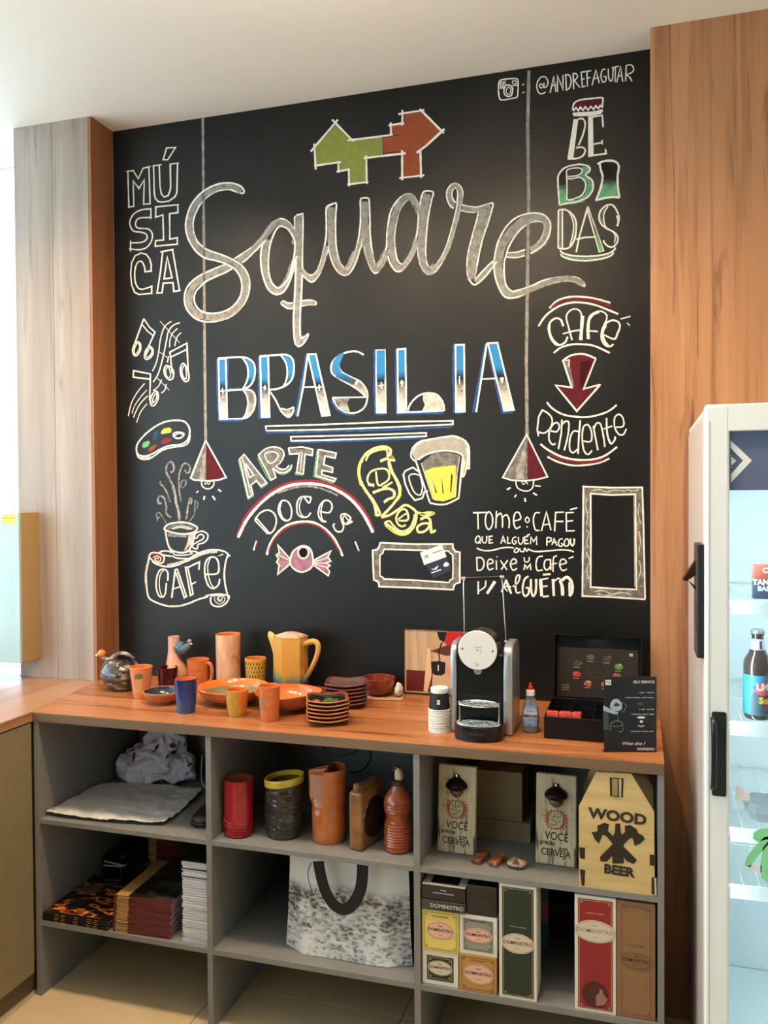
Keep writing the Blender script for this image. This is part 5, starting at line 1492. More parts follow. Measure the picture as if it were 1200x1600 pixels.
L2((.26, .50), (.27, .44), (.27, .40)); L2((.13, .36), (.20, .34), (.32, .35), (.36, .38), (.30, .41), (.20, .41), (.13, .37)); L2((.13, .36), (.13, .28)); L2((.34, .37), (.37, .31), (.33, .27), (.28, .275)); L2((.33, .66), (.42, .62), (.40, .56), (.35, .53))
obj('printed_line', m_, gp, t)
sp([(.62, .46), (.66, .475), (.74, .475), (.78, .46), (.74, .445), (.66, .445)], mat('sign_white', 'dfe3e6', .5)); sp([(.68, .39), (.68, .42), (.73, .42), (.73, .39)], mat('sign_white', 'dfe3e6', .5)); sp([(.64, .36), (.70, .35), (.76, .36), (.76, .345), (.70, .33), (.64, .345)], gp)
sp([(.62, .64), (.66, .66), (.74, .655), (.74, .62), (.64, .62)], gd)

# -- business cards stuck on the board
def board_card(px, m, nm, label):
    pts = [UY(a, b, 0) for a, b in px]
    o = obj(nm, prism([(p.x, p.z) for p in pts], .0005, 'y', base=-.0022), m); return tag(o, label, 'card')
wc = board_card([(656.5, 863.5), (690.5, 850.5), (698, 870), (663, 883)], mat('white_card', 'eeece6', .5), 'business_card', 'white business card stuck on the chalkboard inside the ornate frame, above the navy card')
nc = board_card([(665, 882), (697.5, 870), (707.5, 891), (677.5, 904.5)], mat('navy_card', '262a3c', .5), 'business_card', 'navy business card stuck on the chalkboard below the white card')
def bprint(px, m, parent, y=-.0026):
    pts = [UY(a, b, 0) for a, b in px]; o = obj('printed_mark', prism([(p.x, p.z) for p in pts], .0002, 'y', base=y), m, parent)
dkc = mat('card_ink', '23283c', .5); lc = mat('card_white_ink', 'e9ebee', .5)
bprint([(662, 868), (665, 869), (667, 867.5), (670, 866), (667.5, 870), (664.5, 870.5)], dkc, wc); bprint([(663, 872.5), (671, 870), (671.2, 870.8), (663.2, 873.4)], dkc, wc); bprint([(676, 864), (691, 858.5), (691.3, 859.6), (676.3, 865)], dkc, wc)
bprint([(674, 888), (678, 889), (681, 886), (685.5, 883.5), (682.5, 889.5), (677, 890.5)], lc, nc); bprint([(674, 894.5), (689.5, 889), (690, 890.4), (674.6, 896)], lc, nc)
bprint([(693, 883.5), (694, 880.5), (697, 878), (700, 879), (702.5, 881.5), (700, 884.5), (695, 885.5)], lc, nc)
# ------------------------------------------------------------ things in the shelving unit
def ordw(n):
    o = 'zeroth first second third fourth fifth sixth seventh eighth ninth tenth eleventh twelfth thirteenth fourteenth fifteenth sixteenth seventeenth eighteenth nineteenth twentieth'.split()
    if n <= 20: return o[n]
    return {2: 'twenty-', 3: 'thirty-'}[n//10]+o[n % 10] if n % 10 else {3: 'thirtieth'}[n//10]
# bay 1: crumpled T-shirt
shirt = mat('white_jersey', 'e2e4f0', .95, bump=.35, bscale=30)
A = UZ(243, 1229, S1); cc = A+away(A)*.09; cc.z = S1
def lumps(name, ls, m, seed, label, cat, amp=.012, scale=15):
    from mathutils import noise
    bm = bmesh.new()
    for (cx, cy, cz), (sx, sy, sz) in ls:
        q = bmesh.ops.create_icosphere(bm, subdivisions=4, radius=1)['verts']
        for v in q:
            n = v.co.copy(); d = 0; w_ = Vector((cx+n.x*sx, cy+n.y*sy, cz+n.z*sz))*scale
            for o_, ww in ((1, .9), (2.1, .6), (4.4, .3)): d += (.62-2*abs(noise.noise(w_*o_+Vector((seed, 0, seed*.7)))))*ww
            v.co = Vector((cx+n.x*(sx+amp*d), cy+n.y*(sy+amp*d), cz+n.z*(sz+amp*d)))
            v.co.z = max(v.co.z, S1+.0006)
    t = obj(name, bm, m, None, True, sharp=180)
    md = t.modifiers.new('r', 'REMESH'); md.mode = 'VOXEL'; md.voxel_size = .0030; md.use_smooth_shade = True
    return tag(t, label, cat)
x_, y_ = cc.x, cc.y
tsh = lumps('folded_shirt', [((x_+.005, y_, S1+.062), (.125, .085, .058)), ((x_+.030, y_+.02, S1+.125), (.075, .060, .052)), ((x_-.065, y_-.035, S1+.048), (.058, .050, .046)), ((x_+.105, y_-.005, S1+.050), (.058, .05, .046)), ((x_+.030, y_+.03, S1+.175), (.050, .040, .028)), ((x_-.02, y_-.07, S1+.032), (.06, .03, .030))],
            shirt, 3, 'crumpled white T-shirt with small dark red prints, heaped in the upper left bay', 'shirt', .019, 17)
for (u, v, w_, h_, r_, col) in ((193, 1188, 7, 18, 12, '6e2430'), (226, 1178, 6, 15, -38, '6e2430'), (270, 1165, 14, 8, 10, '3c3426'), (246, 1190, 5, 9, -30, '4a3a44'), (276, 1207, 3, 4, 0, '22222a')):
    # printed patch: hugging the cloth by shrinkwrap
    p = UY(u, v, y_-.12); s_ = depth(p)/FPX; bm = bmesh.new(); bmesh.ops.create_grid(bm, x_segments=6, y_segments=8, size=.5)
    for q in bm.verts:
        a, b = q.co.x*w_*s_, q.co.y*h_*s_; k = 1-abs(q.co.y)*1.2; a *= k; c_, n_ = math.cos(R(r_)), math.sin(R(r_)); q.co = Vector((p.x+a*c_-b*n_, y_-.12, p.z+a*n_+b*c_))
    o = obj('printed_patch', bm, mat('print_'+col, col, .9), tsh, True)
    sw_ = o.modifiers.new('s', 'SHRINKWRAP'); sw_.target = tsh; sw_.wrap_method = 'PROJECT'; sw_.use_project_x = False; sw_.use_project_y = True; sw_.use_project_z = False; sw_.use_positive_direction = True; sw_.use_negative_direction = True; sw_.offset = .0012
# paper sheet with a scalloped edge
ol = [(64, 1274), (78, 1264), (93, 1253), (108, 1246), (121, 1240), (133, 1233), (146, 1228), (180, 1230), (230, 1231), (275, 1234), (316, 1238), (300, 1254), (282, 1270), (268, 1282), (255, 1292), (240, 1291), (215, 1290), (180, 1288), (140, 1284), (100, 1280)]
pts = []
for i in range(len(ol)):
    a, b = ol[i], ol[(i+1) % len(ol)]; n = max(1, int(math.hypot(a[0]-b[0], a[1]-b[1])/5))
    for k in range(n):
        p = UZ(a[0]+(b[0]-a[0])*k/n, a[1]+(b[1]-a[1])*k/n, S1); q = .0035*((k+i) % 2); pts.append((max(p.x+q, CL+.019), max(p.y+q, FY+.004)))
wpap = mat('thin_white_paper', 'cfd0cc', .85, col2='bfc2c2', nscale=12)
tag(obj('tissue_sheet', sheet(pts, S1+.0008, .020, 40, .0005, 3), wpap, None, True, sharp=180), 'rumpled thin white paper sheet with a scalloped edge, on the upper left shelf', 'paper')
p = UZ(63, 1271, S1)
bm = bmesh.new(); bmesh.ops.create_uvsphere(bm, u_segments=20, v_segments=14, radius=.0095); bmesh.ops.translate(bm, verts=bm.verts, vec=(max(p.x, CL+.028), p.y+.012, S1+.0097))
tag(obj('glass_marble', bm, mat('clear_marble', 'e6e4d0', .03, trans=.9), None, True), 'clear glass marble at the left front corner of the upper left shelf', 'marble')
# shoe, toe to the front
p = UZ(306, 1284, S1)
t = thing('leather_shoe', 'dark shoe with a brown upper and black sole beside the left divider, upper left shelf', 'shoe', (D2A-.064, -.40, S1), R(-5))
def shoe_ring(y, w, h0, h1, n=16):
    return [(w*math.cos(2*math.pi*i/n), y, h0+(h1-h0)*(.5+.5*math.sin(2*math.pi*i/n)) if math.sin(2*math.pi*i/n) > 0 else h0+(h1-h0)*.5*(1+math.sin(2*math.pi*i/n)*1.0)) for i in range(n)]
def loft(rings, bm=None, caps=True):
    bm = bm or bmesh.new(); V = [[bm.verts.new(p) for p in r] for r in rings]; n = len(rings[0])
    for A, B in zip(V, V[1:]):
        for i in range(n): bm.faces.new((A[i], A[(i+1) % n], B[(i+1) % n], B[i]))
    if caps: bm.faces.new(V[0][::-1]); bm.faces.new(V[-1])
    return bm
obj('sole', loft([shoe_ring(y, w, 0, .012) for y, w in ((-.098, .010), (-.092, .026), (-.075, .038), (-.03, .041), (.03, .032), (.10, .030), (.155, .030), (.165, .016))]), mat('black_rubber', '0e0d0d', .35), t, True)
obj('upper', loft([shoe_ring(y, w, .010, h) for y, w, h in ((-.094, .010, .016), (-.088, .023, .026), (-.070, .034, .036), (-.03, .037, .050), (.02, .031, .068), (.05, .029, .074), (.10, .028, .070), (.15, .027, .078), (.162, .015, .060))]), mat('brown_black_leather', '2c1a12', .35, col2='171010', nscale=20), t, True)
obj('welt', tube([(.040*math.cos(R(a)), -.058-.040*math.sin(R(a)), .0125) for a in range(-30, 211, 20)], .0016, 6, sm=3), mat('grey_welt', '4b4845', .5), t, True)
# cord loop beside the divider
tag(obj('cord_loop', tube([tuple(UY(316, 1180, -.35)), tuple(UY(314.5, 1205, -.35)), tuple(UY(315.5, 1222, -.36)), tuple(UY(320, 1229, -.37)), tuple(UY(326, 1232, -.385))], .0011, 6, sm=5), mat('pale_cord', 'a8a89e', .5), None, True), 'thin pale cord hanging beside the left divider, upper left bay', 'cord')
# books: cover and pages as parts, copied up the stack
def stack(name, cat, cover, pages, w, d, h, n, x, y, z, labs, group, rot=0, jit=.002, spine=None, fan=(0, 0), print_=None):
    t0 = None
    for k in range(n):
        L_ = (x+random.uniform(-jit, jit)+fan[0]*k, y+random.uniform(-jit, jit)+fan[1]*k, z+k*h)
        if t0 is None:
            t0 = t = thing(name, labs(k), cat, L_, R(rot), group)
            b_ = bmesh.new(); box(b_, -w/2, w/2, -d/2, d/2, 0, h*.13); box(b_, -w/2, w/2, -d/2, d/2, h*.80, h*.93)
            if spine == 'front': box(b_, -w/2, w/2, -d/2-.0004, -d/2+.0012, 0, h*.93, .0004)
            elif spine == 'left': box(b_, -w/2-.0004, -w/2+.0012, -d/2, d/2, 0, h*.93, .0004)
            obj('cover', b_, cover, t); obj('pages', BX(-w/2+.001, w/2-.001, -d/2+.0013, d/2-.001, h*.13, h*.80), pages, t)
            if print_: print_(t, w, d, h)
        else: t = copy_tree(t0); t.location = L_; t.rotation_euler[2] = R(rot+random.uniform(-1.2, 1.2)); t['label'] = labs(k)
    return t
pgs = mat('white_pages', 'd9dae2', .8, col2='b9bac6', nscale=300, stretch=(1, 1, 6)); pgw = mat('cream_pages', 'c9c0ae', .8)
dkc_ = mat('dark_cover', '17130f', .25, coat=.4); mar = mat('maroon_cover', '561218', .3, coat=.3); gold = mat('gold_spine', 'a8834a', .4); blkc = mat('black_cover', '0f0f12', .35)
# flame-cover magazines
x0_, x1_ = CL+.0195, UY(172, 1440, -.56).x; w_ = x1_-x0_; d_ = .27
def fl_print(t, w, d, h):
    for k in range(9):
        xx = -w/2+w*(.08+.10*k); 
        if k in (1, 2, 4, 6, 7): obj('spine_mark', BX(xx, xx+w*.06, -d/2-.0009, -d/2-.0003, h*.35, h*.55), gold, t)
top = stack('magazine', 'magazine', dkc_, pgw, w_*.97, d_, .0056, 5, (x0_+x1_)/2, FY+d_/2+.003, S2+.0003, lambda k: 'dark magazine with a fiery cover, %s of the low left stack' % ('topmost' if k == 4 else ordw(k+1)+' from the bottom'), 'fiery-cover magazines', 0, .0006, 'front', print_=fl_print)
flame = zmat('flame_print', [(.42, '150f0c'), (.50, '5a2412'), (.56, 'c25a24'), (.61, 'e9a05a'), (.66, '2a1a14')], -1, 1, 1.5, 14, .25, (1, 2.4, 1), .5)
obj('cover_picture', BX(-w_*.47, w_*.47, -d_*.46, d_*.30, .0056*.93, .0056*.93+.0003), flame, top)
obj('title_block', BX(-w_*.40, -w_*.15, d_*.05, d_*.25, .0056*.93+.0003, .0056*.93+.0006), mat('dull_title', '59564e', .4), top)
# maroon magazines
x0_, x1_ = UY(174, 1440, -.555).x+.006, UY(264, 1450, -.555).x; w_ = x1_-x0_
def mr_print(t, w, d, h):
    obj('spine_band', BX(-w/2+w*.05, -w/2+w*.26, -d/2-.0009, -d/2-.0003, h*.06, h*.82), gold, t)
    obj('cover_band', BX(-w/2, -w/2+w*.22, -d/2+.002, d/2-.002, h*.93, h*.93+.0003), gold, t)
stack('magazine', 'magazine', mar, pgs, w_, .26, .0066, 17, (x0_+x1_)/2, FY+.14, S2+.0003, lambda k: 'maroon magazine with a gold spine band, %s of the front stack' % ('topmost' if k == 16 else ordw(k+1)+' from the bottom'), 'maroon magazines in the front stack', 2, .0016, 'front', (.0003, .0002), print_=mr_print)
mt_ = max([o for o in bpy.data.objects if o.get('group') == 'maroon magazines in the front stack'], key=lambda o: o.location.z)
obj('cover_picture', BX(-w_*.27, w_*.495, -.128, .128, .0066*.93, .0066*.93+.0003), mat('dark_cover_photo', '1c1916', .3, col2='4a443c', nscale=22, coat=.4, thr=(.45, .7)), mt_)
# tall stack of white booklets
x1_ = D2A-.004; x0_ = UY(284.5, 1400, -.55).x; w_ = x1_-x0_
NB = 31; hb_ = (UY(303, 1345, -.55).z-S2)/NB
stack('booklet', 'booklet', pgs, pgs, w_*.96, .20, hb_, NB, (x0_+x1_)/2-.001, FY+.118, S2+.0003, lambda k: 'white booklet, %s from the bottom of the tall stack by the divider' % ordw(k+1), 'white booklets in the tall stack', 0, .0012, None)
stk = [o for o in bpy.data.objects if o.name.startswith('booklet') and o.parent is None]
for o in stk:
    k = round((o.location.z-S2)/hb_)
    if k in (NB-1, NB-4, NB-7): 
        c_ = obj('black_cover', BX(-w_*.485, w_*.485, -.1006, .1006, hb_*.55, hb_*.95), blkc, o)
        o['label'] = {NB-1: 'black-covered booklet lying on top of the tall white stack by the divider', NB-4: 'booklet with a black cover, upper of two inside the tall white stack', NB-7: 'booklet with a black cover, lower of two inside the tall white stack'}[k]
# black booklets behind
NBK = int((UY(165, 1338, -.27).z-S2)/.0098)
for nm, (u0, u1), (yy), nn, rz in (('left', (146, 184), -.27, NBK, 3), ('right', (185, 224), -.29, NBK, -4)):
    xa, xb = max(UY(u0, 1350, yy).x, CL+.022), UY(u1, 1350, yy).x
    stack('booklet', 'booklet', blkc, pgs, xb-xa-.003, .15, .0098, nn, (xa+xb)/2, yy+.09, S2+.0003, lambda k, nm=nm, nn=nn: 'black booklet, %s of the %s dark stack at the back' % ('topmost' if k == nn-1 else ordw(k+1)+' from the bottom', nm), 'black booklets, %s back stack' % nm, rz if abs(rz) < 2 else 0, .0006, 'front')
xa, xb = UY(230, 1370, -.26).x, UY(283, 1370, -.26).x
stack('magazine', 'magazine', mar, pgw, xb-xa, .17, .0088, 19, (xa+xb)/2-.006, -.16, S2+.0003, lambda k: 'maroon magazine, %s of the back stack' % ('topmost' if k == 18 else ordw(k+1)+' from the bottom'), 'maroon magazines in the back stack', 0, .0006, 'front', print_=mr_print)

for k, (u, v, yy, rz, tl_) in enumerate(((163, 1336, -.195, 8, 3), (204, 1338, -.205, -12, -4), (210, 1328, -.16, 5, 2))):
    p = UY(u, v, yy); o = thing('booklet', 'black booklet with a white edge, lying askew on the dark back stacks, %s' % ('leftmost', 'middle one', 'rearmost')[k], 'booklet', (max(p.x, CL+.078), yy, p.z), R(rz), 'askew booklets on the back stacks')
    o.rotation_euler[1] = R(tl_*.5); obj('cover', BX(-.048, .048, -.075, .075, .0062, .0078), blkc, o); obj('pages', BX(-.048, .048, -.0752, .075, .0008, .0060), pgs, o)

# bay 2: vases
def vase(u, vb, vt, w, Z=S1): c, r = stand(u, vb, w, Z); return c, r, top_h(u, vt, c, r, Z)
VG = 'ceramic vases on the middle shelf'
c, r, h = vase(373.5, 1311, 1208, 46)
redg = glaze('red_glaze', 'a01c26', '86141e', nscale=40, rough=.2)
t = vessel('ceramic_vase', 'red cylindrical vase with slanting ridges near its foot', 'vase', c, S1, [(r*.93, 0), (r*.97, .006)]+[(r*1.0, h*k/8) for k in range(1, 9)], redg, glaze('brown_in', '8a4a30'), VG, th_=.004)
for k in range(5):
    obj('ridge', tube([((r+.0004)*math.cos(R(a-90)), (r+.0004)*math.sin(R(a-90)), max(.006, h*(.012+.055*k+(.26-.03*k)*((70-a)/155)**2))) for a in range(-85+k*8, 86, 10)], [.0004]+[.0022]*(len(range(-85+k*8, 86, 10))-2)+[.0004], 6, sm=2), redg, t, True)
c, r, h = vase(445, 1315, 1198, 61)
dg = glaze('dark_olive_glaze', '38332c', '2a2622', nscale=25, rough=.18)
from mathutils import noise as _n
def wr(x, y, z, a):
    k = 1
    if .03 < z < h*.80: k = 1+.10*(_n.noise(Vector((math.cos(a)*2.0+z*20, math.sin(a)*2.0, z*120+math.cos(a)*2.0)))) 
    return (x*k, y*k, z+(x*.10 if z > h*.75 else 0))
t = vessel('ceramic_vase', 'dark wrinkled ceramic vase with a slanted yellow rim', 'vase', c, S1, [(r*.86, 0), (r*.90, .006)]+[(r*(.93 if k < 12 else .97), h*.88*k/54) for k in range(2, 55)], dg, glaze('olive_in', '5a4a1e'), VG, th_=.005, fn=wr, n=72)
yg = glaze('yellow_rim_glaze', 'cdb238', 'b99c30', nscale=40)
sl = lambda x, y, z, a: (x, y, z+x*.12)
obj('rim_band', lathe([(r*.95, h*.84), (r*1.01, h*.85), (r*1.02, h*.95), (r*.99, h*.965), (r*.93, h*.955), (r*.90, h*.86)], 56, fn=sl), yg, t, True)
c, r, h = vase(514, 1323, 1186, 57)
og_ = glaze('orange_vase_glaze', 'bf6a36', 'b05e2e', nscale=30, rough=.18)
def tw(x, y, z, a):
    k = max(0, min(1, (z-h*.40)/(h*.16)))
    # left part of the wall is pressed flat into an upright square plate above the waist
    if x < 0: y = y*(1-.72*k); x = x*(1+.22*k)
    zz = z+(.0 if z < h*.9 else (x*.22 if x < 0 else x*.02)); wv = math.exp(-((z-h*.47)/(h*.05))**2)
    return (x*(1-.06*wv), y*(1-.10*wv), zz)
t = vessel('ceramic_vase', 'large orange vase pinched at its waist, with a pressed square panel on the upper left', 'vase', c, S1, [(r*.84, 0), (r*.88, .006)]+[(r*(.90+.06*k/24), h*.97*k/24) for k in range(1, 25)], og_, glaze('orange_dark_in', '8a4626'), VG, th_=.004, fn=tw, n=64)
obj('ribbed_panel', BX(-r*.95, -r*.12, -r*.34, -r*.25, h*.55, h*.88, .002, 2), mat('ribbed_panel_m', 'c08a70', .5, bump=.5, bscale=120, stretch=(3, 1, .1)), t)
c, r, h = vase(563, 1330.5, 1222, 25)
t = thing('ceramic_flask', 'slim brown book-shaped ceramic flask with a dark disc on its side', 'vase', (c.x+.006, c.y+.034, S1), R(-14), VG)
tan = glaze('tan_glaze', '96693c', '7c5530', nscale=30, rough=.3)
bm = box(bmesh.new(), -.022, .022, -.06, .075, 0, h*.93, .010, 3); obj('body', bm, tan, t, True)
obj('top_ridge', box(bmesh.new(), -.012, .012, -.045, .065, h*.93-.001, h*.93+.012, .004, 2), tan, t, True)
obj('stopper', lathe([(.0095, h*.93), (.0095, h*1.02), (.008, h*1.04), (0, h*1.04)], 20, c=(-.002, -.046)), tan, t, True)
bm = lathe([(0, .0), (.055, .0), (.060, -.003), (.058, .004), (0, .006)], 36); bmesh.ops.rotate(bm, verts=bm.verts, matrix=Matrix.Rotation(R(90), 3, 'Y')); bmesh.ops.translate(bm, verts=bm.verts, vec=(.0215, .010, h*.45)); obj('dark_disc', bm, glaze('dark_disc_glaze', '33241f'), t, True)
c, r, h = vase(622, 1336.5, 1190, 43)
ob = glaze('orange_bottle_glaze', 'a8502a', '96451f', nscale=30, rough=.16)
pr = [(r*.80, 0), (r*.95, .004), (r*1.0, .012)]
for k in range(1, 34):
    z = .012+(h*.60-.012)*k/33; f = z/h
    rr_b = r*(1.0-.16*math.exp(-((f-.40)/.07)**2)); 
    rr_b *= 1+(.026*math.cos(k*math.pi) if f < .36 or (.46 < f < .6) else 0); pr.append((rr_b, z))
pr += [(r*.92, h*.64), (r*.70, h*.70), (r*.46, h*.745), (r*.42, h*.80)]
t = vessel('ceramic_bottle', 'orange ceramic bottle with ribbed body and a cream hen-head stopper', 'bottle', c, S1, pr, ob, ob, VG, th_=.003)
obj('stopper', lathe([(r*.50, h*.785), (r*.50, h*.84), (r*.36, h*.855), (0, h*.855)], 24), glaze('dark_stopper', '3e2a20'), t, True)
obj('hen_head', tube([(.004, 0, h*.85), (.004, 0, h*.90), (.001, 0, h*.945), (-.004, 0, h*.965)], [.012, .0125, .0105, .006], 16), mat('cream_hen', 'cfc09a', .35), t, True)
obj('hen_comb', tube([(-.010, 0, h*.955), (-.006, 0, h*.985), (.002, 0, h*.992), (.006, 0, h*.972)], [.003, .0045, .004, .002], 8), mat('dark_comb', '3a1a18', .4), t, True)
obj('beak', tube([(-.008, -.001, h*.950), (-.019, -.001, h*.945)], [.003, .0008], 8), mat('dark_comb', '3a1a18', .4), t, True)
# cable behind
cy = -.10
tag(obj('power_cable', tube([tuple(UY(a, b, cy)) for a, b in ((505, 1167), (513, 1177), (530, 1181), (552, 1176), (566, 1166))]+[tuple(UY(a, b, cy+.01)) for a, b in ((577, 1170), (579, 1186), (570, 1200), (556, 1207), (545, 1206))], .0028, 8, sm=6), mat('black_cable', '0c0c0c', .4), None, True), 'black power cable looping at the back of the middle bay', 'cable')

# tote bag
by0 = -.530; cbl, cbr = UZ(437.5, 1505, S2), UZ(636, 1499, S2); ztb = .536
x0_, x1_ = UY(440, 1420, by0).x, UY(634, 1420, by0).x
t = thing('tote_bag', 'white tote bag printed with a grey cracked-ground landscape, with black handles', 'bag', ((x0_+x1_)/2, by0+.06, S2))
bmat = bpy.data.materials.new('tote_print'); bmat.use_nodes = True; nt = bmat.node_tree; p = nt.nodes['Principled BSDF']; L = nt.links.new
tc = nd(nt, 'ShaderNodeTexCoord'); sp_ = nd(nt, 'ShaderNodeSeparateXYZ'); L(tc.outputs['Object'], sp_.inputs[0])
nz = nd(nt, 'ShaderNodeTexNoise'); nz.inputs['Scale'].default_value = 9; nz.inputs['Detail'].default_value = 4; L(tc.outputs['Object'], nz.inputs['Vector'])
def mm(op, a, b, cl_=False):
    m = nd(nt, 'ShaderNodeMath', operation=op); m.use_clamp = cl_
    for i, v in enumerate((a, b)):
        if isinstance(v, (int, float)): m.inputs[i].default_value = v
        else: L(v, m.inputs[i])
    return m.outputs[0]
zz = mm('ADD', sp_.outputs[2], mm('MULTIPLY', mm('SUBTRACT', nz.outputs[0], .5), .06))
grd = nd(nt, 'ShaderNodeMapRange'); L(zz, grd.inputs[0]); grd.inputs[1].default_value = S2+.205; grd.inputs[2].default_value = S2+.17
vo = nd(nt, 'ShaderNodeTexVoronoi'); vo.inputs['Scale'].default_value = 62; vo.feature = 'SMOOTH_F1'; mp = nd(nt, 'ShaderNodeMapping'); mp.inputs['Scale'].default_value = (1, 1, 1.9); L(tc.outputs['Object'], mp.inputs[0])
nz3 = nd(nt, 'ShaderNodeTexNoise'); nz3.inputs['Scale'].default_value = 30; L(tc.outputs['Object'], nz3.inputs['Vector'])
mxv = nd(nt, 'ShaderNodeMix', data_type='VECTOR'); mxv.inputs[0].default_value = .03; L(mp.outputs[0], mxv.inputs[4]); L(nz3.outputs['Color'], mxv.inputs[5]); L(mxv.outputs[1], vo.inputs['Vector'])
nz2 = nd(nt, 'ShaderNodeTexNoise'); nz2.inputs['Scale'].default_value = 13; nz2.inputs['Detail'].default_value = 8; nz2.inputs['Roughness'].default_value = .8; L(tc.outputs['Object'], nz2.inputs['Vector'])
band = nd(nt, 'ShaderNodeMapRange'); L(zz, band.inputs[0]); band.inputs[1].default_value = S2+.02; band.inputs[2].default_value = S2+.20
dots = mm('MULTIPLY', mm('SUBTRACT', mm('ADD', mm('MULTIPLY', nz2.outputs[0], 1.45), mm('MULTIPLY', band.outputs[0], .34)), mm('ADD', mm('MULTIPLY', vo.outputs[0], .85), .36)), 2.0, True)
fac = mm('MULTIPLY', dots, grd.outputs[0], True)
cr = nd(nt, 'ShaderNodeValToRGB'); e = cr.color_ramp.elements; e[0].position = 0; e[0].color = (*lin('dde0e2'), 1); e[1].position = .9; e[1].color = (*lin('4c4b4c'), 1); L(fac, cr.inputs[0]); L(cr.outputs[0], p.inputs['Base Color']); p.inputs['Roughness'].default_value = .45
bm = bmesh.new(); NX, NZ = 30, 24; G = []
H_ = ztb-S2
for side_ in (0, 1):
    rows = []
    for j in range(NZ+1):
        row = []
        for i in range(NX+1):
            s, q = i/NX, j/NZ; bul = min(1, 6*s, 6*(1-s))*(.014+.020*(1-q)**1.2)
            xx = x0_+(x1_-x0_)*s+(.5-s)*.012*q+(s-.5)*.012*(1-q)*(1-q); crk = .004*_n.noise(Vector((s*7, q*5, side_*9)))
            yy = by0+.045-bul*(1 if side_ == 0 else -1)+crk-.0+.010*q; zz_ = S2+.002+H_*q+(-.010*(s) + .006 if j == NZ else 0)*1
            if j == 0 and side_ == 0: zz_ = S2+.0015
            row.append((xx, yy, zz_))
        rows.append(row)
    G.append([[bm.verts.new(p_) for p_ in r_] for r_ in rows])
for g in G:
    for j in range(NZ):
        for i in range(NX): bm.faces.new((g[j][i], g[j][i+1], g[j+1][i+1], g[j+1][i]))
f, b = G
for j in range(NZ): bm.faces.new((f[j][0], f[j+1][0], b[j+1][0], b[j][0])); bm.faces.new((f[j][NX], b[j][NX], b[j+1][NX], f[j+1][NX]))
for i in range(NX): bm.faces.new((f[0][i], b[0][i], b[0][i+1], f[0][i+1]))
bmesh.ops.remove_doubles(bm, verts=bm.verts, dist=.0001); par(obj('bag_body', bm, bmat, None, True, sharp=60), t)
def band_(px, wdt, y, m, nm, thick=.0018):
    P2 = smooth_pts([tuple(UY(a, b, y)) for a, b in px], 6); Lp, Rp = [], []
    for i, q in enumerate(P2):
        a, b = P2[max(i-1, 0)], P2[min(i+1, len(P2)-1)]; d = (b-a); n_ = Vector((-d.z, 0, d.x)).normalized()*wdt/2; Lp.append(q+n_); Rp.append(q-n_)
    bm = bmesh.new(); rs = []
    for l_, r_ in zip(Lp, Rp): rs.append([bm.verts.new(l_), bm.verts.new(r_), bm.verts.new(r_+Vector((0, thick, 0))), bm.verts.new(l_+Vector((0, thick, 0)))])
    for A_, B2 in zip(rs, rs[1:]):
        for i in range(4): bm.faces.new((A_[i], A_[(i+1) % 4], B2[(i+1) % 4], B2[i]))
    bm.faces.new(rs[0]); bm.faces.new(rs[-1][::-1]); return par(obj(nm, bm, m), t)
wv = mat('black_webbing', '0d0d0d', .7)
band_([(497, 1346), (502, 1372), (510, 1396), (523, 1415), (538, 1421), (553, 1411), (563, 1390), (566, 1368), (566.5, 1352)], .033, by0-.022, wv, 'handle')
fold = mat('print_ink', '5a5a5c', .6)
band_([(486, 1348), (481, 1366), (485, 1385), (490, 1399), (494, 1388)], .003, by0-.014, fold, 'printed_outline', .0005)

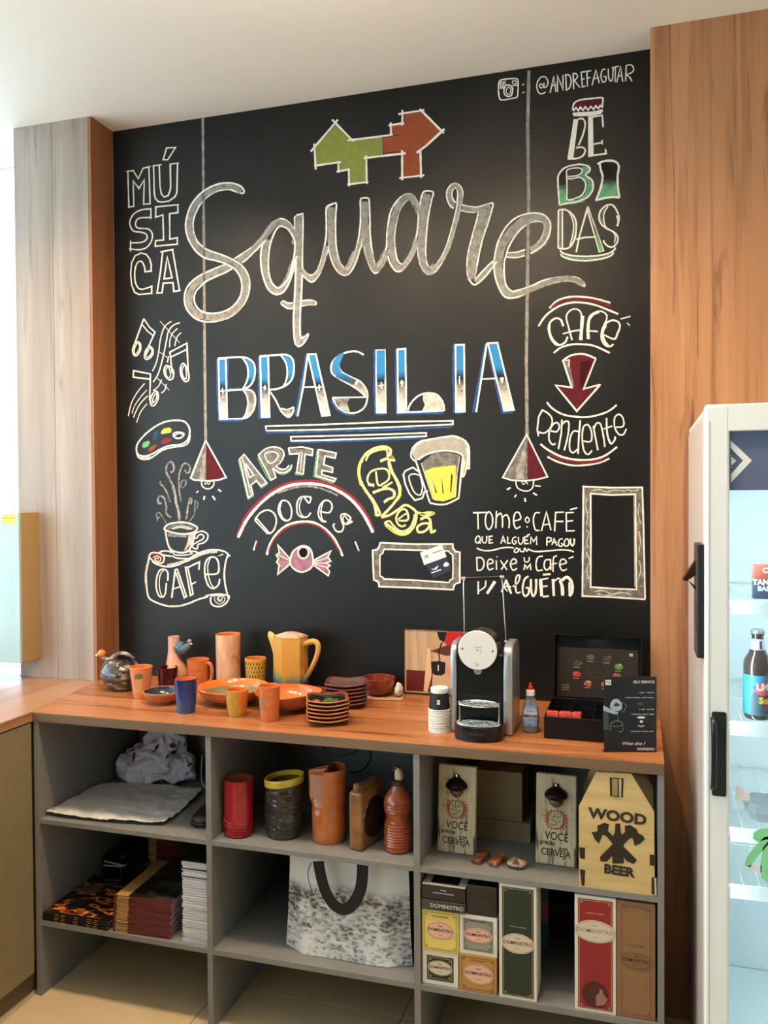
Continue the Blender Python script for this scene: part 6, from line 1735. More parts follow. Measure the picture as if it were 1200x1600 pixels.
# bay 3
op_w, op_h = .109, .243
wood_o = zmat('distressed_cream_wood', [(.30, '5a4a38'), (.40, 'a4967a'), (.52, 'c0b494'), (1, 'cabfa0')], -1, 1, 1.5, 30, .6, (3, 1, .4), 0)
iron = mat('brown_cast_iron', '3a2418', .38, metal=.5); redp = mat('red_burst_paint', 'b04a40', .7); inkb = mat('dark_brown_ink', '2c241c', .7); skin_ = mat('cream_fist_paint', 'b0aa86', .7)
def opener(u, vb, label, rz):
    p = UZ(u, vb, S1)
    t = thing('bottle_opener_board', label, 'bottle opener', (p.x, p.y+.012, S1+.0008), R(rz), 'wooden wall bottle openers'); tilt = Matrix.Rotation(R(-5), 4, 'X')
    def ad(nm, bm, m, sm=False): bmesh.ops.transform(bm, matrix=tilt, verts=bm.verts); return obj(nm, bm, m, t, sm)
    ad('board', box(bmesh.new(), -op_w/2, op_w/2, -.009, .009, 0, op_h, .003, 2), wood_o)
    be = mat('burnt_edge', '4a3a28', .7)
    for x_, z_ in ((-op_w/2+.004, op_h-.006), (op_w/2-.012, op_h-.010)): pass
    # opener: flange, hood, teeth, catch plate
    ad('mount_plate', prism([(-.008, op_h*.90), (.008, op_h*.90), (.012, op_h*.80), (.010, op_h*.66), (-.010, op_h*.66), (-.012, op_h*.80)], .004, 'y', base=-.0131), iron)
    hood = loft([[(rx*math.cos(R(a)), -.012-dy*abs(math.sin(R(a)))**.8, z) for a in range(180, 361, 15)] for rx, dy, z in ((.009, .006, op_h*.868), (.022, .016, op_h*.835), (.030, .026, op_h*.795), (.031, .028, op_h*.765), (.024, .022, op_h*.735))], caps=False)
    bmesh.ops.solidify(hood, geom=hood.faces[:], thickness=.002); ad('hood', hood, iron, True)
    ad('catch', loft([[(rx*math.cos(R(a)), -.012-dy*abs(math.sin(R(a))), z) for a in range(180, 361, 20)] for rx, dy, z in ((.016, .010, op_h*.735), (.020, .014, op_h*.70), (.014, .010, op_h*.665), (.006, .004, op_h*.64))], caps=True), mat('worn_steel', '7a6a5c', .35, metal=.7), True)
    sc_ = lathe([(0, 0), (.0035, 0), (.003, .002), (0, .0025)], 12); bmesh.ops.rotate(sc_, verts=sc_.verts, matrix=Matrix.Rotation(R(90), 3, 'X')); bmesh.ops.translate(sc_, verts=sc_.verts, vec=(0, -.0132, op_h*.885)); ad('screw', sc_, chrome)
    # burst and fist
    bm = bmesh.new(); rg = random.Random(5)
    for k in range(22):
        a = 2*math.pi*k/22; c_, s_ = math.cos(a), math.sin(a); r0, r1 = .022, .037+rg.uniform(-.004, .004); zc = op_h*.50
        prism([((r0*c_-s_*.0035), zc+(r0*s_*.95+c_*.0035)), (r1*c_, zc+r1*s_*.85), ((r0*c_+s_*.0035), zc+(r0*s_*.95-c_*.0035)), ((r0-.006)*c_, zc+(r0-.006)*s_*.9)], .0004, 'y', bm, -.0096)
    ad('printed_burst', bm, redp)
    ad('printed_fist', prism([(-.020, op_h*.44), (-.021, op_h*.52), (-.014, op_h*.585), (-.002, op_h*.60), (.012, op_h*.59), (.020, op_h*.55), (.019, op_h*.47), (.010, op_h*.415), (-.010, op_h*.405)], .0006, 'y', base=-.0101), skin_)
    bm = bmesh.new()
    def ln(*q): tube([(a, -.0104, b*op_h) for a, b in q], .0006, 4, bm, sm=3)
    ln((-.020, .44), (-.021, .52), (-.014, .585), (-.002, .60), (.012, .59), (.020, .55), (.019, .47), (.010, .415), (-.010, .405), (-.020, .44)); ln((-.012, .575), (-.010, .53), (-.004, .525), (-.003, .585)); ln((-.003, .535), (.005, .53), (.006, .585)); ln((.006, .54), (.013, .54), (.014, .57)); ln((-.018, .50), (-.008, .50), (.002, .47), (-.004, .44), (-.014, .45)); ln((.002, .47), (.014, .49))
    ad('printed_lines', bm, inkb)
    for s, sz, x_, z_, al in (('VOCÊ', .030, .002, .315, 'CENTER'), ('precisa', .018, -.043, .245, 'LEFT'), ('de uma', .010, .020, .195, 'CENTER'), ('CERVEJA', .026, .0, .135, 'CENTER')):
        text(s, sz, t, inkb, tilt @ Vector((x_, -.0099, z_*op_h)), (math.pi/2-R(5), R(1.5), 0), al, sx=.80, bold=.0002)
    return t
opener(712, 1335, 'cream wooden bottle opener board with a red fist print, left of the cardboard boxes', -2)
opener(868, 1354, 'cream wooden bottle opener board with a red fist print, right of the cardboard boxes', -2)
kraft = mat('kraft_cardboard', '7d6c50', .8, col2='857457', nscale=12)
def cbox(u0, u1, vt, vb, y, d, name, label, cat, m, zb, rz=0):
    x0, x1 = UY(u0, vb, y).x, UY(u1, vb, y).x; zt = UY((u0+u1)/2, vt, y).z
    t = thing(name, label, cat, ((x0+x1)/2, y, zb), R(rz)); w = x1-x0; h = zt-zb
    obj('carton', BX(-w/2, w/2, 0, d, 0, h, .0012, 2), m, t); return t, w, h
yk = -.33
t1, w1, h1 = cbox(744, 829, 1283, 1338, yk, .16, 'cardboard_box', 'plain cardboard box under another one, between the two opener boards', 'box', kraft, S1)
obj('flap', BX(-w1/2, w1/2, -.0012, -.0002, h1*.86, h1*.995, .0003), kraft, t1); obj('tape_seam', BX(-w1/2+.01, w1/2-.01, -.0016, -.0013, h1*.84, h1*.85), mat('seam_dark', '4a3e2c', .8), t1)
t2, w2_, h2 = cbox(744, 816, 1205, 1280, yk+.004, .15, 'cardboard_box', 'plain cardboard box lying on top of another one, between the two opener boards', 'box', kraft, S1+h1+.0004)
obj('flap', BX(-w2_/2, w2_/2, -.0012, -.0002, .001, h2*.10, .0003), kraft, t2)
# chocolates
for k, (u, v, w, l, h, m, lab) in enumerate(((748, 1352, .027, .075, .013, mat('dark_choc_wrap', '5a2e22', .3, col2='7a4432', nscale=30, coat=.4), 'small bar in a brown wrapper, leftmost of three by the boxes'),
        (774, 1356, .024, .070, .015, mat('copper_wrap', '6a3420', .28, col2='a86a44', nscale=40, coat=.4), 'small bar in a coppery brown wrapper, middle of three'))):
    p = UZ(u, v, S1); t = thing('chocolate_bar', lab, 'sweet', (p.x, p.y+l/2, S1+.0004), R(-14), 'small wrapped sweets on the right upper shelf')
    bm = box(bmesh.new(), -w/2, w/2, -l/2, l/2, 0, h, .003, 2); obj('wrapper', jitter(bm, .0012, k, 50), m, t, True); obj('paper_band', BX(-w/2-.0008, w/2+.0008, -l*.12, l*.18, .001, h+.0010, .0005), mat('band_brown', '84523a', .5), t)
p = UZ(805, 1361, S1)
o = lumps('wrapped_sweet', [((p.x, p.y+.028, S1+.011), (.026, .024, .010))], mat('clear_cellophane', 'c9b8a4', .12, col2='6a4a34', nscale=60, coat=.8, alpha=.9), 8, 'crinkled clear cellophane-wrapped sweet, rightmost of three by the boxes', 'sweet', .004, 60)
o.modifiers['r'].voxel_size = .0016; o['group'] = 'small wrapped sweets on the right upper shelf'

# WOOD BEER carrier
yw = -.566
def Q(u, v, y=yw): return UY(640+u/2.857, 1160+v/2.857, y)
poly = [Q(833, 132), Q(990, 140), Q(1092, 310), Q(1106, 686), Q(762, 640), Q(755, 288)]
zb_ = S1+.0005; pl = [(q.x, max(q.z, zb_)) for q in poly]; pl[3] = (pl[2][0]+.001, zb_); pl[4] = (pl[5][0], zb_)
ply = mat('birch_plywood', 'b99d66', .55, col2='cdb47e', nscale=14, stretch=(.4, 1, 3), thr=(.3, .7)); burn = mat('burnt_wood', '2a2014', .8); plyd = mat('birch_plywood_dark', '94784a', .6)
t = thing('bottle_carrier', 'pale plywood bottle carrier branded WOOD BEER with crossed axes and a bottle', 'bottle carrier', ((pl[4][0]+pl[3][0])/2, yw, S1))
par(obj('front_panel', prism(pl, .006, 'y', base=yw), ply), t); par(obj('back_panel', prism(pl, .006, 'y', base=yw+.19), ply), t)
par(obj('side_board', BX(pl[5][0]+.002, pl[5][0]+.008, yw+.0062, yw+.1898, zb_, zb_+.10), ply), t); par(obj('side_board', BX(pl[3][0]-.009, pl[3][0]-.003, yw+.0062, yw+.1898, zb_, zb_+.10), ply), t)
par(obj('base_board', BX(pl[5][0]+.0082, pl[3][0]-.0092, yw+.0062, yw+.1898, zb_, zb_+.006), ply), t)
def wp_(nm, px, m, y=yw-.0008, th=.0008): return par(obj(nm, prism([(Q(a, b).x, Q(a, b).z) for a, b in px], th, 'y', base=y), m), t)
par(obj('handle_board', BX(Q(912, 200).x, Q(930, 200).x, yw-.004, yw+.197, Q(912, 236).z, Q(912, 162).z, .001), plyd), t)
wp_('handle_slot', [(893, 156), (955, 160), (952, 244), (895, 240)], burn); wp_('slot_bar', [(903, 160), (912, 160), (911, 240), (904, 240)], plyd, yw-.0014); wp_('slot_bar', [(934, 162), (946, 162), (944, 242), (935, 241)], mat('pale_slot', 'b8b098', .6), yw-.0014)
wp_('finger_joint', [(757, 468), (783, 470), (782, 520), (760, 516)], burn); wp_('finger_joint', [(1072, 500), (1098, 503), (1098, 552), (1072, 548)], burn); wp_('finger_joint', [(1080, 602), (1102, 604), (1104, 684), (1080, 676)], burn); wp_('finger_joint', [(760, 566), (784, 570), (780, 640), (768, 638)], burn)
wp_('joint_end', [(1092, 604), (1101, 604), (1103, 684), (1094, 680)], mat('pale_slot', 'b8b098', .6), yw-.0014)
# crossed axes and bottle
wp_('axe_mark', [(838, 372), (870, 358), (890, 365), (884, 395), (900, 410), (1015, 525), (1000, 542), (970, 530), (880, 420), (862, 410), (845, 450), (828, 435), (812, 400), (826, 400), (840, 395)], burn, yw-.0009)
wp_('axe_mark', [(1015, 388), (985, 368), (960, 372), (962, 400), (948, 412), (850, 510), (852, 530), (880, 532), (980, 430), (995, 425), (1005, 462), (1030, 450), (1050, 430), (1040, 415), (1020, 405)], burn, yw-.0010)
wp_('bottle_mark', [(918, 362), (940, 362), (942, 400), (956, 425), (956, 540), (905, 540), (905, 425), (917, 400)], burn, yw-.0012)
wd = mat('branded_brown', '33281a', .8)
for s, u, v, sz, ax in (('WOOD', 928, 332, .036, 1.14), ('BEER', 934, 574, .032, 1.06)):
    q = Q(u, v); o = text(s, sz, None, wd, (q.x, yw-.0006, q.z), (math.pi/2, R(1.8), 0), bold=.0016, sx=ax); par(o, t)

# gift boxes
def gift(u0, u1, vt, vb, y, d, zb, name, label, body, panel, line, oval, txt, oc=(.5, .5, .40, .17), margin=.10, extra=None, rz=0, ovm=None, zt=None):
    x0, x1 = UY(u0, (vt+vb)/2, y).x, UY(u1, (vt+vb)/2, y).x; zt = zt or UY((u0+u1)/2, vt, y).z; w, h = x1-x0, zt-zb
    t = thing(name, label, 'gift box', ((x0+x1)/2, y, zb), R(rz), 'printed gift boxes in the right lower bay')
    obj('carton', BX(-w/2, w/2, 0, d, 0, h, .0008), body, t); mg = margin*w
    if panel: obj('printed_panel', BX(-w/2+mg, w/2-mg, -.0007, -.0001, mg, h-mg), panel, t)
    if line:
        bm = bmesh.new(); q = mg*1.35 if panel else mg
        for a in ((-w/2+q, -w/2+q+.0009, q, h-q), (w/2-q-.0009, w/2-q, q, h-q), (-w/2+q, w/2-q, q, q+.0009), (-w/2+q, w/2-q, h-q-.0009, h-q)): box(bm, a[0], a[1], -.0011, -.0008, a[2], a[3])
        for sx_ in (-1, 1):
            for sz_ in (0, 1):
                X_ = sx_*(w/2-q-.006); Z_ = q+.006 if sz_ == 0 else h-q-.006; box(bm, X_-.003, X_+.003, -.0011, -.0008, Z_-.0006, Z_+.0006); box(bm, X_-.0006, X_+.0006, -.0011, -.0008, Z_-.003, Z_+.003)
        obj('printed_border', bm, line, t)
    if oval:
        cx, cz, rx, rz_ = oc; P2 = [((cx-.5)*w+rx*w*math.cos(2*math.pi*k/32), cz*h+rz_*w*math.sin(2*math.pi*k/32)) for k in range(32)]
        obj('oval_label', prism(P2, .0006, 'y', base=-.0016), oval, t)
        bm = bmesh.new(); tube([((cx-.5)*w+rx*.93*w*math.cos(2*math.pi*k/32), -.0017, cz*h+rz_*.90*w*math.sin(2*math.pi*k/32)) for k in range(32)], .0004, 4, bm, closed=True, sm=0); obj('oval_line', bm, ovm or mat('oval_ink', '6a5044', .6), t)
        text('DOMINISTRO', w*rx*2*.145, t, txt, ((cx-.5)*w, -.0018, cz*h+.001), bold=.0001)
        text('CASA', w*.055, t, txt, ((cx-.5)*w, -.0018, cz*h+rz_*w*.52)); text('~•~', w*.07, t, txt, ((cx-.5)*w, -.0018, cz*h-rz_*w*.5))
        text('produtos artesanais', w*.055, t, line or txt, (0, -.0014, min(h*.86, cz*h+rz_*w+.018)))
    if extra: extra(t, w, h)
    return t, w, h, zb+h
y3 = -.560; wht = mat('white_card_box', 'd5d2c8', .5); gl = mat('gold_line', 'b9a878', .5); dk_i = mat('box_ink', '3c2a22', .6)
grn = mat('dark_green_card', '1f2e24', .45); yel = mat('yellow_card', 'd6bd5a', .5); ylp = mat('yellow_panel', 'd9c468', .5); gry = mat('grey_card_panel', '8a8882', .5); org = mat('ochre_card', 'b58446', .5); pinko = mat('pink_oval', 'd9ab98', .5); creamo = mat('cream_oval', 'cbbfa8', .5)
_, _, _, z1 = gift(660, 716, 1487, 1547, y3, .11, S2+.0003, 'gift_box', 'white gift box with a dark green front panel, bottom left of the lower right bay', wht, grn, gl, creamo, dk_i, (.5, .52, .34, .20), .13)
_, _, _, z2 = gift(717.5, 776, 1493, 1557, y3-.002, .11, S2+.0003, 'gift_box', 'ochre gift box with a pink oval label, second from left on the lower right shelf', org, None, dk_i, pinko, dk_i, (.52, .50, .40, .27), .07)
_, _, _, z3 = gift(659.5, 717, 1423, 1487, y3-.002, .115, z1+.0005, 'gift_box', 'yellow gift box with a pink oval label, standing on the dark green one', yel, ylp, dk_i, pinko, dk_i, (.5, .52, .38, .23), .05)
_, _, _, z4 = gift(718, 776.5, 1431, 1493, y3-.001, .11, z2+.0005, 'gift_box', 'grey-fronted white gift box with a pink oval label, standing on the ochre one', wht, gry, dk_i, pinko, dk_i, (.5, .5, .38, .20), .10)
bl_ = mat('black_gift_card', '131113', .3, coat=.3)
def win(t, w, h):
    obj('lid_top', BX(-w/2, w/2, .001, .11, h+.0002, h+.0012, .0003), mat('pale_lid_edge', 'cfc6b4', .5), t); obj('window_film', BX(-w*.32, w*.32, .012, .10, h+.0013, h+.0018), mat('brown_film', '2a201a', .1, coat=1), t)
    obj('hang_strap', BX(-w/2-.001, w/2+.001, -.004, -.0006, .004, h*.42, .001), mat('black_strap', '1c1a1c', .15, coat=.8), t)
    text('DOMINISTRO', w*.125, t, mat('silver_ink', 'c9c4c0', .5), (w*.08, -.0045, h*.22)); text('produtos artesanais', w*.06, t, mat('silver_ink', 'c9c4c0', .5), (0, -.0012, h*.72)); text('brasil', w*.06, t, mat('silver_ink', 'c9c4c0', .5), (0, -.0012, h*.84))
gift(659.5, 727, 1385, 1424, y3-.006, .12, z3+.0005, 'gift_box', 'black gift box with a clear window in its top, above the yellow one', bl_, None, None, None, None, extra=win)
gift(729, 776, 1385, 1430, y3-.001, .11, z4+.0005, 'gift_box', 'plain black gift box above the grey-fronted one', bl_, None, None, None, None, extra=lambda t, w, h: obj('oval_emboss', prism([(.36*w*math.cos(2*math.pi*k/28), h*.5+.14*w*math.sin(2*math.pi*k/28)) for k in range(28)], .0004, 'y', base=-.0006), mat('dark_emboss', '241e1e', .3), t))
gift(780, 838.5, 1383, 1563, y3-.004, .10, S2+.0003, 'gift_box', 'tall white gift box with a dark green front and oval label', wht, grn, gl, creamo, dk_i, (.5, .49, .44, .27), .08)
def wine(t, w, h):
    obj('photo_print', prism([(w*.32*math.cos(2*math.pi*k/24), h*.155+w*.34*math.sin(2*math.pi*k/24)) for k in range(24)], .0003, 'y', base=-.0012), mat('dark_vignette', '4a1c18', .5), t)
    obj('photo_glass', prism([(w*.02, h*.06), (w*.02, h*.15), (w*.10, h*.18), (w*.10, h*.21), (w*.18, h*.21), (w*.18, h*.18), (w*.30, h*.13), (w*.22, h*.08)], .0003, 'y', base=-.0016), mat('print_pinkish', '9a6a60', .5), t)
gift(898, 962.5, 1401, 1586, y3-.004, .10, S2+.0003, 'gift_box', 'tall white-edged red gift box with a cream oval label', wht, mat('crimson_card', '8a1f26', .45), gl, creamo, mat('faint_ink', '8f8674', .6), (.5, .70, .50, .28), .08, extra=wine)
gift(963.5, 1024, 1410, 1594, y3-.002, .10, S2+.0003, 'gift_box', 'tall brown kraft gift box at the right end of the lower shelf', mat('brown_kraft', '8a6746', .7, col2='83603f', nscale=12), None, mat('brown_line', '6a4a30', .7), mat('kraft_oval', '7f5a3b', .7), mat('kraft_ink', '4f2c1c', .7), (.5, .50, .42, .22), .12)
# things at the back of the bay
t, w, h = cbox(862, 897, 1413, 1467, -.22, .05, 'dark_box', 'dark maroon box standing at the back of the lower right bay', 'box', mat('dark_maroon_card', '2c1214', .4), S2)[0:3]
x_ = t.location.x
obj('printed_border', (lambda bm: [box(bm, -w/2+.008, w/2-.008, -.0008, -.0002, z_, z_+.001) for z_ in (.01, h-.012)] and bm)(bmesh.new()), mat('dull_border', '5a4a44', .5), t)
t, w, h = cbox(844, 857, 1385, 1433, -.30, .04, 'picture_card', 'blue and orange printed carton at the back beside the tall green gift box', 'carton', mat('sky_blue_card', '3c6a88', .4), S2)
obj('printed_patch', BX(-w/2+.001, w/2-.001, -.0008, -.0002, h*.45, h*.75), mat('peach_patch', 'a8705a', .5), t)
# ------------------------------------------------------------ glass-door fridge on the right
FX, FBK, FFR, FZ = .1355, -.1428, -.7939, 1.7663; FW_ = .62; FR = FX+FW_; DT = .045
wht_f = mat('white_enamel', 'f2f8fa', .35, coat=.3); side_f = mat('shaded_white_enamel', 'c8c2bf', .4, coat=.2); inner = mat('white_liner', 'ebf4f6', .5); gask = mat('grey_gasket', '9fa3a6', .6)  # cabinet copy of the white enamel has its side shade in the colour
t = thing('display_fridge', 'tall white glass-door fridge standing at the right edge in front of the wood panel', 'fridge', ((FX+FR)/2, (FBK+FFR)/2, 0))
b_ = bmesh.new(); yb_ = FFR+DT+.006; wl = .045
box(b_, FX, FX+wl, yb_, FBK, .06, FZ-.02, .004, 2); box(b_, FR-wl, FR, yb_, FBK, .06, FZ-.02, .004, 2); box(b_, FX+wl, FR-wl, FBK-.05, FBK, .06, FZ-.02); box(b_, FX+wl, FR-wl, yb_, FBK-.05, FZ-.02-.09, FZ-.02, .002); box(b_, FX+wl, FR-wl, yb_, FBK-.05, .06, .22)
body = par(obj('cabinet', b_, side_f), t)
par(obj('cabinet_top', BX(FX+.002, FR-.002, yb_+.004, FBK-.004, FZ-.0198, FZ-.004, .004, 2), wht_f), t)
for x_ in (FX+.05, FR-.05):
    for y_ in (FFR+.10, FBK-.06): par(obj('foot', lathe([(0, 0), (.018, 0), (.018, .01), (.012, .014), (.012, .0598), (0, .0598)], 16, c=(x_, y_)), pblk, None, True), t)
# door
u_in = UY(1140.5, 700, FFR).x; st = u_in-FX; ztop = UY(1140, 673.5, FFR).z; zmid = UY(1141, 766, FFR).z; zbot = .30
d_ = bmesh.new()
box(d_, FX, FX+st, FFR, FFR+DT, .10, FZ, .006, 3); box(d_, FR-st, FR, FFR, FFR+DT, .10, FZ, .006, 3); box(d_, FX+st-.004, FR-st+.004, FFR+.0005, FFR+DT, ztop, FZ-.0005, .002); box(d_, FX+st-.004, FR-st+.004, FFR+.0005, FFR+DT, .10, zbot, .002)
par(obj('door_frame', d_, wht_f), t)
par(obj('gasket', BX(FX+.004, FR-.004, FFR+DT+.0002, FFR+DT+.0055, .11, .125), gask), t)
b_ = bmesh.new(); box(b_, FX+.003, FX+.016, FFR+DT+.0002, FFR+DT+.0056, .126, FZ-.022); box(b_, FR-.016, FR-.003, FFR+DT+.0002, FFR+DT+.0056, .126, FZ-.022); par(obj('gasket', b_, gask), t)
b_ = bmesh.new(); box(b_, FX+.008, FX+.0105, FFR-.0008, FFR+.001, .12, FZ-.035, .0003); par(obj('edge_trim', b_, mat('pale_trim', 'c9cdd0', .3)), t)
par(obj('glass_pane', BX(FX+st, FR-st, FFR+.016, FFR+.022, zbot, ztop-.0003), glass), t)
navy = mat('navy_header_with_glare', '5f6c8c', .35, coat=.3)  # glare over the header is put into the colour, lightening the navy
par(obj('header_panel', BX(FX+st, FR-st, FFR+.0110, FFR+.0150, zmid, ztop-.0006), navy), t)
def fp(px, m, nm, y=FFR+.0105, th=.0004): return par(obj(nm, prism([(UY(a, b, y).x, UY(a, b, y).z) for a, b in px], th, 'y', base=y), m), t)
lg = mat('white_logo', 'f2f6f6', .4)
cxl = UY(1141, 720, FFR).x; # the emblem continues behind the stile, so only its right half shows
fp([(1141.5, 688), (1175, 719.5), (1142, 754), (1142, 741), (1161, 719.5), (1141.5, 700)], lg, 'emblem')
fp([(1142, 713.5), (1144.5, 714.5), (1150.5, 720), (1143.5, 726.5), (1142, 726.5)], lg, 'emblem'); fp([(1141.8, 710), (1143.5, 711.5), (1142, 713)], lg, 'emblem'); fp([(1142, 728), (1143.5, 729), (1142, 731)], lg, 'emblem')
# handle
hz0, hz1 = UY(1122, 1243, FFR).z, UY(1122, 1112, FFR).z; hx0, hx1 = UY(1112, 1180, FFR).x, UY(1134.5, 1180, FFR).x
bh_ = mat('dark_green_black_plastic', '1f2a29', .35)
par(obj('handle_plate', BX(hx0, hx1, FFR-.004, FFR-.0002, hz0, hz1, .004, 3), bh_), t)
par(obj('handle', tube([(hx0+.002, FFR-.006, hz0+.018), (hx0+.003, FFR-.022, hz0+.034), (hx0+.003, FFR-.026, (hz0+hz1)/2), (hx0+.003, FFR-.022, hz1-.030), (hx0+.002, FFR-.006, hz1-.014)], [.006, .0065, .006, .0065, .006], 10), mat('black_handle', '15191a', .3), None, True), t)
lb_ = bmesh.new(); box(lb_, FX+wl+.0002, FX+wl+.0022, yb_+.002, FBK-.052, .222, FZ-.112); box(lb_, FR-wl-.0022, FR-wl-.0002, yb_+.002, FBK-.052, .222, FZ-.112)
box(lb_, FX+wl+.0024, FR-wl-.0024, FBK-.054, FBK-.0505, .222, FZ-.112); box(lb_, FX+wl+.0024, FR-wl-.0024, yb_+.002, FBK-.056, .2202, .2222); par(obj('liner', lb_, inner), t)
# racks and light
def zpx(v, y): return UY(1185, v, y).z
shy = FFR+.10
wire = mat('white_wire', 'e4eaea', .4)
def rack(z, k):
    m_ = bmesh.new()
    for i in range(15):
        x_ = FX+wl+.008+(FW_-2*wl-.016)*i/14; tube([(x_, shy, z), (x_, FBK-.06, z)], .0016, 5, m_, sm=0)
    for y_ in (shy, (shy+FBK-.06)/2, FBK-.06): tube([(FX+wl+.002, y_, z-.003), (FR-wl-.002, y_, z-.003)], .0026, 6, m_, sm=0)
    r_ = par(obj('wire_rack', m_, wire), t)
    par(obj('price_rail', BX(FX+wl+.018, FR-wl-.018, shy-.006, shy-.0035, z-.030, z+.003, .0005), inner), t); return r_
R1, R2, R3, R0 = zpx(1130, shy), zpx(1297, shy), zpx(1352, shy)-.05, zpx(940, shy)
for q in (R0, R1, R2, R3): rack(q, 0)
m_ = mat('led_strip', 'e6f8ff', .5, emit=46)
par(obj('led_strip', BX(FX+wl+.03, FR-wl-.03, yb_+.02, yb_+.045, FZ-.125, FZ-.1112), m_), t)
par(obj('led_strip', BX(FX+wl+.0005, FX+wl+.006, yb_+.012, yb_+.03, .30, FZ-.16), m_), t)
# the things inside
bp3 = UY(1184, 1140, shy+.04); bx_, by_ = bp3.x, shy+.045; sc3 = depth((bx_, by_, R1))/FPX
rb_ = .0310; tl = thing('beer_bottle', 'brown beer bottle with a blue label and grey cap on the fridge rack', 'bottle', (bx_, by_, R1+.0018))
hb3 = UY(1184, 983, by_).z-R1-.0018
prb = [(rb_*.85, 0), (rb_, .006), (rb_, hb3*.60), (rb_*.93, hb3*.66), (rb_*.62, hb3*.74), (.0150, hb3*.80), (.0125, hb3*.93), (.0142, hb3*.935), (.0142, hb3*.955), (.0128, hb3*.96)]
obj('glass_body', lathe([(0, 0)]+prb+[(0, hb3*.96)], 40), mat('brown_bottle_glass', '3a2c28', .08, coat=.6), tl, True)
obj('cap', lathe([(.0150, hb3*.955), (.0158, hb3*.962), (.0142, hb3*.99), (.012, hb3), (0, hb3)], 24), mat('grey_cap', '8f979c', .35, metal=.5), tl, True)
lbm = mat('teal_label', '2f7f9c', .45)
obj('label', lathe([(rb_+.0004, hb3*.06), (rb_+.0006, hb3*.07), (rb_+.0006, hb3*.49), (rb_+.0004, hb3*.50)], 40), lbm, tl, True)
pn = [(.0163, hb3*.765), (.0134, hb3*.895)]; obj('neck_label', lathe([(.0172, hb3*.76), (.0136, hb3*.895)], 30), mat('pale_neck_label', 'cfdfe8', .45), tl, True)
wrap('neck_emblem', [(8, hb3*.785), (30, hb3*.785), (30, hb3*.875), (8, hb3*.875)], [(.0172, hb3*.76), (.0136, hb3*.895)], mat('maroon_emblem', '5a3a5a', .5), tl)
prl = [(rb_+.0006, .0), (rb_+.0006, hb3)]
wrap('label_figure', [(-35, hb3*.07), (-38, hb3*.24), (-20, hb3*.33), (-28, hb3*.38), (30, hb3*.42), (60, hb3*.30), (60, hb3*.07)], prl, mat('slate_figure', '39505c', .5), tl)
wrap('label_cloud', [(-20, hb3*.33), (-10, hb3*.40), (20, hb3*.45), (70, hb3*.44), (70, hb3*.30), (10, hb3*.28)], prl, mat('pink_cloud', 'c8505a', .5), tl, .001)
wrap('label_block', [(22, hb3*.10), (24, hb3*.26), (70, hb3*.26), (70, hb3*.10)], prl, mat('red_block', 'c23a4a', .5), tl, .001)
for k, ch in enumerate('UMA'):
    a = R(-90+2+k*22); text(ch, .022, tl, mat('white_lbl', 'f4f4f2', .5), ((rb_+.0024)*math.cos(a), (rb_+.0024)*math.sin(a), hb3*.375), (math.pi/2, 0, a+math.pi/2), bold=.0010)
for k, ch in enumerate('Suu'):
    a = R(-90+6+k*18); text(ch, .020, tl, mat('yellow_lbl', 'e6c84a', .5), ((rb_+.0024)*math.cos(a), (rb_+.0024)*math.sin(a), hb3*.225), (math.pi/2, 0, a+math.pi/2), bold=.0010)
q0, q1 = UY(1176, 935, shy+.03), UY(1214, 882, shy+.03)
tb_ = thing('snack_pouch', 'small printed pouch, reddish above and dark below, on the upper fridge rack', 'pouch', ((q0.x+q1.x)/2, shy+.04, R0+.002))
w_ = q1.x-q0.x; zt_ = q1.z-R0-.002; zb_ = max(q0.z-R0-.002, .0)
pm_ = zmat('pouch_print', [(.0, '26304e'), (.34, '3c4658'), (.5, '6a5048'), (.62, '9a4a3c'), (1, 'b0685a')], 0, zt_, .25, 40, .3)
bm = box(bmesh.new(), -w_/2, w_/2, -.010, .010, 0, zt_, .004, 2); obj('pouch', bm, pm_, tb_, True)
text('TAN', .017, tb_, mat('white_lbl', 'f4f4f2', .5), (-w_*.16, -.0108, zt_*.48), bold=.0010); text('BAI', .015, tb_, mat('white_lbl', 'f4f4f2', .5), (-w_*.08, -.0108, zt_*.30), bold=.0008); text('C', .016, tb_, mat('white_lbl', 'f4f4f2', .5), (w_*.02, -.0108, zt_*.82), bold=.0008)
q = UY(1150, 1297, shy+.03)
tc_ = thing('plastic_tray', 'clear plastic lidded food tray on the middle fridge rack', 'tray', (q.x+.085, shy+.09, R2+.002))
cp = mat('grey_clear_plastic', 'b8bfc0', .1, trans=.6, ior=1.2)
obj('tray_base', loft([[(sx_*.058*k, sy_*.05*k, z) for sx_, sy_ in ((-1, -.7), (-.7, -1), (.7, -1), (1, -.7), (1, .7), (.7, 1), (-.7, 1), (-1, .7))] for k, z in ((.85, 0), (1, .020), (1.05, .022))]), cp, tc_)
obj('tray_lid', loft([[(sx_*.058*k, sy_*.05*k, z) for sx_, sy_ in ((-1, -.7), (-.7, -1), (.7, -1), (1, -.7), (1, .7), (.7, 1), (-.7, 1), (-1, .7))] for k, z in ((1.06, .0225), (1.0, .026), (.86, .040))]), cp, tc_)
obj('barcode_label', BX(-.015, .05, -.0545, -.0535, .002, .016), mat('white_sticker', 'f2f6f4', .5), tc_)
for k in range(6): obj('barcode_bar', BX(-.010+.006*k, -.008+.006*k+.0015*(k % 2), -.0550, -.0546, .006, .014), blk, tc_)
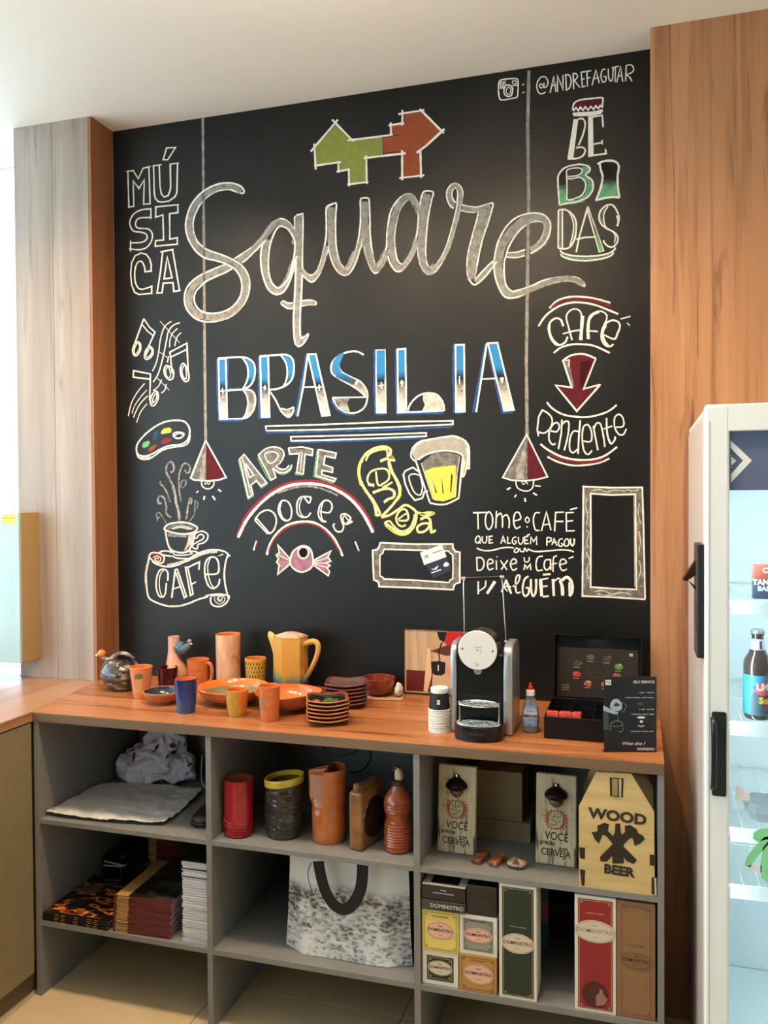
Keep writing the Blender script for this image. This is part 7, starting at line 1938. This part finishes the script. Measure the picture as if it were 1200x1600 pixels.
# green brush marks printed on the glass
gm = mat('mint_green_paint', '8fe6a8', .5)
for px in ([(1176, 1310), (1178, 1300), (1188, 1295), (1200, 1294), (1212, 1298), (1212, 1310), (1196, 1312), (1184, 1316)], [(1163, 1352), (1166, 1340), (1180, 1322), (1194, 1308), (1204, 1306), (1200, 1320), (1184, 1338), (1172, 1355)], [(1189, 1372), (1188, 1350), (1192, 1325), (1204, 1310), (1214, 1318), (1214, 1378), (1200, 1380)]):
    fp(px, gm, 'green_brush_mark', FFR+.0152)
for px in ([(1150, 1226), (1171, 1238), (1171, 1252), (1149, 1250)], [(1169, 1352), (1190, 1353), (1190, 1363), (1169, 1361)]): fp(px, lg, 'price_tag', FFR+.0152)
# wall plate with a bottle opener on the fridge's left flank
pz0, pz1 = UY(1095, 1029, FFR+.01).z, UY(1095, 851, FFR+.01).z; px0 = UY(1089.5, 940, FFR+.01).x
t = thing('opener_plate', 'dark narrow plate with a jutting bottle opener, fixed to the left flank of the fridge', 'bottle opener', (FX-.008, FFR+.06, (pz0+pz1)/2))
par(obj('plate', BX(px0+.001, FX-.0004, FFR+.012, FFR+.115, pz0, pz1, .001), mat('dark_plate_edge', '20252b', .4)), t)
par(obj('plate_face', BX(px0-.0008, px0+.0006, FFR+.013, FFR+.114, pz0+.001, pz1-.001), mat('brown_plate_face', '6a5344', .5, col2='3a2c26', nscale=30)), t)
oz = UY(1080, 895, FFR+.05).z; ox = UY(1067, 895, FFR+.05).x
par(obj('opener_bracket', prism([(px0-.001, oz+.030), (ox+.004, oz-.008), (ox, oz-.016), (ox+.008, oz-.018), (px0-.001, oz-.004)], .036, 'y', base=FFR+.04), iron), t)
par(obj('opener_brace', prism([(px0-.001, oz-.030), (ox+.010, oz-.016), (ox+.013, oz-.020), (px0-.001, oz-.040)], .008, 'y', base=FFR+.042), iron), t)

# ------------------------------------------------------------ sub-parts: hang the smaller pieces on the part they belong to
def regroup(th, table):
    kids = list(th.children)
    base = lambda o: o.name.split('.')[0]
    for host, names in table.items():
        hs = [k for k in kids if base(k) == host]
        if not hs: continue
        for c in kids:
            if base(c) in names and c is not hs[0]:
                h = min(hs, key=lambda q: abs(q.bound_box[0][2]-c.bound_box[0][2])) if len(hs) > 1 else hs[0]
                pw = th.matrix_basis @ h.matrix_parent_inverse @ h.matrix_basis
                inv = pw.inverted() @ th.matrix_basis @ c.matrix_parent_inverse
                c.parent = h; c.matrix_parent_inverse = inv
TAB = {
    'coffee_machine': {'lever_bar': ['lever_wire', 'lever_cap', 'lever_knuckle'], 'base': ['base_rim', 'drip_grate', 'lettering'], 'cup_shelf': ['shelf_dish', 'shelf_post'], 'face_disc': ['button', 'emblem_corner', 'coffee_outlet']},
    'capsule_box': {'lid': ['lid_flap', 'printed_panel', 'printed_ring', 'logo_square', 'caption', 'capsule_print'], 'tray': ['partition']},
    'display_fridge': {'door_frame': ['gasket', 'edge_trim', 'glass_pane', 'header_panel', 'emblem', 'handle_plate', 'handle', 'green_brush_mark', 'price_tag'], 'cabinet': ['cabinet_top', 'led_strip', 'foot', 'liner'], 'wire_rack': ['price_rail']},
    'gift_box': {'carton': ['printed_panel', 'printed_border', 'photo_print', 'photo_glass', 'oval_emboss', 'hang_strap'], 'oval_label': ['oval_line', 'lettering'], 'lid_top': ['window_film']},
    'bottle_opener_board': {'board': ['printed_burst', 'printed_fist', 'printed_lines', 'lettering'], 'mount_plate': ['hood', 'catch', 'screw']},
    'bottle_carrier': {'front_panel': ['axe_mark', 'bottle_mark', 'lettering', 'handle_slot', 'slot_bar', 'finger_joint', 'joint_end']},
    'table_sign': {'card': ['lettering', 'logo_square', 'printed_shape', 'printed_line']},
    'framed_picture': {'print': ['printed_shape', 'lettering']},
    'sweetener_bottle': {'label': ['lettering']}, 'beer_bottle': {'label': ['label_figure', 'label_cloud', 'label_block', 'lettering'], 'neck_label': ['neck_emblem']},
    'snack_pouch': {'pouch': ['lettering']}, 'plastic_tray': {'barcode_label': ['barcode_bar'], 'tray_base': []}, 'hen_jug': {'neck': ['head', 'beak', 'collar']}, 'bird_jug': {'bird_head': ['beak', 'comb']},
    'ceramic_bottle': {'stopper': ['hen_head', 'hen_comb', 'beak']}, 'cardboard_box': {'carton': ['flap', 'tape_seam']}, 'tote_bag': {'bag_body': ['printed_outline']},
}
for o in [q for q in bpy.data.objects if q.parent is None and q.type == 'EMPTY']:
    k = o.name.split('.')[0]
    if k in TAB: regroup(o, TAB[k])
